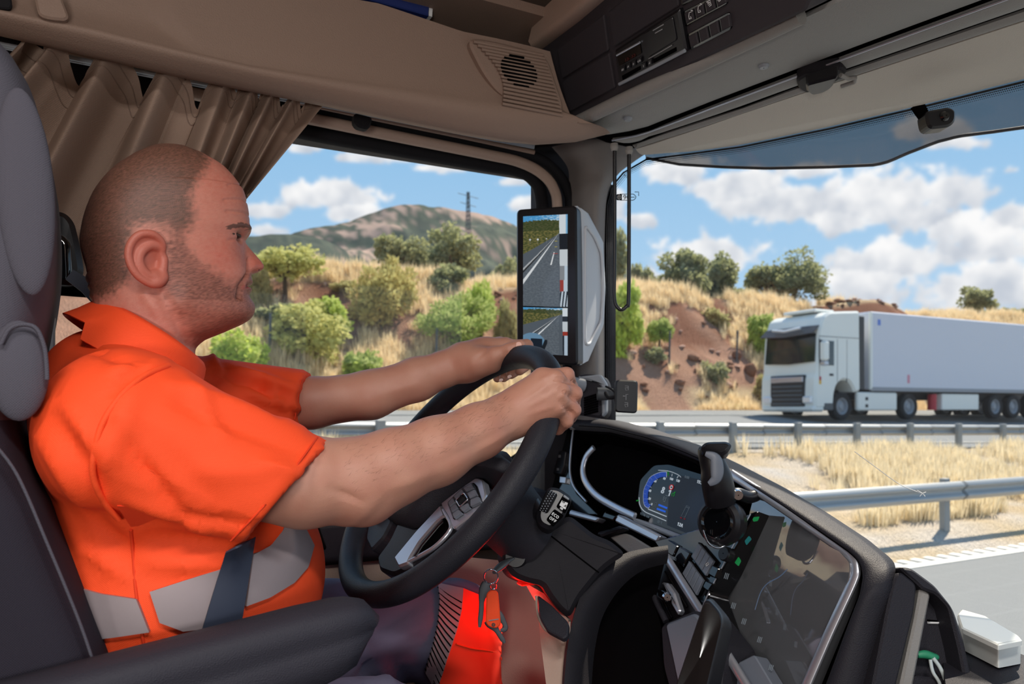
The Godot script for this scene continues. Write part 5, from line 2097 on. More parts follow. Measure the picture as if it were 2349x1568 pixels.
func wheel_and_column() -> void:
	WA = (WA - WB * WA.dot(WB)).normalized()
	WN = WB.cross(WA).normalized()
	if WN.y < 0:
		WN = -WN
	var w := thing("steering_wheel", "dark leather steering wheel with silver trimmed spokes held by the driver", "steering wheel", WC)
	var mb := MB.new()
	var p := PackedVector3Array()
	for k in 120:
		p.append(rim(k * 3.0))
	mb.tube(p, 0.0195, 20, true)
	obj("rim", mb, M.wheel_leather, w)
	# hub cover, domed
	var outline := rounded(wp([[866, 1176], [912, 1120], [985, 1062], [1062, 1022], [1128, 1026], [1172, 1060], [1158, 1084], [1092, 1096], [1022, 1150], [958, 1212], [918, 1204]], 0.0), 0.03, 6)
	var mid := Vector3.ZERO
	for q in outline:
		mid += q
	mid /= outline.size()
	var rows := []
	outline.append(outline[0])
	for r in 9:
		var s: float = [0.02, 0.3, 0.55, 0.75, 0.88, 0.96, 1.0, 1.0, 0.98][r]
		var lift: float = [0.034, 0.033, 0.031, 0.027, 0.02, 0.01, 0.0, -0.03, -0.045][r]
		var line := PackedVector3Array()
		for q in outline:
			line.append(mid.lerp(q, s) + WN * lift)
		rows.append(line)
	mb = MB.new()
	mb.grid(rows, false, true)
	obj("hub_cover", mb, M.dash_skin, w)
	var spoke := obj("spoke", wplate([[912, 1196], [958, 1210], [1004, 1168], [1060, 1117], [1096, 1094], [1120, 1120], [1096, 1170], [1040, 1216], [960, 1290], [900, 1318], [868, 1306], [862, 1280], [892, 1240]], 0.002, 0.03, 0.005, 0.01), M.wheel_leather, w)
	obj("silver_trim", wplate([[1010, 1154], [1060, 1116], [1092, 1094], [1107, 1099], [1114, 1132], [1100, 1166], [1040, 1212], [1026, 1190], [1018, 1170]], 0.008, 0.012, 0.002, 0.004), M.satin_silver, spoke)
	obj("silver_trim", wplate([[1011, 1155], [954, 1216], [902, 1279], [912, 1299], [934, 1291], [940, 1276], [962, 1240], [1000, 1196], [1020, 1180]], 0.010, 0.02, 0.003, 0.004), M.satin_silver, spoke)
	mb = MB.new()
	mb.tube(spl(wp([[930, 1292], [968, 1272], [1000, 1252], [1030, 1220], [1034, 1200], [1018, 1170]], 0.006), 24), 0.0035, 8)
	obj("silver_edge", mb, M.satin_silver, spoke)
	obj("spoke_opening", wplate([[948, 1276], [966, 1242], [1002, 1198], [1018, 1184], [1028, 1206], [998, 1246], [966, 1268]], 0.0065, 0.006, 0.001, 0.004), M.matt_black, spoke)
	mb = MB.new()
	mb.tube(wp([[952, 1276], [968, 1250], [1006, 1204], [1016, 1194]], 0.009), 0.005, 8, false, 0.5, WN)
	obj("opening_rib", mb, M.black_plastic, spoke)
	# keys of the spoke round a knurled roller
	obj("key_field", wplate([[1024, 1152], [1060, 1116], [1084, 1104], [1092, 1112], [1104, 1150], [1058, 1174], [1038, 1190]], 0.011, 0.006, 0.002, 0.004), M.black_plastic, spoke)
	for b in [[[1027, 1152], [1038, 1140], [1044, 1150], [1031, 1161]], [[1032, 1164], [1045, 1153], [1050, 1164], [1036, 1174]], [[1037, 1177], [1051, 1167], [1058, 1174], [1040, 1187]], [[1040, 1138], [1059, 1120], [1064, 1128], [1046, 1146]], [[1062, 1118], [1081, 1107], [1086, 1118], [1068, 1126]], [[1070, 1130], [1088, 1121], [1094, 1134], [1076, 1142]], [[1078, 1145], [1096, 1137], [1101, 1149], [1078, 1160]], [[1053, 1164], [1072, 1152], [1076, 1162], [1060, 1172]]]:
		obj("key", wplate(b, 0.014, 0.005, 0.001, 0.0015), M.button_grey, spoke)
	mb = MB.new()
	mb.tube(rounded(wp([[1046, 1148], [1064, 1130], [1074, 1144], [1056, 1162]], 0.015), 0.003), 0.0012, 6, true)
	obj("roller_frame", mb, M.chrome, spoke)
	mb = MB.new()
	var rc := wp([[1055, 1152], [1065, 1140]], 0.013)
	mb.tube(PackedVector3Array([rc[0], rc[1]]), 0.006, 14)
	obj("roller", mb, M.rubber, spoke)
	var far_ := obj("spoke", wplate([[846, 1190], [872, 1170], [900, 1190], [880, 1230], [850, 1262], [838, 1236]], 0.0, 0.025, 0.004, 0.008), M.wheel_leather, w)
	obj("silver_trim", wplate([[842, 1172], [866, 1168], [872, 1176], [850, 1194]], 0.012, 0.01, 0.002, 0.003), M.satin_silver, far_)

	# column: upper shroud along the axis of the wheel, lower shroud, stalk
	var col := thing("steering_column", "dark steering column with shroud behind the wheel", "steering column", WC - WN * 0.2)
	rows = []
	for k in 12:
		var t := k / 11.0
		var ctr := WC - WN * (0.045 + 0.14 * t) + WA * (0.012 - 0.02 * t) + WB * 0.02
		var line := PackedVector3Array()
		for s in 28:
			var a := TAU * s / 28
			var e := 0.07 - 0.012 * t if k > 0 else 0.05
			line.append(ctr + WB * (cos(a) * e) + WA * (sin(a) * (e * 0.95)))
		rows.append(line)
	mb = MB.new()
	mb.grid(rows, true, false)
	obj("upper_shroud", mb, M.dash_skin, col)
	var low := [[1249, 1217], [1307, 1179], [1367, 1227], [1401, 1238], [1439, 1270], [1399, 1295], [1377, 1315], [1332, 1371], [1308, 1419], [1281, 1398], [1255, 1363], [1244, 1342], [1204, 1334], [1170, 1318], [1150, 1270], [1180, 1215]]
	obj("lower_shroud", _tplate(low, 1.27, Vector3(-0.38, 0.22, 0.9), 0.12, 0.008, 0.012), M.dark_trim, col)
	mb = MB.new()
	var n := Vector3(-0.38, 0.22, 0.9).normalized()
	var c := n.dot(at(1249, 1217, 1.27) - EYE)
	mb.tube(ps([[1250, 1218], [1374, 1313]], n, c + 0.0005), 0.0012, 5)
	obj("shroud_seam", mb, M.matt_black, col)
	stalk()
	keys(n, c)


func stalk() -> void:
	var n := Vector3(-0.42, 0.34, 0.84).normalized()
	var c := n.dot(at(1274, 1165, 1.215) - EYE)
	var pl := func(a: Array, off: float, th: float, bev: float, r: float) -> MB:
		var mb := MB.new()
		mb.plate(rounded(ps(a, n, c + off), r, 4), n, th, bev)
		return mb
	var t := thing("control_stalk", "chunky black control stalk with knurled roller and an eco off key", "stalk", onp(1270, 1210, n, c))
	obj("stalk_head", pl.call([[1236, 1160], [1258, 1114], [1284, 1117], [1315, 1140], [1297, 1182], [1264, 1216], [1236, 1202], [1230, 1180]], 0.0, 0.04, 0.006, 0.008), M.black_plastic, t)
	var mb := MB.new()
	mb.tube(PackedVector3Array([onp(1240, 1180, n, c - 0.02), onp(1206, 1130, n, c - 0.06)]), 0.012, 10)
	obj("stalk_arm", mb, M.black_plastic, t)
	var k1 := obj("key", pl.call([[1293, 1132], [1310, 1150], [1297, 1176], [1276, 1161]], 0.003, 0.006, 0.0015, 0.003), M.matt_black, t)
	var k2 := obj("key", pl.call([[1272, 1166], [1294, 1181], [1269, 1206], [1253, 1190]], 0.003, 0.006, 0.0015, 0.003), M.matt_black, t)
	obj("key_top", pl.call([[1294, 1133], [1306, 1142], [1305, 1147], [1291, 1138]], 0.0045, 0.004, 0.001, 0.002), M.grey_plastic, k1)
	var rv := ps([[1262, 1180], [1282, 1194]], n, c)
	var dv := ps([[1285, 1160], [1270, 1190]], n, c)
	obj("key_symbol", pl.call([[1289, 1147], [1303, 1153], [1297, 1168], [1283, 1158]], 0.0034, 0.0006, 0.0, 0.0005), M.print_white, k1)
	text("key_letter", "M", 0.0055, onp(1293, 1150, n, c + 0.0037), rv[1] - rv[0], dv[0] - dv[1], M.matt_black, k1)
	text("key_letter", "A", 0.0055, onp(1297, 1160, n, c + 0.0037), rv[1] - rv[0], dv[0] - dv[1], M.matt_black, k1)
	mb = MB.new()
	mb.tube(ps([[1285, 1164], [1291, 1168]], n, c + 0.0037), 0.0018, 6)
	obj("key_figure", mb, M.print_white, k1)
	text("key_text", "ECO", 0.0066, onp(1274, 1182, n, c + 0.0034), rv[1] - rv[0], dv[0] - dv[1], M.print_white, k2)
	text("key_text", "OFF", 0.0066, onp(1268, 1191, n, c + 0.0034), rv[1] - rv[0], dv[0] - dv[1], M.print_white, k2)
	# knurled roller: studs round a drum
	var a0 := onp(1262, 1142, n, c - 0.006)
	var ax := (onp(1252, 1160, n, c) - onp(1262, 1142, n, c)).normalized()
	var side := ax.cross(n).normalized()
	mb = MB.new()
	mb.lathe([[0.001, -0.008], [0.017, -0.008], [0.019, -0.006], [0.019, 0.006], [0.017, 0.008], [0.001, 0.008]], frame(a0 + ax * 0.008, side, n), 24)
	obj("roller", mb, M.rubber, t)
	mb = MB.new()
	for k in 26:
		for j in 3:
			var a := TAU * (k + 0.5 * (j % 2)) / 26
			var q := frame(a0 + ax * 0.008, side, n) * Vector3(cos(a) * 0.019, (j - 1) * 0.004, sin(a) * 0.019)
			mb.ball(Transform3D(Basis().scaled(Vector3.ONE * 0.0011), q), 4, 6)
	tag(obj("roller_studs", mb, M.grey_plastic, t), "", "", "", "stuff")


func keys(n: Vector3, c: float) -> void:
	var t := thing("car_keys", "bunch of keys with orange plastic tag hanging from the ignition", "keys", at(1130, 1340, 1.24))
	var mb := MB.new()
	mb.tube(spl(ts([[1178, 1280, 1.25], [1162, 1288, 1.245], [1140, 1306, 1.235], [1134, 1314, 1.23]]), 14), PackedFloat32Array([0.004, 0.004, 0.005, 0.006, 0.008, 0.009, 0.01, 0.01, 0.009, 0.008, 0.007, 0.006, 0.005, 0.004]), 8, false, 0.5)
	obj("ignition_key", mb, M.steel_dark, t)
	for rg in [[1126, 1322, 16.0, 0.0], [1131, 1344, 7.0, 0.6]]:
		mb = MB.new()
		var p := PackedVector3Array()
		for k in 24:
			var a := TAU * k / 24
			p.append(at(rg[0] + cos(a) * rg[2], rg[1] + sin(a) * rg[2] * 1.05, 1.232 + sin(a + rg[3]) * 0.006))
		mb.tube(p, 0.0013, 6, true)
		obj("key_ring", mb, M.chrome, t)
	mb = MB.new()
	mb.plate(rounded(ts([[1116, 1356, 1.225], [1142, 1353, 1.225], [1149, 1432, 1.225], [1140, 1441, 1.225], [1122, 1438, 1.225], [1114, 1428, 1.225]]), 0.009, 6), -DF, 0.005, 0.0015)
	var tg := obj("orange_tag", mb, M.orange_shirt, t)
	mb = MB.new()
	mb.tube(ts([[1121, 1423, 1.2245], [1144, 1419, 1.2245]]), 0.0009, 5)
	obj("tag_line", mb, M.grey_plastic, tg)
	mb = MB.new()
	mb.lathe([[0.001, 0.001], [0.003, 0.001], [0.0035, -0.001]], frame(at(1132, 1432, 1.2245), -DF), 12)
	obj("tag_rivet", mb, M.chrome, tg)
	for ky in [[[1118, 1336], [1106, 1370], [1104, 1400], [1100, 1438]], [[1120, 1420], [1136, 1440], [1148, 1458], [1158, 1474]], [[1132, 1404], [1152, 1420], [1160, 1440], [1148, 1446]]]:
		mb = MB.new()
		var a := PackedVector3Array()
		for q in ky:
			a.append(at(q[0], q[1], 1.232))
		mb.tube(spl(a, 12), PackedFloat32Array([0.008, 0.009, 0.009, 0.007, 0.005, 0.004, 0.004, 0.004, 0.004, 0.004, 0.003, 0.002]), 8, false, 0.35, DF)
		obj("key", mb, M.steel_dark, t)
	mb = MB.new()
	mb.lathe([[0.001, 0.008], [0.016, 0.008], [0.02, 0.0], [0.02, -0.03]], frame(at(1184, 1276, 1.26), Vector3(-0.6, 0.1, 0.8)), 18)
	obj("ignition_lock", mb, M.black_plastic, t)


# ---------------------------------------------------------------- seat and driver
func seat_and_driver() -> void:
	seat()
	var who := thing("person", "shaven headed driver in an orange polo shirt, both hands on the wheel", "person", rel(0.08, -0.5, -1.15))
	clothes(who)
	var body := MB.new()                              # head, neck, arms and hands are one mesh
	head(body)
	arms(body)
	var o := obj("body", body, M.skin, who)
	face_details(o)
	arm_details(o)


func seat() -> void:
	var t := thing("driver_seat", "grey cloth driver seat with tall headrest, side bolster and padded armrest", "seat", rel(-0.05, -0.8, -1.15))
	var prof := [[0.415, -0.13, -0.17, 0.10], [0.405, -0.10, -0.2, 0.155], [0.385, -0.078, -0.215, 0.185], [0.35, -0.060, -0.22, 0.202], [0.28, -0.044, -0.22, 0.212], [0.18, -0.040, -0.22, 0.217], [0.08, -0.052, -0.225, 0.22], [0.03, -0.066, -0.23, 0.224], [0.0, -0.074, -0.235, 0.232], [-0.03, -0.068, -0.235, 0.242], [-0.1, -0.042, -0.22, 0.25], [-0.25, 0.012, -0.18, 0.253], [-0.42, 0.06, -0.12, 0.253], [-0.55, 0.09, -0.1, 0.25]]
	var rows := []
	for r in 80:
		var y := lerpf(0.415, -0.55, r / 79.0)
		var v := [0.0, 0.0, 0.0]
		for j in 3:
			var tab := []
			for q in prof:
				tab.append([-q[0], q[j + 1]])
			v[j] = interp(tab, -y)
		var line := PackedVector3Array()
		for s in 48:
			var a := TAU * s / 48
			var cx: float = (v[0] + v[1]) * 0.5
			var hx: float = (v[0] - v[1]) * 0.5
			var c := cos(a)
			var sn := sin(a)
			line.append(rel(cx + signf(c) * pow(absf(c), 0.42) * hx, y, -1.15 + signf(sn) * pow(absf(sn), 0.36) * v[2]))
		rows.append(line)
	var mb := MB.new()
	mb.grid(rows.slice(0, 36), true, false)
	var back := obj("headrest", mb, M.seat_cloth, t)
	mb = MB.new()
	mb.grid(rows.slice(35, 80), true, false)
	obj("backrest", mb, M.seat_dark, t)
	# raised side cushions with seams
	mb = MB.new()
	mb.ball(Transform3D(Basis.from_euler(Vector3(0, 0, 0.06)) * Basis.from_scale(Vector3(0.026, 0.105, 0.013)), onz(58, 440, -0.938)), 20, 24)
	obj("side_cushion", mb, M.seat_cloth, back)
	mb = MB.new()
	mb.ball(Transform3D(Basis.from_scale(Vector3(0.026, 0.05, 0.014)), onz(44, 850, -0.92)), 16, 20)
	obj("side_bolster", mb, M.seat_cloth, t)
	mb = MB.new()
	mb.tube(spl(zs([[2, 790], [20, 756], [50, 744], [82, 752], [100, 790], [106, 830], [108, 870]], -0.905), 30), 0.0022, 6)
	obj("bolster_piping", mb, M.seat_cloth, t)
	mb = MB.new()
	mb.tube(spl(zs([[-20, 1010], [40, 1090], [110, 1250], [180, 1420], [215, 1520]], -0.894), 30), 0.0016, 6)
	obj("side_seam", mb, M.seat_cloth, t)
	mb = MB.new()
	var p := []
	for q in [[-0.20, -0.53, 0.25], [0.02, -0.54, 0.25], [0.22, -0.56, 0.25], [0.34, -0.58, 0.24], [0.38, -0.61, 0.22], [0.39, -0.65, 0.21]]:
		p.append(PackedVector3Array([rel(q[0], q[1], -1.15 - q[2]), rel(q[0], q[1] - 0.012, -1.15), rel(q[0], q[1], -1.15 + q[2])]))
	mb.slab(p, 0.14)
	obj("seat_cushion", mb, M.seat_dark, t)
	mb = MB.new()
	mb.box(Transform3D(Basis(), rel(0.08, -0.95, -1.15)), Vector3(0.4, 0.5, 0.36), 0.03)
	obj("seat_base", mb, M.matt_black, t)
	mb = MB.new()
	mb.plate(zs([[116, 660], [127, 640], [125, 820], [108, 830]], -1.20), Vector3(0, 0, 1), 0.02, 0.002)
	obj("side_strip", mb, M.grey_plastic, t)
	# armrest: a padded bar with two soft ridges along its side
	rows = []
	for k in 26:
		var f := k / 25.0
		var x := lerpf(-0.13, 0.276, f)
		var cy := lerpf(-0.312, -0.250, f)
		var e := 1.0
		if f > 0.86:
			e = sqrt(maxf(0.0, 1.0 - pow((f - 0.86) / 0.14, 2.0)))
		var hh := lerpf(0.047, 0.042, f) * lerpf(0.35, 1.0, e)
		var line := PackedVector3Array()
		for q in [[-0.035, 0.75], [-0.022, 1.0], [0.0, 1.06], [0.022, 1.0], [0.034, 0.78], [0.036, 0.42], [0.031, 0.2], [0.034, 0.02], [0.037, -0.3], [0.033, -0.5], [0.03, -0.85], [0.018, -1.0], [-0.018, -1.0], [-0.034, -0.8]]:
			line.append(rel(x + (0.008 * q[1] if f > 0.8 else 0.0), cy + q[1] * hh, -0.862 + q[0] * lerpf(0.4, 1.0, e)))
		rows.append(line)
	mb = MB.new()
	mb.grid(rows, true, true)
	mb.grid([rows[25], _flat(rows[25])], true, true)
	obj("armrest", mb, M.armrest_skin, t)
	# belt guide at the door post, and the belt that comes from it
	var g := thing("belt_guide", "black seat belt guide on the door post behind the driver's head", "belt guide", onz(160, 620, -1.45))
	mb = MB.new()
	mb.plate(rounded(zs([[112, 480], [150, 482], [172, 505], [186, 560], [196, 625], [176, 652], [118, 648]], -1.42), 0.02, 5), Vector3(0.15, 0.1, 1), 0.08, 0.01)
	obj("guide_cover", mb, M.black_plastic, g)
	mb = MB.new()
	mb.tube(spl(zs([[126, 545], [146, 560], [150, 600], [152, 640]], -1.40), 14), 0.009, 10)
	obj("guide_loop", mb, M.piano_black, g)
	mb = MB.new()
	mb.slab([zs([[168, 618], [206, 640], [240, 676]], -1.39), zs([[150, 640], [186, 668], [222, 706]], -1.39)], 0.003)
	obj("belt_end", mb, M.strap, g)
	mb = MB.new()
	mb.plate(rounded(zs([[112, 640], [236, 664], [240, 682], [112, 672]], -1.45), 0.01, 4), Vector3(0, 0, 1), 0.02, 0.004)
	obj("post_trim", mb, M.matt_black, g)


func _flat(a: PackedVector3Array) -> PackedVector3Array:
	var mid := Vector3.ZERO
	for q in a:
		mid += q
	mid /= a.size()
	var o := PackedVector3Array()
	for q in a:
		o.append(mid + (q - mid) * 0.02)
	return o


# folds drawn as strokes over the cloth: x0, y0, x1, y1, half width, height in metres
func press(mb: MB, strokes: Array, from := 0) -> void:
	var n := PackedVector3Array()
	n.resize(mb.v.size())
	for k in range(0, mb.i.size(), 3):
		var f := (mb.v[mb.i[k + 1]] - mb.v[mb.i[k]]).cross(mb.v[mb.i[k + 2]] - mb.v[mb.i[k]])
		for j in 3:
			n[mb.i[k + j]] += f
	for k in range(from, mb.v.size()):
		var nn := n[k].normalized()
		if nn.dot(mb.v[k] - EYE) > 0.0:
			continue
		var q := px(mb.v[k])
		var s := 0.0
		for w in strokes:
			var a := Vector2(w[0], w[1])
			var b := Vector2(w[2], w[3])
			if q.x < minf(a.x, b.x) - w[4] * 3 or q.x > maxf(a.x, b.x) + w[4] * 3 or q.y < minf(a.y, b.y) - w[4] * 3 or q.y > maxf(a.y, b.y) + w[4] * 3:
				continue
			var t := clampf((q - a).dot(b - a) / maxf((b - a).length_squared(), 1.0), 0.0, 1.0)
			var d: float = (q - a - (b - a) * t).length() / w[4]
			s += w[5] * exp(-d * d) * (0.35 + 0.65 * sin(PI * clampf(t * 0.9 + 0.05, 0, 1)))
		mb.v[k] += nn * s


# a piece of cloth laid on a skin: its upper and lower edge in the picture, found where those lines of sight meet the skin
func drape(f: Field, upper: Array, lower: Array, nu: int, nv: int, lift: float, th: float) -> MB:
	var a := PackedVector3Array()
	var b := PackedVector3Array()
	for q in upper:
		a.append(Vector3(q[0], q[1], 0))
	for q in lower:
		b.append(Vector3(q[0], q[1], 0))
	a = lin(a, nu)
	b = lin(b, nu)
	var rows := []
	for r in nv:
		var line := PackedVector3Array()
		for k in nu:
			var q := a[k].lerp(b[k], float(r) / (nv - 1))
			var dir := ray(q.x, q.y).normalized()
			var t := f.hit(EYE, dir, 0.5, 2.0)
			if t < 0.0:
				for w in 14:                                     # past the outline: step back towards the middle
					var m := a[k].lerp(b[k], 0.5)
					m = a[nu / 2].lerp(b[nu / 2], 0.5).lerp(q, 1.0 - (w + 1) / 15.0)
					dir = ray(m.x, m.y).normalized()
					t = f.hit(EYE, dir, 0.5, 2.0)
					if t > 0.0:
						break
			if t < 0.0:
				t = 1.1
			line.append(EYE + dir * (t - lift))
		rows.append(line)
	var mb := MB.new()
	mb.slab(rows, th)
	return mb


func drape_line(f: Field, pts: Array, n: int, r: float, lift: float) -> MB:
	var a := PackedVector3Array()
	for q in pts:
		a.append(Vector3(q[0], q[1], 0))
	a = spl(a, n)
	var o := PackedVector3Array()
	for q in a:
		var dir := ray(q.x, q.y).normalized()
		var t := f.hit(EYE, dir, 0.5, 2.0)
		if t > 0.0:
			o.append(EYE + dir * (t - lift))
	var mb := MB.new()
	if o.size() > 1:
		mb.tube(o, r, 6)
	return mb


func clothes(who: Node3D) -> void:
	var f := Field.new(rel(-0.16, -0.52, -1.48), rel(0.38, 0.19, -0.78), 0.0075)
	f.ell(rel(0.045, -0.065, -1.15), Vector3(0.125, 0.135, 0.20))
	f.ell(rel(0.10, -0.225, -1.15), Vector3(0.192, 0.175, 0.215), Basis(), 0.06)
	f.ell(rel(0.07, -0.37, -1.15), Vector3(0.18, 0.13, 0.21), Basis(), 0.05)
	f.cap(rel(0.015, 0.025, -1.15), rel(0.03, -0.01, -1.0), 0.066, 0.066, 0.05)
	f.cap(rel(0.015, 0.025, -1.15), rel(0.07, 0.015, -1.30), 0.066, 0.06, 0.05)
	var cp := at(652, 1142, 0.938)
	var cn := (DR * 0.768 - Vector3.UP * 0.64 + DF * 0.1).normalized()
	f.sleeve(rel(0.03, -0.03, -0.965), rel(0.30, -0.155, -0.955), 0.088, 0.083, 0.045, cp, cn)
	f.cap(cp - cn * 0.002, cp + cn * 0.06, 0.066, 0.066, 0.01, true)
	var fp := at(702, 926, 1.345)
	var fn := (DR * 0.98 + Vector3.UP * -0.12).normalized()
	f.sleeve(rel(0.09, 0.015, -1.34), rel(0.42, 0.008, -1.352), 0.074, 0.0455, 0.04, fp, fn)
	f.cap(fp - fn * 0.018, fp + fn * 0.05, 0.0395, 0.0395, 0.01, true)
	var mb := MB.new()
	f.skin(mb)
	press(mb, [[395, 880, 690, 985, 16, 0.0085], [420, 930, 700, 1040, 22, -0.0068], [300, 900, 250, 1060, 30, 0.0068], [260, 980, 420, 1190, 18, -0.0102], [300, 1150, 480, 1225, 14, 0.0068], [450, 1080, 640, 1080, 26, 0.0051],
		[520, 860, 660, 910, 9, -0.0102], [545, 845, 680, 890, 8, 0.0085], [560, 900, 690, 940, 10, 0.0102], [500, 830, 560, 900, 9, -0.0102], [590, 880, 650, 950, 8, -0.0085], [640, 900, 680, 960, 7, -0.0085], [470, 800, 540, 880, 8, 0.0085], [610, 870, 650, 930, 7, 0.0085],
		[120, 960, 230, 1120, 20, -0.0085], [90, 1000, 200, 1180, 16, 0.0068], [150, 930, 240, 1060, 12, 0.0068], [200, 1180, 420, 1210, 16, -0.0085], [340, 1230, 560, 1262, 18, -0.0102], [330, 1290, 520, 1300, 22, 0.0085], [140, 1150, 290, 1250, 16, -0.0085],
		[180, 1250, 300, 1330, 14, 0.0068], [380, 830, 250, 850, 12, 0.0068], [160, 780, 320, 840, 12, -0.0068], [330, 830, 260, 900, 10, -0.0068], [420, 1180, 600, 1210, 12, -0.0051], [600, 1060, 700, 1090, 12, 0.0051], [340, 1000, 500, 1150, 20, -0.0051],
		[420, 860, 520, 1000, 14, 0.0051], [480, 870, 640, 960, 9, -0.0068]])
	var shirt := obj("polo_shirt", mb, M.orange_shirt, who)
	obj("armhole_piping", drape_line(f, [[386, 838], [330, 862], [275, 910], [236, 970], [218, 1030], [212, 1080], [222, 1120], [245, 1160], [272, 1190]], 50, 0.0035, 0.001), M.orange_shirt, shirt)
	obj("side_seam", drape_line(f, [[300, 1215], [306, 1280], [310, 1340], [318, 1400], [330, 1480]], 30, 0.0018, 0.0005), M.orange_dark, shirt)
	obj("mesh_insert", drape(f, [[268, 1160], [300, 1162], [370, 1176]], [[300, 1208], [318, 1206], [372, 1182]], 14, 6, 0.002, 0.003), M.orange_dark, shirt)
	obj("cuff_hem", drape_line(f, [[728, 1003], [660, 1094], [600, 1166], [530, 1240]], 30, 0.0012, 0.0), M.orange_dark, shirt)
	obj("far_cuff_hem", drape_line(f, [[690, 872], [684, 910], [676, 962]], 14, 0.0012, 0.0), M.orange_dark, shirt)
	obj("reflective_patch", drape(f, [[582, 1272], [622, 1250], [650, 1215], [664, 1178], [690, 1186]], [[566, 1390], [620, 1370], [676, 1336], [708, 1300], [722, 1250]], 30, 16, 0.008, 0.006), M.silver_tape, shirt)
	obj("reflective_patch", drape(f, [[343, 1357], [420, 1332], [506, 1306]], [[366, 1428], [420, 1448], [472, 1442]], 24, 14, 0.007, 0.006), M.silver_tape, shirt)
	obj("reflective_patch", drape(f, [[150, 1340], [230, 1362], [312, 1374]], [[190, 1470], [260, 1462], [342, 1450]], 20, 12, 0.006, 0.006), M.silver_tape, shirt)
	# collar: a folded band leaning down towards the throat
	var ctr := rel(0.060, 0.081, -1.15)
	var ax := Vector3(0.84, -0.54, 0).normalized()
	var up := Vector3(0.54, 0.84, 0).normalized()
	var rows := []
	for q in [[0.0, 0.062, -0.022], [0.0, 0.066, 0.004], [0.0, 0.070, 0.016], [0.0, 0.075, 0.019], [0.0, 0.081, 0.014], [0.0, 0.089, -0.004], [0.0, 0.098, -0.02]]:
		var line := PackedVector3Array()
		for s in 49:
			var a := deg_to_rad(lerpf(16.0, 344.0, s / 48.0))
			var wob := 0.004 * sin(a * 3.0 + q[1] * 40.0)
			line.append(ctr + ax * (cos(a) * (q[1] + wob)) + Vector3(0, 0, 1) * (sin(a) * (q[1] * 1.03 + wob)) + up * (q[2] - (0.02 if q[2] < -0.01 and absf(cos(a)) < 0.7 else 0.0)))
		rows.append(line)
	mb = MB.new()
	mb.slab(rows, 0.002)
	obj("collar", mb, M.orange_shirt, shirt)
	# trousers
	var g := Field.new(rel(-0.12, -0.85, -1.46), rel(0.74, -0.22, -0.88), 0.011)
	g.ell(rel(0.07, -0.43, -1.15), Vector3(0.17, 0.12, 0.2))
	g.cap(rel(0.08, -0.41, -1.25), rel(0.34, -0.385, -1.30), 0.10, 0.092, 0.05)
	g.cap(rel(0.34, -0.385, -1.30), rel(0.57, -0.395, -1.30), 0.092, 0.082, 0.03)
	g.cap(rel(0.57, -0.395, -1.30), rel(0.61, -0.80, -1.29), 0.082, 0.062, 0.02)
	g.cap(rel(0.08, -0.44, -1.05), rel(0.32, -0.475, -1.03), 0.105, 0.10, 0.05)
	g.cap(rel(0.32, -0.475, -1.03), rel(0.58, -0.545, -1.01), 0.10, 0.085, 0.03)
	g.cap(rel(0.58, -0.545, -1.01), rel(0.61, -0.82, -1.0), 0.08, 0.062, 0.02)
	mb = MB.new()
	g.skin(mb)
	press(mb, [[760, 1400, 960, 1360, 14, 0.008], [800, 1480, 960, 1380, 16, -0.009], [850, 1500, 990, 1420, 14, 0.007], [890, 1520, 1000, 1480, 12, -0.007], [780, 1350, 900, 1350, 12, -0.006], [840, 1490, 900, 1568, 12, 0.008], [900, 1520, 950, 1580, 12, -0.008], [860, 1500, 820, 1560, 10, -0.007], [1060, 1440, 1140, 1440, 8, -0.006], [1060, 1500, 1150, 1460, 10, 0.007], [1080, 1540, 1150, 1500, 9, -0.006], [1090, 1380, 1110, 1430, 8, 0.004]])
	var tr := obj("trousers", mb, M.trousers, who)
	var b0 := [[1004, 1340], [1008, 1375], [1003, 1430], [992, 1480], [974, 1540]]
	var b1 := [[1062, 1352], [1058, 1400], [1048, 1440], [1024, 1510], [1004, 1580]]
	var band := obj("reflective_band", drape(g, b0, b1, 26, 10, 0.004, 0.004), M.silver_tape, tr)
	for k in 16:
		var t := (k + 0.5) / 16.0
		var l := lin(PackedVector3Array([Vector3(1004, 1340, 0), Vector3(1008, 1375, 0), Vector3(1003, 1430, 0), Vector3(992, 1480, 0), Vector3(974, 1540, 0)]), 33)
		var r := lin(PackedVector3Array([Vector3(1062, 1352, 0), Vector3(1058, 1400, 0), Vector3(1048, 1440, 0), Vector3(1024, 1510, 0), Vector3(1004, 1580, 0)]), 33)
		var i0 := int(t * 32)
		var i1 := mini(i0 + 3, 32)
		var m := drape_line(g, [[l[i0].x, l[i0].y], [(l[i0].x + r[i1].x) / 2, (l[i0].y + r[i1].y) / 2 + 2], [r[i1].x, r[i1].y]], 8, 0.0012, 0.0088)
		if m.v.size() > 0:
			obj("dark_stripe", m, M.matt_black, band)
	obj("orange_panel", drape(g, b1, [[1120, 1376], [1150, 1410], [1166, 1470], [1174, 1520], [1180, 1590]], 26, 14, 0.004, 0.004), M.orange_trousers, tr)
	obj("panel_seam", drape_line(g, [[1046, 1476], [1080, 1486], [1120, 1492], [1160, 1500]], 20, 0.0018, 0.009), M.orange_dark, tr)
	# seat belt across the lap side
	var belt := obj("seat_belt", drape(f, [[517, 1268], [550, 1254], [587, 1230]], [[462, 1452], [506, 1440], [556, 1420]], 8, 24, 0.0125, 0.0025), M.strap)
	tag(belt, "dark blue seat belt strap running down over the driver's belly", "seat belt")


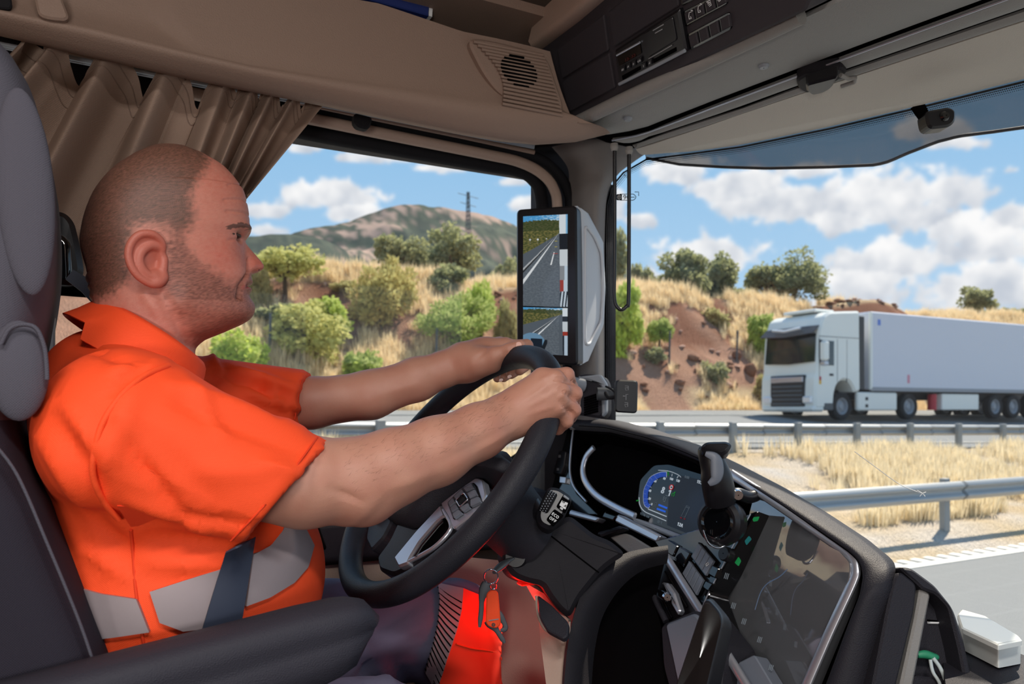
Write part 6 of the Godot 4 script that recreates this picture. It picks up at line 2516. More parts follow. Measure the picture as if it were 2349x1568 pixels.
# ---- head: rows of a closed shell, from a table of its profile in the picture
var HT := {
	"f": [[336, 392], [338, 408], [345, 436], [360, 470], [385, 510], [410, 535], [440, 556], [470, 565], [500, 570], [530, 573], [541, 571], [548, 566], [556, 563], [570, 573], [590, 590], [605, 602], [612, 605], [618, 602], [624, 592], [630, 577], [638, 575], [646, 578], [653, 578], [657, 574], [661, 575], [666, 577], [674, 573], [680, 571], [690, 577], [700, 583], [712, 584], [724, 580], [735, 570], [745, 553], [755, 530], [765, 506], [780, 470], [800, 449], [830, 447], [870, 450]],
	"n": [[336, 392], [338, 408], [345, 436], [360, 470], [385, 510], [410, 535], [440, 556], [470, 565], [500, 570], [530, 570], [541, 566], [548, 562], [556, 559], [570, 559], [590, 561], [605, 563], [612, 565], [624, 567], [638, 572], [646, 573], [657, 571], [666, 571], [674, 569], [690, 571], [700, 576], [712, 578], [724, 575], [735, 566], [745, 550], [755, 530], [765, 506], [780, 470], [800, 449], [830, 447], [870, 450]],
	"b": [[336, 380], [338, 366], [345, 332], [360, 300], [385, 262], [410, 236], [440, 214], [470, 200], [500, 190], [530, 183], [556, 180], [590, 184], [624, 190], [660, 198], [690, 205], [720, 212], [760, 219], [800, 222], [830, 214], [870, 200]],
	"w": [[336, 0.006], [338, 0.018], [345, 0.032], [360, 0.046], [385, 0.059], [410, 0.067], [440, 0.073], [470, 0.0765], [500, 0.078], [530, 0.0785], [556, 0.078], [590, 0.0765], [624, 0.075], [660, 0.0735], [690, 0.072], [720, 0.070], [745, 0.067], [780, 0.066], [800, 0.067], [830, 0.072], [870, 0.085]],
}

func gauss(x: float, s: float) -> float:
	return exp(-x * x / (s * s))

func seg_dist(q: Vector2, a: Vector2, b: Vector2) -> float:
	var t := clampf((q - a).dot(b - a) / (b - a).length_squared(), 0.0, 1.0)
	return (q - a - (b - a) * t).length()

func head_point(y: float, a: float) -> Vector3:          # a = 0 faces ahead, PI/2 the near side
	var ff := interp(HT.f, y)
	var f0 := interp(HT.n, y)
	var bb := interp(HT.b, y)
	var w := interp(HT.w, y)
	var k := 0.44
	var xc := bb + k * (f0 - bb)
	var c := cos(a)
	var s := sin(a)
	var x := xc + (c * (f0 - xc) if c > 0.0 else c * (xc - bb))
	if c > 0.0 and y > 440.0:                            # the face is fuller than an ellipse in front
		x = xc + pow(c, 0.86) * (f0 - xc)
	var z := w * signf(s) * pow(absf(s), 0.92)
	var az := absf(z)
	# nose and lips stand out from the face near its middle
	var more := ff - f0
	if more > 0.0:
		var sig := 0.020
		if y < 628.0:
			sig = lerpf(0.0095, 0.0165, clampf((y - 545.0) / 60.0, 0.0, 1.0))
		elif y < 680.0:
			sig = 0.024
		x += more * exp(-pow(az / sig, 2.6))
	var q := Vector2(x, y)
	var out := 0.0
	if c > -0.2:
		out -= 0.0085 * gauss(q.distance_to(Vector2(543, 551)), 14.0) * gauss(az - 0.031, 0.013) * 1.2
		out += 0.0045 * gauss(y - 531.0, 9.0) * gauss(az - 0.028, 0.022) * (1.0 if c > 0 else 0.0)
		out += 0.0035 * gauss(q.distance_to(Vector2(505, 598)), 34.0) * gauss(az - 0.055, 0.02)
		out += 0.0032 * gauss(q.distance_to(Vector2(536, 622)), 26.0)
		if az > 0.010:
			var d := minf(seg_dist(q, Vector2(566, 604), Vector2(558, 636)), minf(seg_dist(q, Vector2(558, 636), Vector2(541, 664)), seg_dist(q, Vector2(541, 664), Vector2(536, 690))))
			out -= 0.0058 * gauss(d, 5.0)
			var e := minf(seg_dist(q, Vector2(508, 568), Vector2(530, 562)), seg_dist(q, Vector2(530, 562), Vector2(548, 562)))
			out -= 0.0012 * gauss(e, 3.0)
			out += 0.0022 * gauss(q.distance_to(Vector2(534, 556)), 7.0)
		if az < 0.032:
			out -= 0.0048 * gauss(seg_dist(q, Vector2(576, 657), Vector2(546, 667)), 3.2)
		for wr in [[512, 446, 566, 424], [500, 482, 568, 468], [505, 506, 566, 500]]:
			out -= 0.0016 * gauss(seg_dist(q, Vector2(wr[0], wr[1]), Vector2(wr[2], wr[3])), 3.0)
		# wing of the nostril
		out += 0.0040 * gauss(q.distance_to(Vector2(574, 612)), 8.0) * gauss(az - 0.013, 0.006)
		out -= 0.003 * gauss(seg_dist(q, Vector2(566, 598), Vector2(562, 618)), 3.5) * (1.0 if az > 0.012 else 0.0)
	# the corner of the jaw, and the cord of the neck
	out += 0.004 * gauss(q.distance_to(Vector2(410, 700)), 30.0)
	out -= 0.004 * gauss(seg_dist(q, Vector2(360, 690), Vector2(420, 790)), 16.0)
	out += 0.003 * gauss(seg_dist(q, Vector2(330, 690), Vector2(420, 820)), 16.0)
	var mid := onz(xc, y, -1.15)
	var p := onz(x, y, -1.15) + Vector3(0, 0, z)
	return p + (p - mid).normalized() * out

func head_at(x: float, y: float) -> Vector3:             # the point of the near cheek at that place of the profile
	var best := Vector3.ZERO
	var err := 1e9
	for k in 120:
		var p := head_point(y, PI * k / 120.0 * 0.98 + 0.01)
		var e := absf(px(p).x - x)
		if e < err and px(p).x < x + 30.0:
			err = e
			best = p
	return best


func head(mb: MB) -> void:
	var nz := FastNoiseLite.new()
	nz.seed = 9
	nz.frequency = 0.09
	nz.fractal_octaves = 2
	var nf := FastNoiseLite.new()
	nf.seed = 19
	nf.frequency = 0.35
	var skin := Color("bf7c6a").srgb_to_linear()
	var red := Color("b04f3f").srgb_to_linear()
	var hair := Color("503a2e").srgb_to_linear()
	var stub := Color("643c30").srgb_to_linear()
	var hair_zone := PackedVector2Array([Vector2(446, 320), Vector2(472, 376), Vector2(466, 406), Vector2(440, 440), Vector2(424, 476), Vector2(434, 515), Vector2(420, 552), Vector2(396, 566), Vector2(372, 545), Vector2(300, 540), Vector2(288, 600), Vector2(296, 650), Vector2(250, 690), Vector2(170, 706), Vector2(90, 700), Vector2(90, 310)])
	var beard_zone := PackedVector2Array([Vector2(378, 566), Vector2(404, 558), Vector2(416, 590), Vector2(444, 622), Vector2(490, 650), Vector2(528, 668), Vector2(546, 648), Vector2(566, 630), Vector2(600, 632), Vector2(600, 730), Vector2(560, 760), Vector2(500, 772), Vector2(450, 806), Vector2(404, 746), Vector2(372, 694), Vector2(368, 640)])
	var rows := []
	var ys_ := []
	var y := 336.0
	while y < 872.0:
		ys_.append(y)
		y += 1.0 if y < 350 else 2.2
	var segs := 220
	for yy in ys_:
		var line := PackedVector3Array()
		for s in segs:
			line.append(head_point(yy, TAU * s / segs))
		rows.append(line)
	rows.push_front(_flat(rows[0]))
	ys_.push_front(336.0)
	mb.grid(rows, true, true)
	for r in rows.size():
		for s in segs:
			var p: Vector3 = rows[r][s]
			var q := Vector2(px(Vector3(p.x, p.y, -1.15 + EYE.z)).x, ys_[r])
			var side := absf(p.z + 1.15)
			var key := Vector3(q.x, q.y, side * 1500.0)
			var n := nz.get_noise_3dv(key)
			var n2 := nf.get_noise_3dv(key)
			var j := q + Vector2(n, nz.get_noise_3dv(key + Vector3(99, 0, 0))) * 26.0
			var c := skin
			var warm := 0.75 * gauss(q.distance_to(Vector2(588, 604)), 26.0) + 0.6 * gauss(q.distance_to(Vector2(500, 600)), 50.0) + 0.35 * gauss(q.distance_to(Vector2(500, 440)), 60.0) + 0.5 * smoothstep(680.0, 760.0, q.y) + 0.3 * gauss(q.y - 660.0, 12.0) * (1.0 if q.x > 556 else 0.0)
			c = c.lerp(red, clampf(warm * 0.8 + n * 0.25, 0.0, 0.95))
			c = c * (1.0 + n2 * 0.10)
			var hm := 0.0
			var bm := 0.0
			for w in 9:
				var o := q + Vector2((w % 3) - 1, (w / 3) - 1) * 9.0 + (j - q) * 0.6
				hm += 1.0 / 9.0 if Geometry2D.is_point_in_polygon(o, hair_zone) else 0.0
				bm += 1.0 / 9.0 if Geometry2D.is_point_in_polygon(o, beard_zone) else 0.0
			var thin := 0.52 if q.y > 700 or q.x > 545 else 0.74
			c = c.lerp(stub, bm * clampf(thin + n2 * 0.6, 0.05, 0.95))
			c = c.lerp(hair, hm * clampf(0.84 + n2 * 0.3, 0.3, 0.97))
			# eyebrow
			if seg_dist(q, Vector2(510, 541), Vector2(540, 531)) < 5.0 + n * 4 or seg_dist(q, Vector2(540, 531), Vector2(570, 530)) < 5.2 + n * 4:
				if side > 0.008:
					c = c.lerp(Color("3b2a22").srgb_to_linear(), 0.8)
			if seg_dist(q, Vector2(575, 657), Vector2(548, 667)) < 4.5:
				c = c.lerp(Color("a4544c").srgb_to_linear(), 0.7)
			mb.c.append(c)
	for side in [1.0, -1.0]:
		ear(mb, side, skin, red)


func face_details(o: Node3D) -> void:
	var mb: MB
	for side in [1.0, -1.0]:
		mb = MB.new()
		var e := onz(538, 551, -1.15) + Vector3(-0.005, 0, side * 0.0305)
		mb.ball(Transform3D(Basis.from_scale(Vector3(0.0095, 0.0038, 0.0095)), e), 10, 14)
		var eye := obj("eye", mb, mat("eye_dark", Color("3a2c26"), 0.5), o)
		mb = MB.new()
		var a := PackedVector3Array()
		for q in [[533, 552], [540, 550], [547, 550], [552, 551]]:
			var p := head_at(q[0], q[1])
			p.z = -1.15 + side * (p.z + 1.15)
			a.append(p + Vector3(0.001, 0, side * 0.001))
		mb.tube(spl(a, 10), 0.0009, 6)
		obj("lashes", mb, mat("lash", Color("2e211c"), 0.8), eye)
	# nostrils
	mb = MB.new()
	for side in [1.0, -1.0]:
		mb.ball(Transform3D(Basis.from_scale(Vector3(0.006, 0.0022, 0.0032)), onz(584, 620, -1.15) + Vector3(0, 0.0005, side * 0.0075)), 6, 10)
	obj("nostrils", mb, M.lash, o)


func ear(mb: MB, side: float, skin: Color, red: Color) -> void:
	var z := -1.15 + 0.079
	var m := func(x: float, y: float, lift: float) -> Vector3:
		var p := onz(x, y, z + lift)
		p.z = -1.15 + side * (p.z + 1.15)
		return p
	var mid: Vector3 = m.call(338, 594, 0.002)
	var f := Field.new(mid - Vector3(0.035, 0.048, 0.03), mid + Vector3(0.035, 0.048, 0.03), 0.0013)
	var helix := [[370, 580, -0.002], [372, 560, 0.003], [362, 545, 0.008], [346, 536, 0.013], [322, 537, 0.016], [303, 553, 0.017], [294, 578, 0.017], [299, 606, 0.015], [314, 630, 0.012], [334, 645, 0.008], [352, 651, 0.004], [366, 646, 0.0], [374, 634, -0.003]]
	var a := PackedVector3Array()
	for q in helix:
		a.append(m.call(q[0], q[1], q[2]))
	a = spl(a, 40)
	var core: Vector3 = m.call(354, 598, -0.010)
	for k in 39:                                     # the shell: a dish from the rim down to the hollow
		f.cap(a[k].lerp(core, 0.1) - Vector3(0, 0, side * 0.002), a[k].lerp(core, 0.8) - Vector3(0, 0, side * 0.004), 0.0035, 0.005, 0.004)
	for k in 39:
		var r := 0.0042 if k < 30 else lerpf(0.0042, 0.0065, (k - 30) / 9.0)
		f.cap(a[k], a[k + 1], r, r, 0.002)
	var an := spl(PackedVector3Array([m.call(362, 566, 0.001), m.call(345, 562, 0.006), m.call(326, 574, 0.010), m.call(318, 596, 0.011), m.call(326, 618, 0.009), m.call(342, 632, 0.005), m.call(356, 628, 0.001)]), 20)
	for k in 19:
		f.cap(an[k], an[k + 1], 0.0042, 0.0042, 0.004)
	f.cap(m.call(376, 594, -0.004), m.call(374, 614, -0.002), 0.005, 0.0055, 0.006)
	f.cap(m.call(358, 640, 0.0), m.call(366, 634, -0.003), 0.0075, 0.007, 0.006)
	f.skin(mb)
	mb.paint(skin.lerp(red, 0.55))


# ---- arms and hands
var near_arm: Field
var far_arm: Field

func arms(mb: MB) -> void:
	var skin := Color("bb8873").srgb_to_linear()
	var dusk := Color("b07460").srgb_to_linear()
	var nz := FastNoiseLite.new()
	nz.seed = 29
	nz.frequency = 18.0
	nz.fractal_octaves = 3
	# near arm
	var f := Field.new(rel(0.05, -0.19, -1.08), rel(0.72, 0.075, -0.86), 0.0034)
	var p := ts([[520, 1080, 0.93], [700, 1105, 0.955], [815, 1100, 0.98], [900, 1072, 1.0], [1000, 1035, 1.03], [1100, 988, 1.065], [1160, 956, 1.09], [1196, 934, 1.10]])
	var r := [0.054, 0.054, 0.050, 0.0475, 0.0435, 0.036, 0.0305, 0.029]
	for k in p.size() - 1:
		f.cap(p[k], p[k + 1], r[k], r[k + 1], 0.015)
	f.cap(at(830, 1140, 0.98), at(845, 1150, 0.985), 0.03, 0.024, 0.03)            # point of the elbow
	f.cap(at(1190, 960, 1.085), at(1198, 972, 1.088), 0.012, 0.01, 0.02)           # knob of the wrist
	var wr := at(1200, 936, 1.10)
	var fingers := [
		[[1244, 866, 1.098], [1300, 859, 1.108], [1311, 888, 1.140], [1296, 900, 1.165]],
		[[1272, 872, 1.090], [1318, 902, 1.106], [1315, 924, 1.140], [1294, 926, 1.165]],
		[[1284, 900, 1.088], [1316, 940, 1.104], [1308, 956, 1.140], [1288, 952, 1.165]],
		[[1280, 932, 1.090], [1300, 966, 1.104], [1280, 984, 1.128], [1262, 980, 1.15]]]
	hand(f, wr, fingers, [[1214, 905, 1.12], [1230, 880, 1.15], [1246, 862, 1.175], [1262, 850, 1.185]], 0.0106, 0.019)
	var start := mb.v.size()
	f.skin(mb)
	press(mb, [[1262, 880, 1210, 915, 6, 0.0012], [1280, 895, 1215, 930, 5, 0.0012], [1275, 930, 1215, 950, 5, 0.0010], [1130, 1000, 1010, 1060, 14, -0.002], [1180, 985, 1100, 1030, 8, 0.0015], [760, 1120, 830, 1150, 10, -0.003], [900, 1120, 1000, 1080, 14, 0.002], [1262, 905, 1250, 900, 8, -0.0012], [1268, 866, 1322, 880, 4, -0.005], [1285, 892, 1326, 920, 4, -0.005], [1285, 922, 1316, 952, 4, -0.0045], [1248, 862, 1252, 872, 9, 0.002], [1276, 872, 1280, 880, 9, 0.0022], [1290, 902, 1292, 910, 8, 0.002], [1286, 934, 1288, 940, 8, 0.0015]], start)
	# far arm
	var g := Field.new(rel(0.18, -0.06, -1.47), rel(0.78, 0.135, -1.14), 0.0034)
	p = ts([[600, 935, 1.335], [713, 924, 1.35], [851, 905, 1.36], [958, 869, 1.365], [1020, 846, 1.37], [1062, 830, 1.37]])
	r = [0.043, 0.0425, 0.0405, 0.036, 0.0295, 0.0285]
	for k in p.size() - 1:
		g.cap(p[k], p[k + 1], r[k], r[k + 1], 0.015)
	fingers = [
		[[1160, 795, 1.385], [1208, 792, 1.40], [1222, 826, 1.41], [1192, 850, 1.388]],
		[[1146, 792, 1.412], [1192, 796, 1.44], [1206, 836, 1.438], [1172, 858, 1.405]],
		[[1130, 797, 1.435], [1172, 804, 1.465], [1182, 846, 1.46], [1155, 866, 1.42]],
		[[1116, 806, 1.45], [1146, 824, 1.475], [1156, 858, 1.468], [1140, 868, 1.44]]]
	hand(g, at(1066, 830, 1.375), fingers, [[1096, 828, 1.345], [1136, 814, 1.330], [1168, 802, 1.322], [1194, 791, 1.318]], 0.0112, 0.021)
	g.cap(at(1080, 834, 1.362), at(1128, 828, 1.348), 0.026, 0.020, 0.02)
	g.cap(at(1110, 812, 1.385), at(1150, 808, 1.385), 0.024, 0.018, 0.02)
	var from := mb.v.size()
	g.skin(mb)
	press(mb, [[1120, 800, 1090, 825, 5, -0.0015], [1150, 805, 1156, 818, 3, -0.001], [1158, 802, 1163, 815, 3, -0.001], [880, 900, 960, 880, 14, 0.002]], from)
	for k in range(mb.c.size(), mb.v.size()):
		var q := mb.v[k]
		var n := nz.get_noise_3dv(q)
		var w := clampf((q.x - 0.45) * 4.0, 0.0, 1.0)
		mb.c.append(skin.lerp(dusk, clampf(0.25 + n * 0.55 + (0.2 if px(q).x > 1235 else 0.0) * w, 0.0, 1.0)))
	near_arm = f
	far_arm = g


func arm_details(o: Node3D) -> void:
	var mb: MB
	# nails
	for nl in [[[1184, 784], [1194, 783], [1198, 792], [1190, 799], [1183, 797], 1.3085], [[1145, 876], [1152, 874], [1156, 870], [1150, 866], [1144, 870], 1.402], [[1164, 868], [1172, 866], [1176, 862], [1170, 858], [1163, 862], 1.388]]:
		var a := PackedVector3Array()
		for k in 5:
			a.append(at(nl[k][0], nl[k][1], nl[5]))
		mb = MB.new()
		mb.plate(rounded(a, 0.003, 3), -DF + Vector3.UP * 0.4, 0.001, 0.0004)
		obj("nail", mb, mat("nail", Color("dba593"), 0.3), o)
	# hairs along the upper edges of the forearms
	mb = MB.new()
	rng.seed = 41
	for k in 460:
		var far_ := k % 3 == 0
		var t := rng.randf()
		var x := lerpf(720.0, 1040.0, t) if far_ else lerpf(780.0, 1170.0, t)
		var yc := (lerpf(905.0, 838.0, t) if far_ else lerpf(1100.0, 952.0, t))
		var hw := (lerpf(55.0, 32.0, t) if far_ else lerpf(88.0, 44.0, t))
		var dir := ray(x, yc + rng.randf_range(-1.02, 0.5) * hw).normalized()
		var ff := far_arm if far_ else near_arm
		var d := ff.hit(EYE, dir, 0.6, 1.7)
		if d < 0:
			continue
		var q := EYE + dir * d
		var e := Vector3(0.7, 0.35, 0.15) + Vector3(rng.randf_range(-0.5, 0.5), rng.randf_range(-0.3, 0.6), rng.randf_range(-0.3, 0.5))
		var l := rng.randf_range(0.006, 0.014)
		var tip := q + e.normalized() * l
		var sd := e.cross(dir).normalized() * 0.00010
		mb.tri(q - sd, q + sd, tip)
	tag(obj("arm_hair", mb, mat("arm_hair", Color("7d5d48"), 0.8), o), "", "", "", "stuff")


func hand(f: Field, wr: Vector3, fingers: Array, thumb: Array, fr: float, palm: float) -> void:
	var last := Vector3.ZERO
	for k in 4:
		var j := ts(fingers[k])
		var e: float = fr * [1.0, 1.03, 0.97, 0.86][k]
		f.cap(wr, wr.lerp(j[0], 0.6), palm * 1.15, palm * 0.9, 0.02)
		f.cap(wr.lerp(j[0], 0.6), j[0], palm * 0.9, e * 1.25, 0.014)
		if k > 0:
			f.cap(last, j[0], fr * 1.0, fr * 1.0, 0.01)
		last = j[0]
	for k in 4:
		var j := ts(fingers[k])
		var e: float = fr * [1.0, 1.03, 0.97, 0.86][k]
		f.cap(j[0], j[1], e * 1.14, e * 1.02, 0.003)
		f.cap(j[0] - ray(px(j[0]).x, px(j[0]).y) * 0.004, j[0] - ray(px(j[0]).x, px(j[0]).y) * 0.004, e * 1.08, e * 1.08, 0.006)
		f.cap(j[1], j[2], e * 1.02, e * 0.9, 0.003)
		f.cap(j[2], j[3], e * 0.9, e * 0.78, 0.004)
	var t := ts(thumb)
	f.cap(wr, t[0], palm * 1.0, palm * 0.85, 0.02)
	f.cap(t[0], t[1], palm * 0.8, fr * 1.15, 0.012)
	f.cap(t[1], t[2], fr * 1.15, fr * 1.0, 0.006)
	f.cap(t[2], t[3], fr * 1.02, fr * 0.8, 0.004)


# ---------------------------------------------------------------- loose things in the cab
func loose_things() -> void:
	# phone in the foreground
	var n := Vector3(-0.72, 0.25, -0.2)
	var ph := thing("phone", "dark smartphone in a thick case held in the foreground before the touch screen", "phone", at(1610, 1568, 0.86))
	var face := ts([[1619, 1367, 0.90], [1660, 1414, 0.885], [1606, 1640, 0.82], [1528, 1640, 0.835]])
	var back := ts([[1628, 1363, 0.925], [1682, 1428, 0.912], [1640, 1640, 0.85], [1560, 1640, 0.865]])
	n = (face[1] - face[0]).cross(face[3] - face[0]).normalized()
	if n.dot(face[0] - EYE) > 0:
		n = -n
	var mb := MB.new()
	var f := rounded(face, 0.012, 5)
	var b := rounded(back, 0.012, 5)
	var rows := [PackedVector3Array(), f.duplicate(), PackedVector3Array(), PackedVector3Array(), b.duplicate()]
	var mid := (face[0] + face[2]) * 0.5
	for k in f.size():
		rows[0].append(mid + (f[k] - mid) * 0.94)
		rows[2].append(f[k].lerp(b[k], 0.2) + (f[k] - mid) * 0.02)
		rows[3].append(f[k].lerp(b[k], 0.8) + (f[k] - mid) * 0.02)
	mb.grid(rows, true, false)
	mb.grid([rows[4], _flat(rows[4])], true, false)
	obj("case", mb, M.black_plastic, ph)
	mb = MB.new()
	var gl := PackedVector3Array()
	for k in f.size():
		gl.append(mid + (f[k] - mid) * 0.945 + n * 0.0004)
	mb.grid([gl, _flat(gl)], true, false)
	obj("glass", mb, M.piano_black, ph)
	# grip-shaped holder before the instruments
	var h := thing("phone_holder", "black and silver grip shaped holder rising from a round base before the instrument cluster", "holder", at(1655, 1255, 1.30))
	var ax := spl(ts([[1652, 1150, 1.33], [1648, 1120, 1.32], [1640, 1080, 1.315], [1632, 1050, 1.315], [1634, 1028, 1.315]]), 26)
	var rr := PackedFloat32Array()
	for k in 26:
		rr.append(interp([[0, 0.026], [5, 0.0275], [10, 0.0265], [15, 0.022], [19, 0.0215], [22, 0.0235], [25, 0.021]], k))
	mb = MB.new()
	mb.tube(ax, rr, 16, false, 0.8, DF)
	obj("grip", mb, M.black_plastic, h)
	mb = MB.new()
	mb.plate(rounded(ts([[1608, 1020, 1.285], [1622, 1011, 1.285], [1668, 1010, 1.29], [1680, 1018, 1.29], [1672, 1034, 1.285], [1658, 1044, 1.285], [1640, 1040, 1.285], [1612, 1038, 1.285]]), 0.008, 4), -DF + Vector3(-0.2, 0.5, 0), 0.03, 0.005)
	obj("grip_head", mb, M.black_plastic, h)
	mb = MB.new()
	mb.tube(spl(ts([[1618, 1040, 1.288], [1640, 1050, 1.284], [1645, 1075, 1.284], [1642, 1098, 1.284], [1626, 1110, 1.286]]), 24), PackedFloat32Array(range(24).map(func(k): return 0.004 + 0.007 * sin(PI * k / 23.0))), 8, false, 0.45, DF)
	obj("grip_inlay", mb, M.button_grey, h)
	var nn := Vector3(-0.75, 0.15, -0.1).normalized()
	nn = (-DF * 0.8 + Vector3(-0.5, 0.1, -0.4)).normalized()
	var c0 := at(1652, 1196, 1.335)
	var fr := frame(c0, nn, Vector3.UP)
	mb = MB.new()
	mb.lathe([[0.001, 0.012], [0.034, 0.012], [0.040, 0.006], [0.042, -0.004], [0.038, -0.024]], fr, 32)
	obj("base_ring", mb, M.black_plastic, h)
	mb = MB.new()
	mb.lathe([[0.001, 0.0125], [0.024, 0.0125], [0.027, 0.016], [0.030, 0.0125]], fr, 28)
	obj("inner_ring", mb, M.piano_black, h)
	mb = MB.new()
	mb.tube(spl(ts([[1612, 1215, 1.325], [1626, 1246, 1.325], [1650, 1256, 1.325], [1672, 1242, 1.325], [1692, 1212, 1.325]]), 20), 0.0022, 6)
	obj("ring_edge", mb, M.chrome, h)
	mb = MB.new()
	mb.tube(spl(ts([[1664, 1150, 1.335], [1688, 1132, 1.345], [1720, 1140, 1.36], [1745, 1128, 1.38]]), 14), 0.011, 10)
	obj("holder_arm", mb, M.black_plastic, h)
	mb = MB.new()
	mb.lathe([[0.001, 0.010], [0.008, 0.010], [0.0095, 0.004], [0.0095, -0.01]], frame(at(1690, 1134, 1.325), -DF, Vector3.UP), 14)
	obj("clamp_screw", mb, M.chrome, h)
	# blue folder on the shelf above the window
	var fo := thing("folder", "blue folder with pale page edge lying on the overhead shelf", "folder", onz(930, 15, -1.45))
	mb = MB.new()
	mb.plate(zs([[800, -60], [990, -60], [984, 36], [866, 4], [800, -14]], -1.44), Vector3(0, 0, 1), 0.03, 0.002)
	obj("cover", mb, mat("folder_blue", Color("1d2f6e"), 0.5), fo)
	mb = MB.new()
	mb.plate(zs([[985, -60], [998, -60], [992, 38], [984, 36]], -1.442), Vector3(0, 0, 1), 0.026, 0.001)
	obj("page_edge", mb, M.print_white, fo)
	# footwell: kick panel, and an unseen red lamp placed for the red glow there
	mb = MB.new()
	mb.slab([ts([[1000, 1270, 1.62], [1200, 1290, 1.6], [1320, 1300, 1.6]]), ts([[980, 1420, 1.56], [1180, 1420, 1.52], [1320, 1420, 1.5]]), ts([[980, 1640, 1.5], [1200, 1640, 1.46], [1340, 1640, 1.44]])], 0.02)
	struct("trim_footwell", "lower trim of the footwell before the driver's knees", mb, M.beige_light)
	var la := thing("unseen_footwell_lamp", "unseen red lamp under the steering column that lights the footwell red", "lamp", at(1208, 1336, 1.30))
	mb = MB.new()
	mb.box(Transform3D(Basis(), at(1208, 1336, 1.30)), Vector3(0.03, 0.006, 0.02), 0.003)
	obj("unseen_lamp_lens", mb, glow("unseen_lamp_red", Color(1.0, 0.08, 0.04), 0.5), la)
	var l := OmniLight3D.new()
	l.name = "unseen_footwell_light"
	l.position = at(1196, 1352, 1.30)
	l.light_color = Color(1.0, 0.09, 0.05)
	l.light_energy = 0.016
	l.light_size = 0.03
	l.omni_range = 4.0
	l.omni_attenuation = 2.0
	l.shadow_enabled = true
	add_child(l)


# ---------------------------------------------------------------- barriers, pylon, fence posts
func beam_profile(a: Vector3, b: Vector3, up: float, mb: MB) -> void:      # W-beam swept from a to b
	var rows := []
	var z := Vector3(0, 0, 1)
	for q in [[0.155, 0.0], [0.14, 0.03], [0.10, 0.075], [0.07, 0.08], [0.04, 0.045], [0.0, 0.005], [-0.04, 0.045], [-0.07, 0.08], [-0.10, 0.075], [-0.14, 0.03], [-0.155, 0.0]]:
		rows.append(PackedVector3Array([a + Vector3(0, q[0] * up, 0) + z * q[1], b + Vector3(0, q[0] * up, 0) + z * q[1]]))
	mb.slab(rows, 0.008)


func roadside() -> void:
	var g := thing("crash_barrier", "near galvanised crash barrier with a W shaped beam on spaced posts", "crash barrier", Vector3(10, 0.23, -7.9))
	var y := EYE.y - 1.36
	for k in 12:
		var x0 := -11.4 + k * 4.0
		var mb := MB.new()
		beam_profile(Vector3(x0, y, -7.95), Vector3(x0 + 4.1, y, -7.95), 1.0, mb)
		obj("beam", mb, M.galvanised, g)
		mb = MB.new()
		mb.box(Transform3D(Basis(), Vector3(x0 + 3.75, y - 0.3, -8.06)), Vector3(0.14, 1.0, 0.11), 0.01)
		obj("post", mb, M.galvanised_post, g)
	g = thing("crash_barrier", "far galvanised crash barrier with closely spaced posts along the oncoming carriageway", "crash barrier", Vector3(16, EYE.y - 1.2, -13.0))
	for k in 34:
		var x0 := -16.7 + k * 2.0
		var h0 := _rail_far(x0)
		var h1 := _rail_far(x0 + 2.05)
		var mb := MB.new()
		beam_profile(Vector3(x0, EYE.y + h0, -13.0), Vector3(x0 + 2.05, EYE.y + h1, -13.0), 0.9, mb)
		obj("beam", mb, M.galvanised, g)
		mb = MB.new()
		mb.box(Transform3D(Basis(), Vector3(x0 + 1.0, EYE.y + (h0 + h1) * 0.5 - 0.25, -12.86)), Vector3(0.16, 0.86, 0.12), 0.012)
		obj("post", mb, M.galvanised_post, g)
	# second far rail, seen through the door window behind the arms
	pylon()
	for q in [[1535, 800, 25.6], [1690, 800, 25.8], [1000, 838, 25.4], [618, 855, 25.4]]:
		var p := spot(q[0], q[1], q[2])
		var mb := MB.new()
		mb.tube(PackedVector3Array([p - Vector3(0, 0.2, 0), p + Vector3(0.02, 0.7, 0), p + Vector3(0.03, 1.35, 0.02)]), 0.045, 6)
		var where: String = {1535: "under the slim green tree", 1690: "left of the white lorry", 1000: "above the far arm", 618: "beside the pale bush"}[q[0]]
		tag(obj("fence_post", mb, M.steel_dark), "thin grey fence post on the bank %s" % where, "fence post")


func _rail_far(x: float) -> float:
	var l := 13.0
	var t := l * 0.8829 + x * 0.4695
	return -(51.0 / F) * t + 0.0


func pylon() -> void:
	var base := at(1074, 640, 260.0)
	var top := at(1072, 440, 260.0)
	var h := top.y - base.y
	var t := thing("pylon", "dark lattice power pylon standing before the mountain", "pylon", base)
	var mb := MB.new()
	var w := h * 0.035
	var leg := func(sx: float, sz: float, f: float) -> Vector3:
		return base + Vector3(sx * w * (1.0 - 0.7 * f), h * f, sz * w * (1.0 - 0.7 * f))
	for sx in [-1.0, 1.0]:
		for sz in [-1.0, 1.0]:
			mb = MB.new()
			mb.tube(PackedVector3Array([leg.call(sx, sz, 0.0), leg.call(sx, sz, 0.6), leg.call(sx, sz, 1.0)]), 0.13, 5)
			obj("leg", mb, M.steel_dark, t)
	mb = MB.new()
	for k in 10:
		var f0 := k / 10.0
		var f1 := (k + 1) / 10.0
		for sz in [-1.0, 1.0]:
			mb.tube(PackedVector3Array([leg.call(-1.0, sz, f0), leg.call(1.0, sz, f1)]), 0.06, 4)
			mb.tube(PackedVector3Array([leg.call(1.0, sz, f0), leg.call(-1.0, sz, f1)]), 0.06, 4)
	tag(obj("lattice", mb, M.steel_dark, t), "", "", "", "stuff")
	for q in [[0.97, 0.13], [0.87, 0.10]]:
		mb = MB.new()
		mb.tube(PackedVector3Array([base + Vector3(-h * q[1], h * q[0], 0), base + Vector3(h * q[1], h * (q[0] - 0.03), 0)]), 0.10, 5)
		obj("crossarm", mb, M.steel_dark, t)


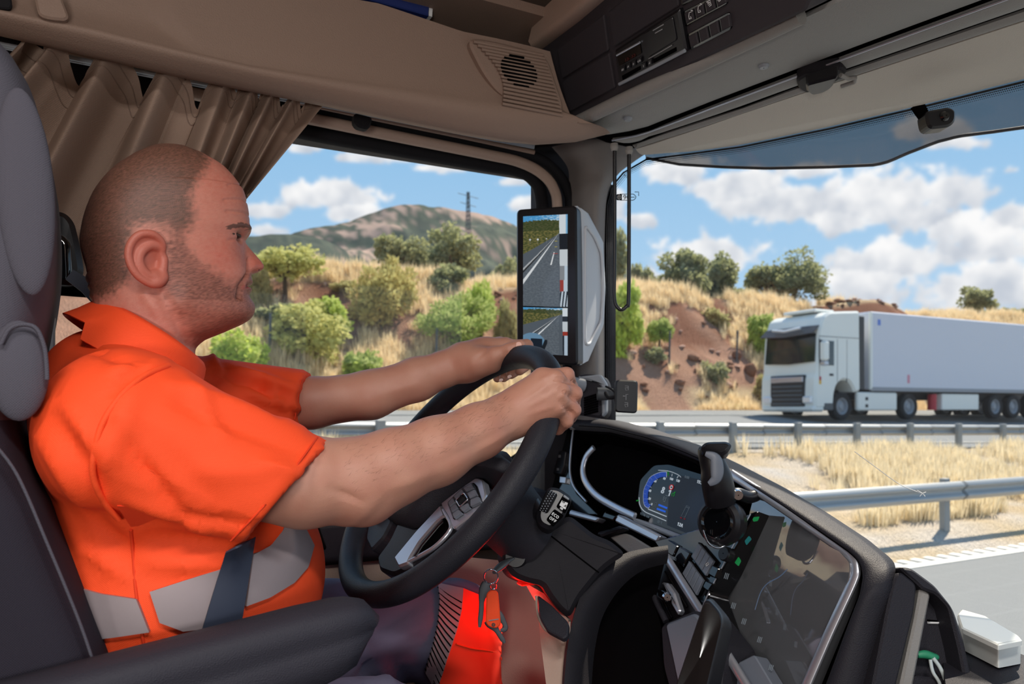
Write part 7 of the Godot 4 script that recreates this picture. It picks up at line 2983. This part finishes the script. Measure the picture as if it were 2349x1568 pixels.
# ---------------------------------------------------------------- the oncoming lorry. Local axes: x towards its nose (our rear), z towards us
func lorry() -> void:
	var front := 22.3
	var zn := -19.3                              # its side nearest to us
	var gr := EYE.y + road_far(25.0, 20.0) + 0.02
	var tr := thing("lorry", "white articulated lorry with dark windscreen and tall cab driving the other way", "lorry", Vector3(front + 5, gr, zn - 1.25))
	var b := func(x0: float, x1: float, y0: float, y1: float, z0: float, z1: float, bev := 0.04) -> MB:
		var mb := MB.new()
		mb.box(Transform3D(Basis(), Vector3(front + (x0 + x1) * 0.5, gr + (y0 + y1) * 0.5, zn - (z0 + z1) * 0.5)), Vector3(x1 - x0, y1 - y0, absf(z1 - z0)), bev)
		return mb
	# cab: a side outline extruded across
	var prof := [[0.02, 0.42], [0.0, 0.8], [0.03, 1.5], [0.10, 1.65], [0.18, 2.9], [0.22, 3.2], [0.42, 3.68], [0.75, 3.86], [1.5, 3.92], [2.35, 3.98], [2.38, 1.05], [2.05, 1.0], [2.0, 1.15], [1.75, 1.42], [1.4, 1.45], [1.12, 1.25], [1.0, 0.95], [0.95, 0.42]]
	var out := PackedVector3Array()
	for q in prof:
		out.append(Vector3(front + q[0], gr + q[1], zn))
	var mb := MB.new()
	mb.plate(rounded(out, 0.10, 3), Vector3(0, 0, 1), 2.5, 0.08)
	var cab := obj("cab", mb, M.lorry_white, tr)
	mb = MB.new()
	mb.slab([PackedVector3Array([Vector3(front + 0.155, gr + 3.08, zn - 2.38), Vector3(front + 0.10, gr + 3.08, zn - 1.25), Vector3(front + 0.155, gr + 3.08, zn - 0.12)]), PackedVector3Array([Vector3(front + 0.07, gr + 2.08, zn - 2.4), Vector3(front + 0.02, gr + 2.02, zn - 1.25), Vector3(front + 0.07, gr + 2.08, zn - 0.10)])], 0.03)
	mb.grid([PackedVector3Array([Vector3(front + 0.155, gr + 3.08, zn - 2.38), Vector3(front + 0.10, gr + 3.08, zn - 1.25), Vector3(front + 0.155, gr + 3.08, zn - 0.12)]), PackedVector3Array([Vector3(front + 0.07, gr + 2.08, zn - 2.4), Vector3(front + 0.02, gr + 2.02, zn - 1.25), Vector3(front + 0.07, gr + 2.08, zn - 0.10)])], false, true)
	obj("windscreen", mb, M.lorry_glass, cab)
	mb = MB.new()
	mb.slab([PackedVector3Array([Vector3(front + 0.20, gr + 3.36, zn - 2.45), Vector3(front + 0.12, gr + 3.36, zn - 1.25), Vector3(front + 0.20, gr + 3.36, zn + 0.0)]), PackedVector3Array([Vector3(front - 0.12, gr + 3.08, zn - 2.45), Vector3(front - 0.22, gr + 3.0, zn - 1.25), Vector3(front - 0.12, gr + 3.08, zn + 0.0)])], 0.03)
	obj("sun_visor", mb, M.lorry_dark, cab)
	mb = MB.new()
	mb.tube(PackedVector3Array([Vector3(front - 0.06, gr + 3.30, zn - 1.9), Vector3(front - 0.14, gr + 3.22, zn - 1.25), Vector3(front - 0.06, gr + 3.30, zn - 0.6)]), 0.05, 6)
	obj("light_bar", mb, M.lamp_glass, cab)
	# grille: dark field, five slats, bright name bar
	var gri := obj("grille", b.call(-0.03, 0.10, 0.48, 1.62, 0.45, 2.05, 0.03), M.lorry_dark, cab)
	for k in 5:
		obj("slat", b.call(-0.075, 0.03, 0.54 + k * 0.155, 0.63 + k * 0.155, 0.55, 1.95, 0.02), M.steel_dark, gri)
	obj("name_bar", b.call(-0.07, 0.03, 1.36, 1.56, 0.5, 2.0, 0.02), M.satin_silver, gri)
	obj("bumper", b.call(-0.06, 0.5, 0.30, 0.52, 0.0, 2.5, 0.08), M.lorry_white, cab)
	for z in [0.12, 1.98]:
		obj("headlamp", b.call(-0.075, 0.25, 0.60, 0.86, z, z + 0.42, 0.05), M.lamp_glass, cab)
	obj("roof_hatch", b.call(0.55, 1.6, 3.9, 4.02, 0.5, 2.0, 0.05), M.lorry_white, cab)
	# door: window, seam, handle, mirror
	obj("side_window", b.call(0.30, 0.95, 1.95, 2.82, -0.012, 0.05, 0.006), M.lorry_glass, cab)
	for xs in [[0.20, 0.22], [1.12, 1.14], [1.62, 1.635]]:
		obj("door_seam", b.call(xs[0], xs[1], 1.35, 2.9, -0.006, 0.02, 0.002), M.steel_dark, cab)
	obj("roof_seam", b.call(0.2, 2.36, 2.96, 2.98, -0.008, 0.02, 0.002), M.steel_dark, cab)
	obj("door_handle", b.call(0.72, 0.92, 1.58, 1.66, -0.02, 0.03, 0.01), M.lorry_dark, cab)
	obj("mirror", b.call(0.12, 0.36, 2.1, 2.78, -0.34, -0.06, 0.06), M.lorry_white, cab)
	obj("mirror_lower", b.call(0.14, 0.34, 1.92, 2.08, -0.32, -0.06, 0.04), M.satin_silver, cab)
	obj("mirror_arm", b.call(0.2, 0.28, 2.0, 2.84, -0.08, 0.02, 0.02), M.lorry_dark, cab)
	obj("warning_mark", b.call(0.20, 0.30, 1.28, 1.42, -0.012, 0.02, 0.004), mat("mark_yellow", Color("e3b234"), 0.5), cab)
	obj("warning_mark", b.call(0.20, 0.30, 1.42, 1.55, -0.012, 0.02, 0.004), M.lorry_red, cab)
	obj("entry_step", b.call(0.45, 0.92, 0.35, 0.62, -0.02, 0.2, 0.03), M.steel_dark, cab)
	obj("side_deflector", b.call(2.32, 2.62, 1.1, 3.8, 0.02, 0.1, 0.03), M.lorry_dark, cab)
	# chassis with side skirt
	obj("chassis", b.call(1.0, 15.8, 0.75, 1.1, 0.7, 1.8, 0.03), M.lorry_dark, tr)
	var sk := obj("side_skirt", b.call(2.25, 4.45, 0.34, 1.02, 0.02, 0.2, 0.05), M.lorry_white, tr)
	for q in [[2.65, 0.78], [2.65, 0.52]]:
		obj("vent", b.call(q[0], q[0] + 0.14, q[1] - 0.06, q[1] + 0.06, 0.0, 0.06, 0.01), M.lorry_dark, sk)
	# trailer
	var box := obj("trailer_box", b.call(2.95, 16.6, 1.12, 4.0, 0.0, 2.55, 0.05), M.trailer_white, tr)
	obj("lower_rail", b.call(2.95, 16.6, 1.06, 1.22, -0.015, 0.1, 0.02), M.grey_plastic, box)
	obj("front_edge", b.call(2.9, 3.02, 1.12, 3.98, -0.015, 0.1, 0.02), M.lorry_white, box)
	obj("blue_mark", b.call(3.3, 3.46, 3.5, 3.72, -0.008, 0.03, 0.004), mat("mark_blue", Color("5a7fd0"), 0.5), box)
	obj("red_mark", b.call(5.0, 5.14, 1.38, 1.7, -0.008, 0.03, 0.004), mat("mark_pink", Color("d08a9c"), 0.5), box)
	obj("side_locker", b.call(7.2, 9.6, 0.36, 1.0, 0.05, 0.5, 0.03), M.lorry_white, tr)
	mb = MB.new()
	mb.tube(PackedVector3Array([Vector3(front + 6.85, gr + 0.36, zn - 0.25), Vector3(front + 6.85, gr + 0.98, zn - 0.25)]), 0.17, 14)
	obj("red_canister", mb, M.lorry_red, tr)
	for x in [1.42, 5.15, 10.7, 12.0, 13.3]:
		for z in [0.16, 2.3]:
			mb = MB.new()
			var fr := Transform3D(Basis(Vector3(1, 0, 0), Vector3(0, 0, 1), Vector3(0, -1, 0)), Vector3(front + x, gr + 0.5, zn - z))
			mb.lathe([[0.30, 0.13], [0.36, 0.15], [0.47, 0.15], [0.50, 0.11], [0.50, -0.11], [0.47, -0.15]], fr, 28)
			var wh := obj("wheel", mb, M.tyre, tr)
			mb = MB.new()
			mb.lathe([[0.001, 0.10], [0.10, 0.10], [0.13, 0.06], [0.24, 0.02], [0.28, 0.12], [0.31, 0.13]], fr, 24)
			obj("wheel_rim", mb, M.grey_plastic, wh)


# ---------------------------------------------------------------- plants and stones
var leaf_sets := {}

func leaf_mesh(sd: int, n: int, size: float, spiky: bool) -> ArrayMesh:       # leaves of a crown one metre in radius, gathered in clumps
	var key := [sd, n, size, spiky]
	if leaf_sets.has(key):
		return leaf_sets[key]
	var r := RandomNumberGenerator.new()
	r.seed = sd * 77 + 5
	var mb := MB.new()
	var clumps := []
	for k in 26:
		var d := Vector3(r.randfn(), r.randfn() * 0.8, r.randfn()).normalized()
		clumps.append([d * pow(r.randf(), 0.45) * 0.82, r.randf_range(0.2, 0.36)])
	for k in n:
		var cl: Array = clumps[k % 26]
		var d := Vector3(r.randfn(), r.randfn(), r.randfn()).normalized()
		var p: Vector3 = cl[0] + d * cl[1] * pow(r.randf(), 0.4)
		var a := (d + Vector3(r.randfn(), r.randfn() + (0.9 if spiky else 0.0), r.randfn()) * 0.7).normalized()
		var b := a.cross(Vector3(r.randfn(), r.randfn(), r.randfn()).normalized()).normalized()
		var l := size * r.randf_range(0.6, 1.35)
		var w := l * (0.22 if spiky else 0.42)
		var m := p + a * l * 0.5 + a.cross(b) * w * 0.25
		mb.tri(p, m + b * w, p + a * l)
		mb.tri(p, p + a * l, m - b * w)
	leaf_sets[key] = mb.mesh()
	return leaf_sets[key]


func bush(called: String, label: String, category: String, x: float, y: float, wpx: float, hpx: float, l: float, m: String, sd: int, trunk := 0.0, spiky := false, n := 3600) -> void:
	var mid := onz(x, y, -l)
	var t := (mid - EYE).dot(DF)
	var rx := wpx * 0.5 * t / F
	var ry := hpx * 0.5 * t / F
	var foot := EYE.y + land(mid.x, l)
	var low := mid.y - ry * 0.9
	if trunk <= 0.0 and low > foot:                       # a bush reaches the ground it grows from
		var top := mid.y + ry
		mid.y = (top + foot - 0.15) * 0.5
		ry = (top - foot + 0.15) * 0.5
		low = foot - 0.1
	var o := thing(called, label, category, Vector3(mid.x, minf(foot, low), -l))
	var c := MeshInstance3D.new()
	c.mesh = leaf_mesh(sd, n, clampf(0.16 / maxf(rx, 0.5) * 1.15, 0.05, 0.2), spiky)
	c.material_override = M[m]
	c.name = "crown"
	c.transform = Transform3D(Basis(Vector3.UP, sd * 1.3) .scaled(Vector3(rx, ry, rx)), mid - o.position)
	o.add_child(c, true)
	var r := RandomNumberGenerator.new()
	r.seed = sd * 13 + int(x)
	var h := mid.y - o.position.y
	var stems := 1 if trunk > 0.0 else 4
	for k in stems:
		var mb := MB.new()
		var lean := Vector3(r.randf_range(-0.4, 0.4), 0, r.randf_range(-0.4, 0.4)) * rx
		var g := (0.11 if trunk > 0.0 else 0.04) * clampf(ry, 0.5, 2.2)
		var a := PackedVector3Array([Vector3(0, -0.15, 0) + lean * 0.3, Vector3(0, h * 0.4, 0) + lean * 0.15, Vector3(0, h * 0.8, 0) + lean * 0.4, Vector3(0, h * 1.05 + ry * 0.3, 0) + lean])
		mb.tube(spl(a, 8), PackedFloat32Array([g, g * 0.9, g * 0.8, g * 0.75, g * 0.6, g * 0.5, g * 0.35, g * 0.2]), 7)
		for j in 6:
			var f := r.randf_range(0.55, 1.0)
			var s := Vector3(0, h * f, 0) + lean * 0.4
			var d := Vector3(r.randfn(), absf(r.randfn()) * 0.6 + 0.2, r.randfn()).normalized()
			mb.tube(PackedVector3Array([s, s + Vector3(d.x * rx, d.y * ry, d.z * rx) * 0.35, s + Vector3(d.x * rx, d.y * ry * 1.2, d.z * rx) * 0.75]), PackedFloat32Array([g * 0.5, g * 0.35, g * 0.12]), 5)
		obj("trunk" if trunk > 0.0 else "stem", mb, M.bark, o, true)


func vegetation() -> void:
	# seen through the door window
	bush("tree", "yellow green tree with a dark forked trunk beyond the driver's nose", "tree", 655, 600, 170, 125, 28.5, "leaf_yellow", 1, 1.0, false, 2400)
	bush("bush", "dark green low bush at the foot of the yellow green forked tree", "bush", 636, 722, 120, 54, 27.0, "leaf_dark", 2)
	bush("bush", "large pale yellow green bush low in the middle of the door window", "bush", 712, 762, 210, 160, 25.5, "leaf_yellow", 3, 0.0, false, 5200)
	bush("bush", "greener upper part bush rising behind the large pale yellow bush", "bush", 745, 722, 120, 80, 26.2, "leaf_bright", 4)
	bush("bush", "low bright green weeds at the driver's far shoulder", "bush", 548, 790, 130, 60, 24.6, "leaf_bright", 5)
	bush("bush", "low bright green weeds just above the far forearm", "bush", 826, 822, 110, 40, 24.2, "leaf_green", 6)
	bush("bush", "golden olive spreading bush in the centre of the bank", "bush", 868, 690, 150, 150, 27.0, "leaf_gold", 7, 0.0, true, 5200)
	bush("bush", "yellowish upright bush top before the left dark olive tree", "bush", 905, 645, 110, 100, 27.6, "leaf_gold", 8, 0.0, true)
	bush("tree", "dark grey green olive tree on the bank's top, left of its larger neighbour", "tree", 915, 594, 150, 132, 33.5, "leaf_olive", 9, 1.0, false, 5200)
	bush("tree", "larger dark grey green olive tree on the bank's top before the mountain", "tree", 1030, 588, 160, 146, 34.0, "leaf_olive", 10, 1.0, false, 5200)
	bush("bush", "dark bush in the shade under the larger olive tree", "bush", 1020, 650, 110, 90, 29.5, "leaf_dark", 11)
	bush("bush", "large bright green bush left of the mirror monitor", "bush", 1050, 735, 190, 150, 25.8, "leaf_green", 12, 0.0, true, 5600)
	bush("bush", "tall light green bush touching the monitor's left edge", "bush", 1105, 690, 90, 110, 26.6, "leaf_bright", 13, 0.0, true)
	bush("bush", "pale grey green shrub on the skyline left of the monitor", "bush", 1158, 612, 80, 50, 36.0, "leaf_grey", 14)
	bush("bush", "brownish shrub at the monitor's left edge low on the bank", "bush", 1160, 740, 60, 120, 25.6, "leaf_brown", 15, 0.0, true)
	bush("bush", "orange brown dry bush right behind the driver's chin", "bush", 592, 668, 70, 130, 27.8, "leaf_brown", 16, 0.0, true)
	bush("bush", "small dry shrub on the ledge between the forked tree and golden bush", "bush", 790, 660, 70, 40, 29.0, "leaf_brown", 17)
	# seen through the windscreen
	bush("bush", "yellow green bush behind the hanging cord loop", "bush", 1432, 705, 90, 140, 26.0, "leaf_bright", 18)
	bush("tree", "dark olive tree behind the upper part of the cord loop", "tree", 1412, 585, 60, 140, 34.0, "leaf_olive", 19, 1.0)
	bush("bush", "dark round shrub on the skyline right of the cord loop", "bush", 1474, 640, 64, 72, 32.0, "leaf_dark", 20)
	bush("tree", "large dark round tree on the bank, left one of the windscreen pair", "tree", 1562, 636, 124, 124, 32.0, "leaf_dark", 21, 1.0, false, 5200)
	bush("tree", "dark tree crown joined to the right of the large round tree", "tree", 1642, 640, 118, 126, 32.6, "leaf_dark", 22, 1.0, false, 5200)
	bush("tree", "tall irregular dark tree on the bank above the lorry's cab", "tree", 1812, 642, 200, 150, 32.0, "leaf_dark", 23, 1.0, false, 5600)
	bush("tree", "smaller crown reaching left of the tall irregular tree", "tree", 1762, 645, 100, 100, 32.5, "leaf_dark", 24, 1.0)
	bush("bush", "olive shrub high on the red bank below the round tree", "bush", 1640, 735, 74, 80, 28.5, "leaf_brown", 25)
	bush("bush", "bright green bush directly left of the lorry's cab roof", "bush", 1752, 762, 90, 100, 26.5, "leaf_green", 26)
	bush("tree", "small slim green tree beside a fence post on the bank", "tree", 1512, 762, 60, 60, 26.4, "leaf_green", 27, 1.0)
	bush("bush", "grey round shrub on the pale rocky slope", "bush", 1504, 817, 46, 40, 25.6, "leaf_grey", 28)
	bush("bush", "larger grey round shrub on the slope nearer the lorry", "bush", 1634, 860, 68, 64, 24.8, "leaf_grey", 29)
	bush("bush", "low yellow green plant at the road edge left of the lorry", "bush", 1680, 935, 60, 26, 23.8, "leaf_yellow", 30)
	bush("bush", "tall dry weed at the road edge beside the lorry's front", "bush", 1752, 900, 50, 90, 24.0, "leaf_brown", 31, 0.0, true)
	bush("tree", "slender tree standing alone above the lorry's trailer", "tree", 2240, 688, 84, 74, 33.0, "leaf_olive", 32, 1.0)
	bush("bush", "dark shrub on the skyline right of the slender tree", "bush", 2290, 722, 70, 44, 33.0, "leaf_dark", 33)
	bush("bush", "dark shrub at the right end of the skyline", "bush", 2340, 728, 60, 40, 33.0, "leaf_dark", 34)
	bush("bush", "small brown shrub on the skyline between rocks and slender tree", "bush", 2132, 724, 50, 28, 32.0, "leaf_brown", 35)
	bush("bush", "grey shrub behind the tall irregular tree at the bank's rim", "bush", 1700, 680, 60, 40, 31.0, "leaf_grey", 36)
	stones()
	grass()


func stone_mesh(sd: int) -> ArrayMesh:
	var mb := MB.new()
	var nz := FastNoiseLite.new()
	nz.seed = sd
	nz.frequency = 0.9
	nz.noise_type = FastNoiseLite.TYPE_CELLULAR
	mb.ball(Transform3D(), 10, 14)
	for k in mb.v.size():
		var p := mb.v[k]
		mb.v[k] = p * (0.78 + 0.45 * nz.get_noise_3dv(p * 1.4)) * (0.9 if p.y < 0 else 1.0)
	return mb.mesh()


func stones() -> void:
	var shapes := [stone_mesh(1), stone_mesh(2), stone_mesh(3), stone_mesh(4)]
	# the boulders one can point at
	var r := RandomNumberGenerator.new()
	r.seed = 3
	var tones := [M.rock, mat("rock_pale", Color("b8998a"), 0.95, 0.0, 0.15), mat("rock_dark", Color("7d5c4b"), 0.95, 0.0, 0.15)]
	for q in [[1722, 880, 56, 62, 25.0, "big brown boulder at the foot of the slope left of the lorry", 2], [1668, 908, 40, 30, 24.4, "flat pale rock below the big brown boulder", 1], [1450, 800, 40, 26, 26.0, "pale rock left of the small grey shrub", 1], [1590, 815, 50, 34, 25.8, "pinkish rock between the two grey shrubs", 0], [1560, 900, 46, 30, 24.6, "pinkish low rock near the road below the grey shrubs", 0], [1690, 840, 44, 40, 26.0, "brown rock above the big boulder", 2]]:
		_stone(shapes[int(q[0]) % 4], tones[q[6]], q[0], q[1], q[2], q[3], q[4], q[5], "", r)
	for k in 46:
		var x := r.randf_range(1410, 1760)
		var l := r.randf_range(24.0, 28.5)
		var p := spot(x, 800, l)
		_stone(shapes[k % 4], tones[k % 3], x, px(p).y, r.randf_range(14, 34), r.randf_range(9, 20), l, "loose pinkish stone on the eroded slope left of the lorry", "stones on the windscreen slope", r)
	for k in 34:
		var x := r.randf_range(1890, 2085)
		var l := r.randf_range(29.6, 31.0)
		var p := spot(x, 700, l)
		_stone(shapes[k % 4], tones[k % 3], x, px(p).y - 2, r.randf_range(14, 40), r.randf_range(8, 16), l, "broken stone of the rocky crest above the lorry's trailer", "stones of the rocky crest", r)
	for k in 24:
		var x := r.randf_range(600, 1180)
		var l := r.randf_range(27.5, 29.5)
		var p := spot(x, 690, l)
		_stone(shapes[k % 4], tones[(k * 2) % 3], x, px(p).y, r.randf_range(14, 40), r.randf_range(10, 22), l, "brown stone of the broken ledge seen through the door window", "stones of the ledge", r)


func _stone(shape: ArrayMesh, m: Material, x: float, y: float, w: float, h: float, l: float, label: String, group: String, r: RandomNumberGenerator) -> void:
	var p := spot(x, y, l)
	var t := (p - EYE).dot(DF)
	var o := MeshInstance3D.new()
	o.mesh = shape
	o.material_override = m
	var s := w * 0.5 * t / F
	var v := h * 0.5 * t / F
	o.transform = Transform3D(Basis.from_euler(Vector3(r.randf_range(-0.3, 0.3), r.randf() * TAU, r.randf_range(-0.3, 0.3))) * Basis.from_scale(Vector3(s, v, s * 0.9)), p + Vector3(0, v * 0.3, 0))
	if group:
		o.name = "stone"
		bank.add_child(o, true)
	else:
		o.name = numbered("rock")
		add_child(o)
		tag(o, label, "rock")


func tuft(sd: int, h: float) -> ArrayMesh:
	var r := RandomNumberGenerator.new()
	r.seed = sd
	var mb := MB.new()
	for k in 26:
		var a := r.randf() * TAU
		var d := Vector3(cos(a), 0, sin(a))
		var p := d * r.randf() * 0.16
		var tip := p + d * r.randf_range(0.05, 0.32) * h + Vector3(0, h * r.randf_range(0.6, 1.15), 0)
		var s := d.cross(Vector3.UP) * r.randf_range(0.006, 0.014)
		var mid := p.lerp(tip, 0.55) + Vector3(0, h * 0.12, 0)
		mb.tri(p - s, p + s, mid + s * 0.8)
		mb.tri(p - s, mid + s * 0.8, mid - s * 0.8)
		mb.tri(mid - s * 0.8, mid + s * 0.8, tip)
	return mb.mesh()


func grass_field(called: String, label: String, sd: int, h: float, m: Material, n: int, x0: float, x1: float, l0: float, l1: float, thick: float) -> void:
	var r := RandomNumberGenerator.new()
	r.seed = sd
	var places: Array[Transform3D] = []
	for k in n * 4:
		var x := r.randf_range(x0, x1)
		var l := r.randf_range(l0, l1)
		if land_noise.get_noise_2d(x * 1.4, -l * 1.4 + 70) + thick < r.randf() * 0.5:
			continue
		if x > 35.0 and x < 43.5 and l > 28.3 and l < 32.0 or x > 14.5 and x < 36.0 and l > 23.8 and l < 28.9 and r.randf() < 0.72:
			continue
		var s := r.randf_range(0.5, 1.3)
		places.append(Transform3D(Basis(Vector3.UP, r.randf() * TAU).scaled(Vector3(s, s, s)), Vector3(x, EYE.y + land(x, l) - 0.02, -l)))
		if places.size() >= n:
			break
	var mm := MultiMesh.new()
	mm.transform_format = MultiMesh.TRANSFORM_3D
	mm.mesh = tuft(sd, h)
	mm.instance_count = places.size()
	for k in places.size():
		mm.set_instance_transform(k, places[k])
	var o := MultiMeshInstance3D.new()
	o.multimesh = mm
	o.material_override = m
	o.name = numbered(called)
	add_child(o)
	tag(o, label, "grass", "", "stuff")


func grass() -> void:
	grass_field("dry_grass", "long pale dry grass along the top of the bank", 61, 0.62, M.dry_grass, 5000, -8, 62, 29.2, 33.0, 0.3)
	grass_field("dry_grass", "dry grass tufts on the slope of the bank", 62, 0.5, M.dry_grass, 7000, -8, 50, 23.2, 29.2, 0.16)
	grass_field("dry_grass", "straw coloured grass on the median strip", 63, 0.42, M.grass_mid, 4200, 2, 40, 8.6, 12.7, 0.22)
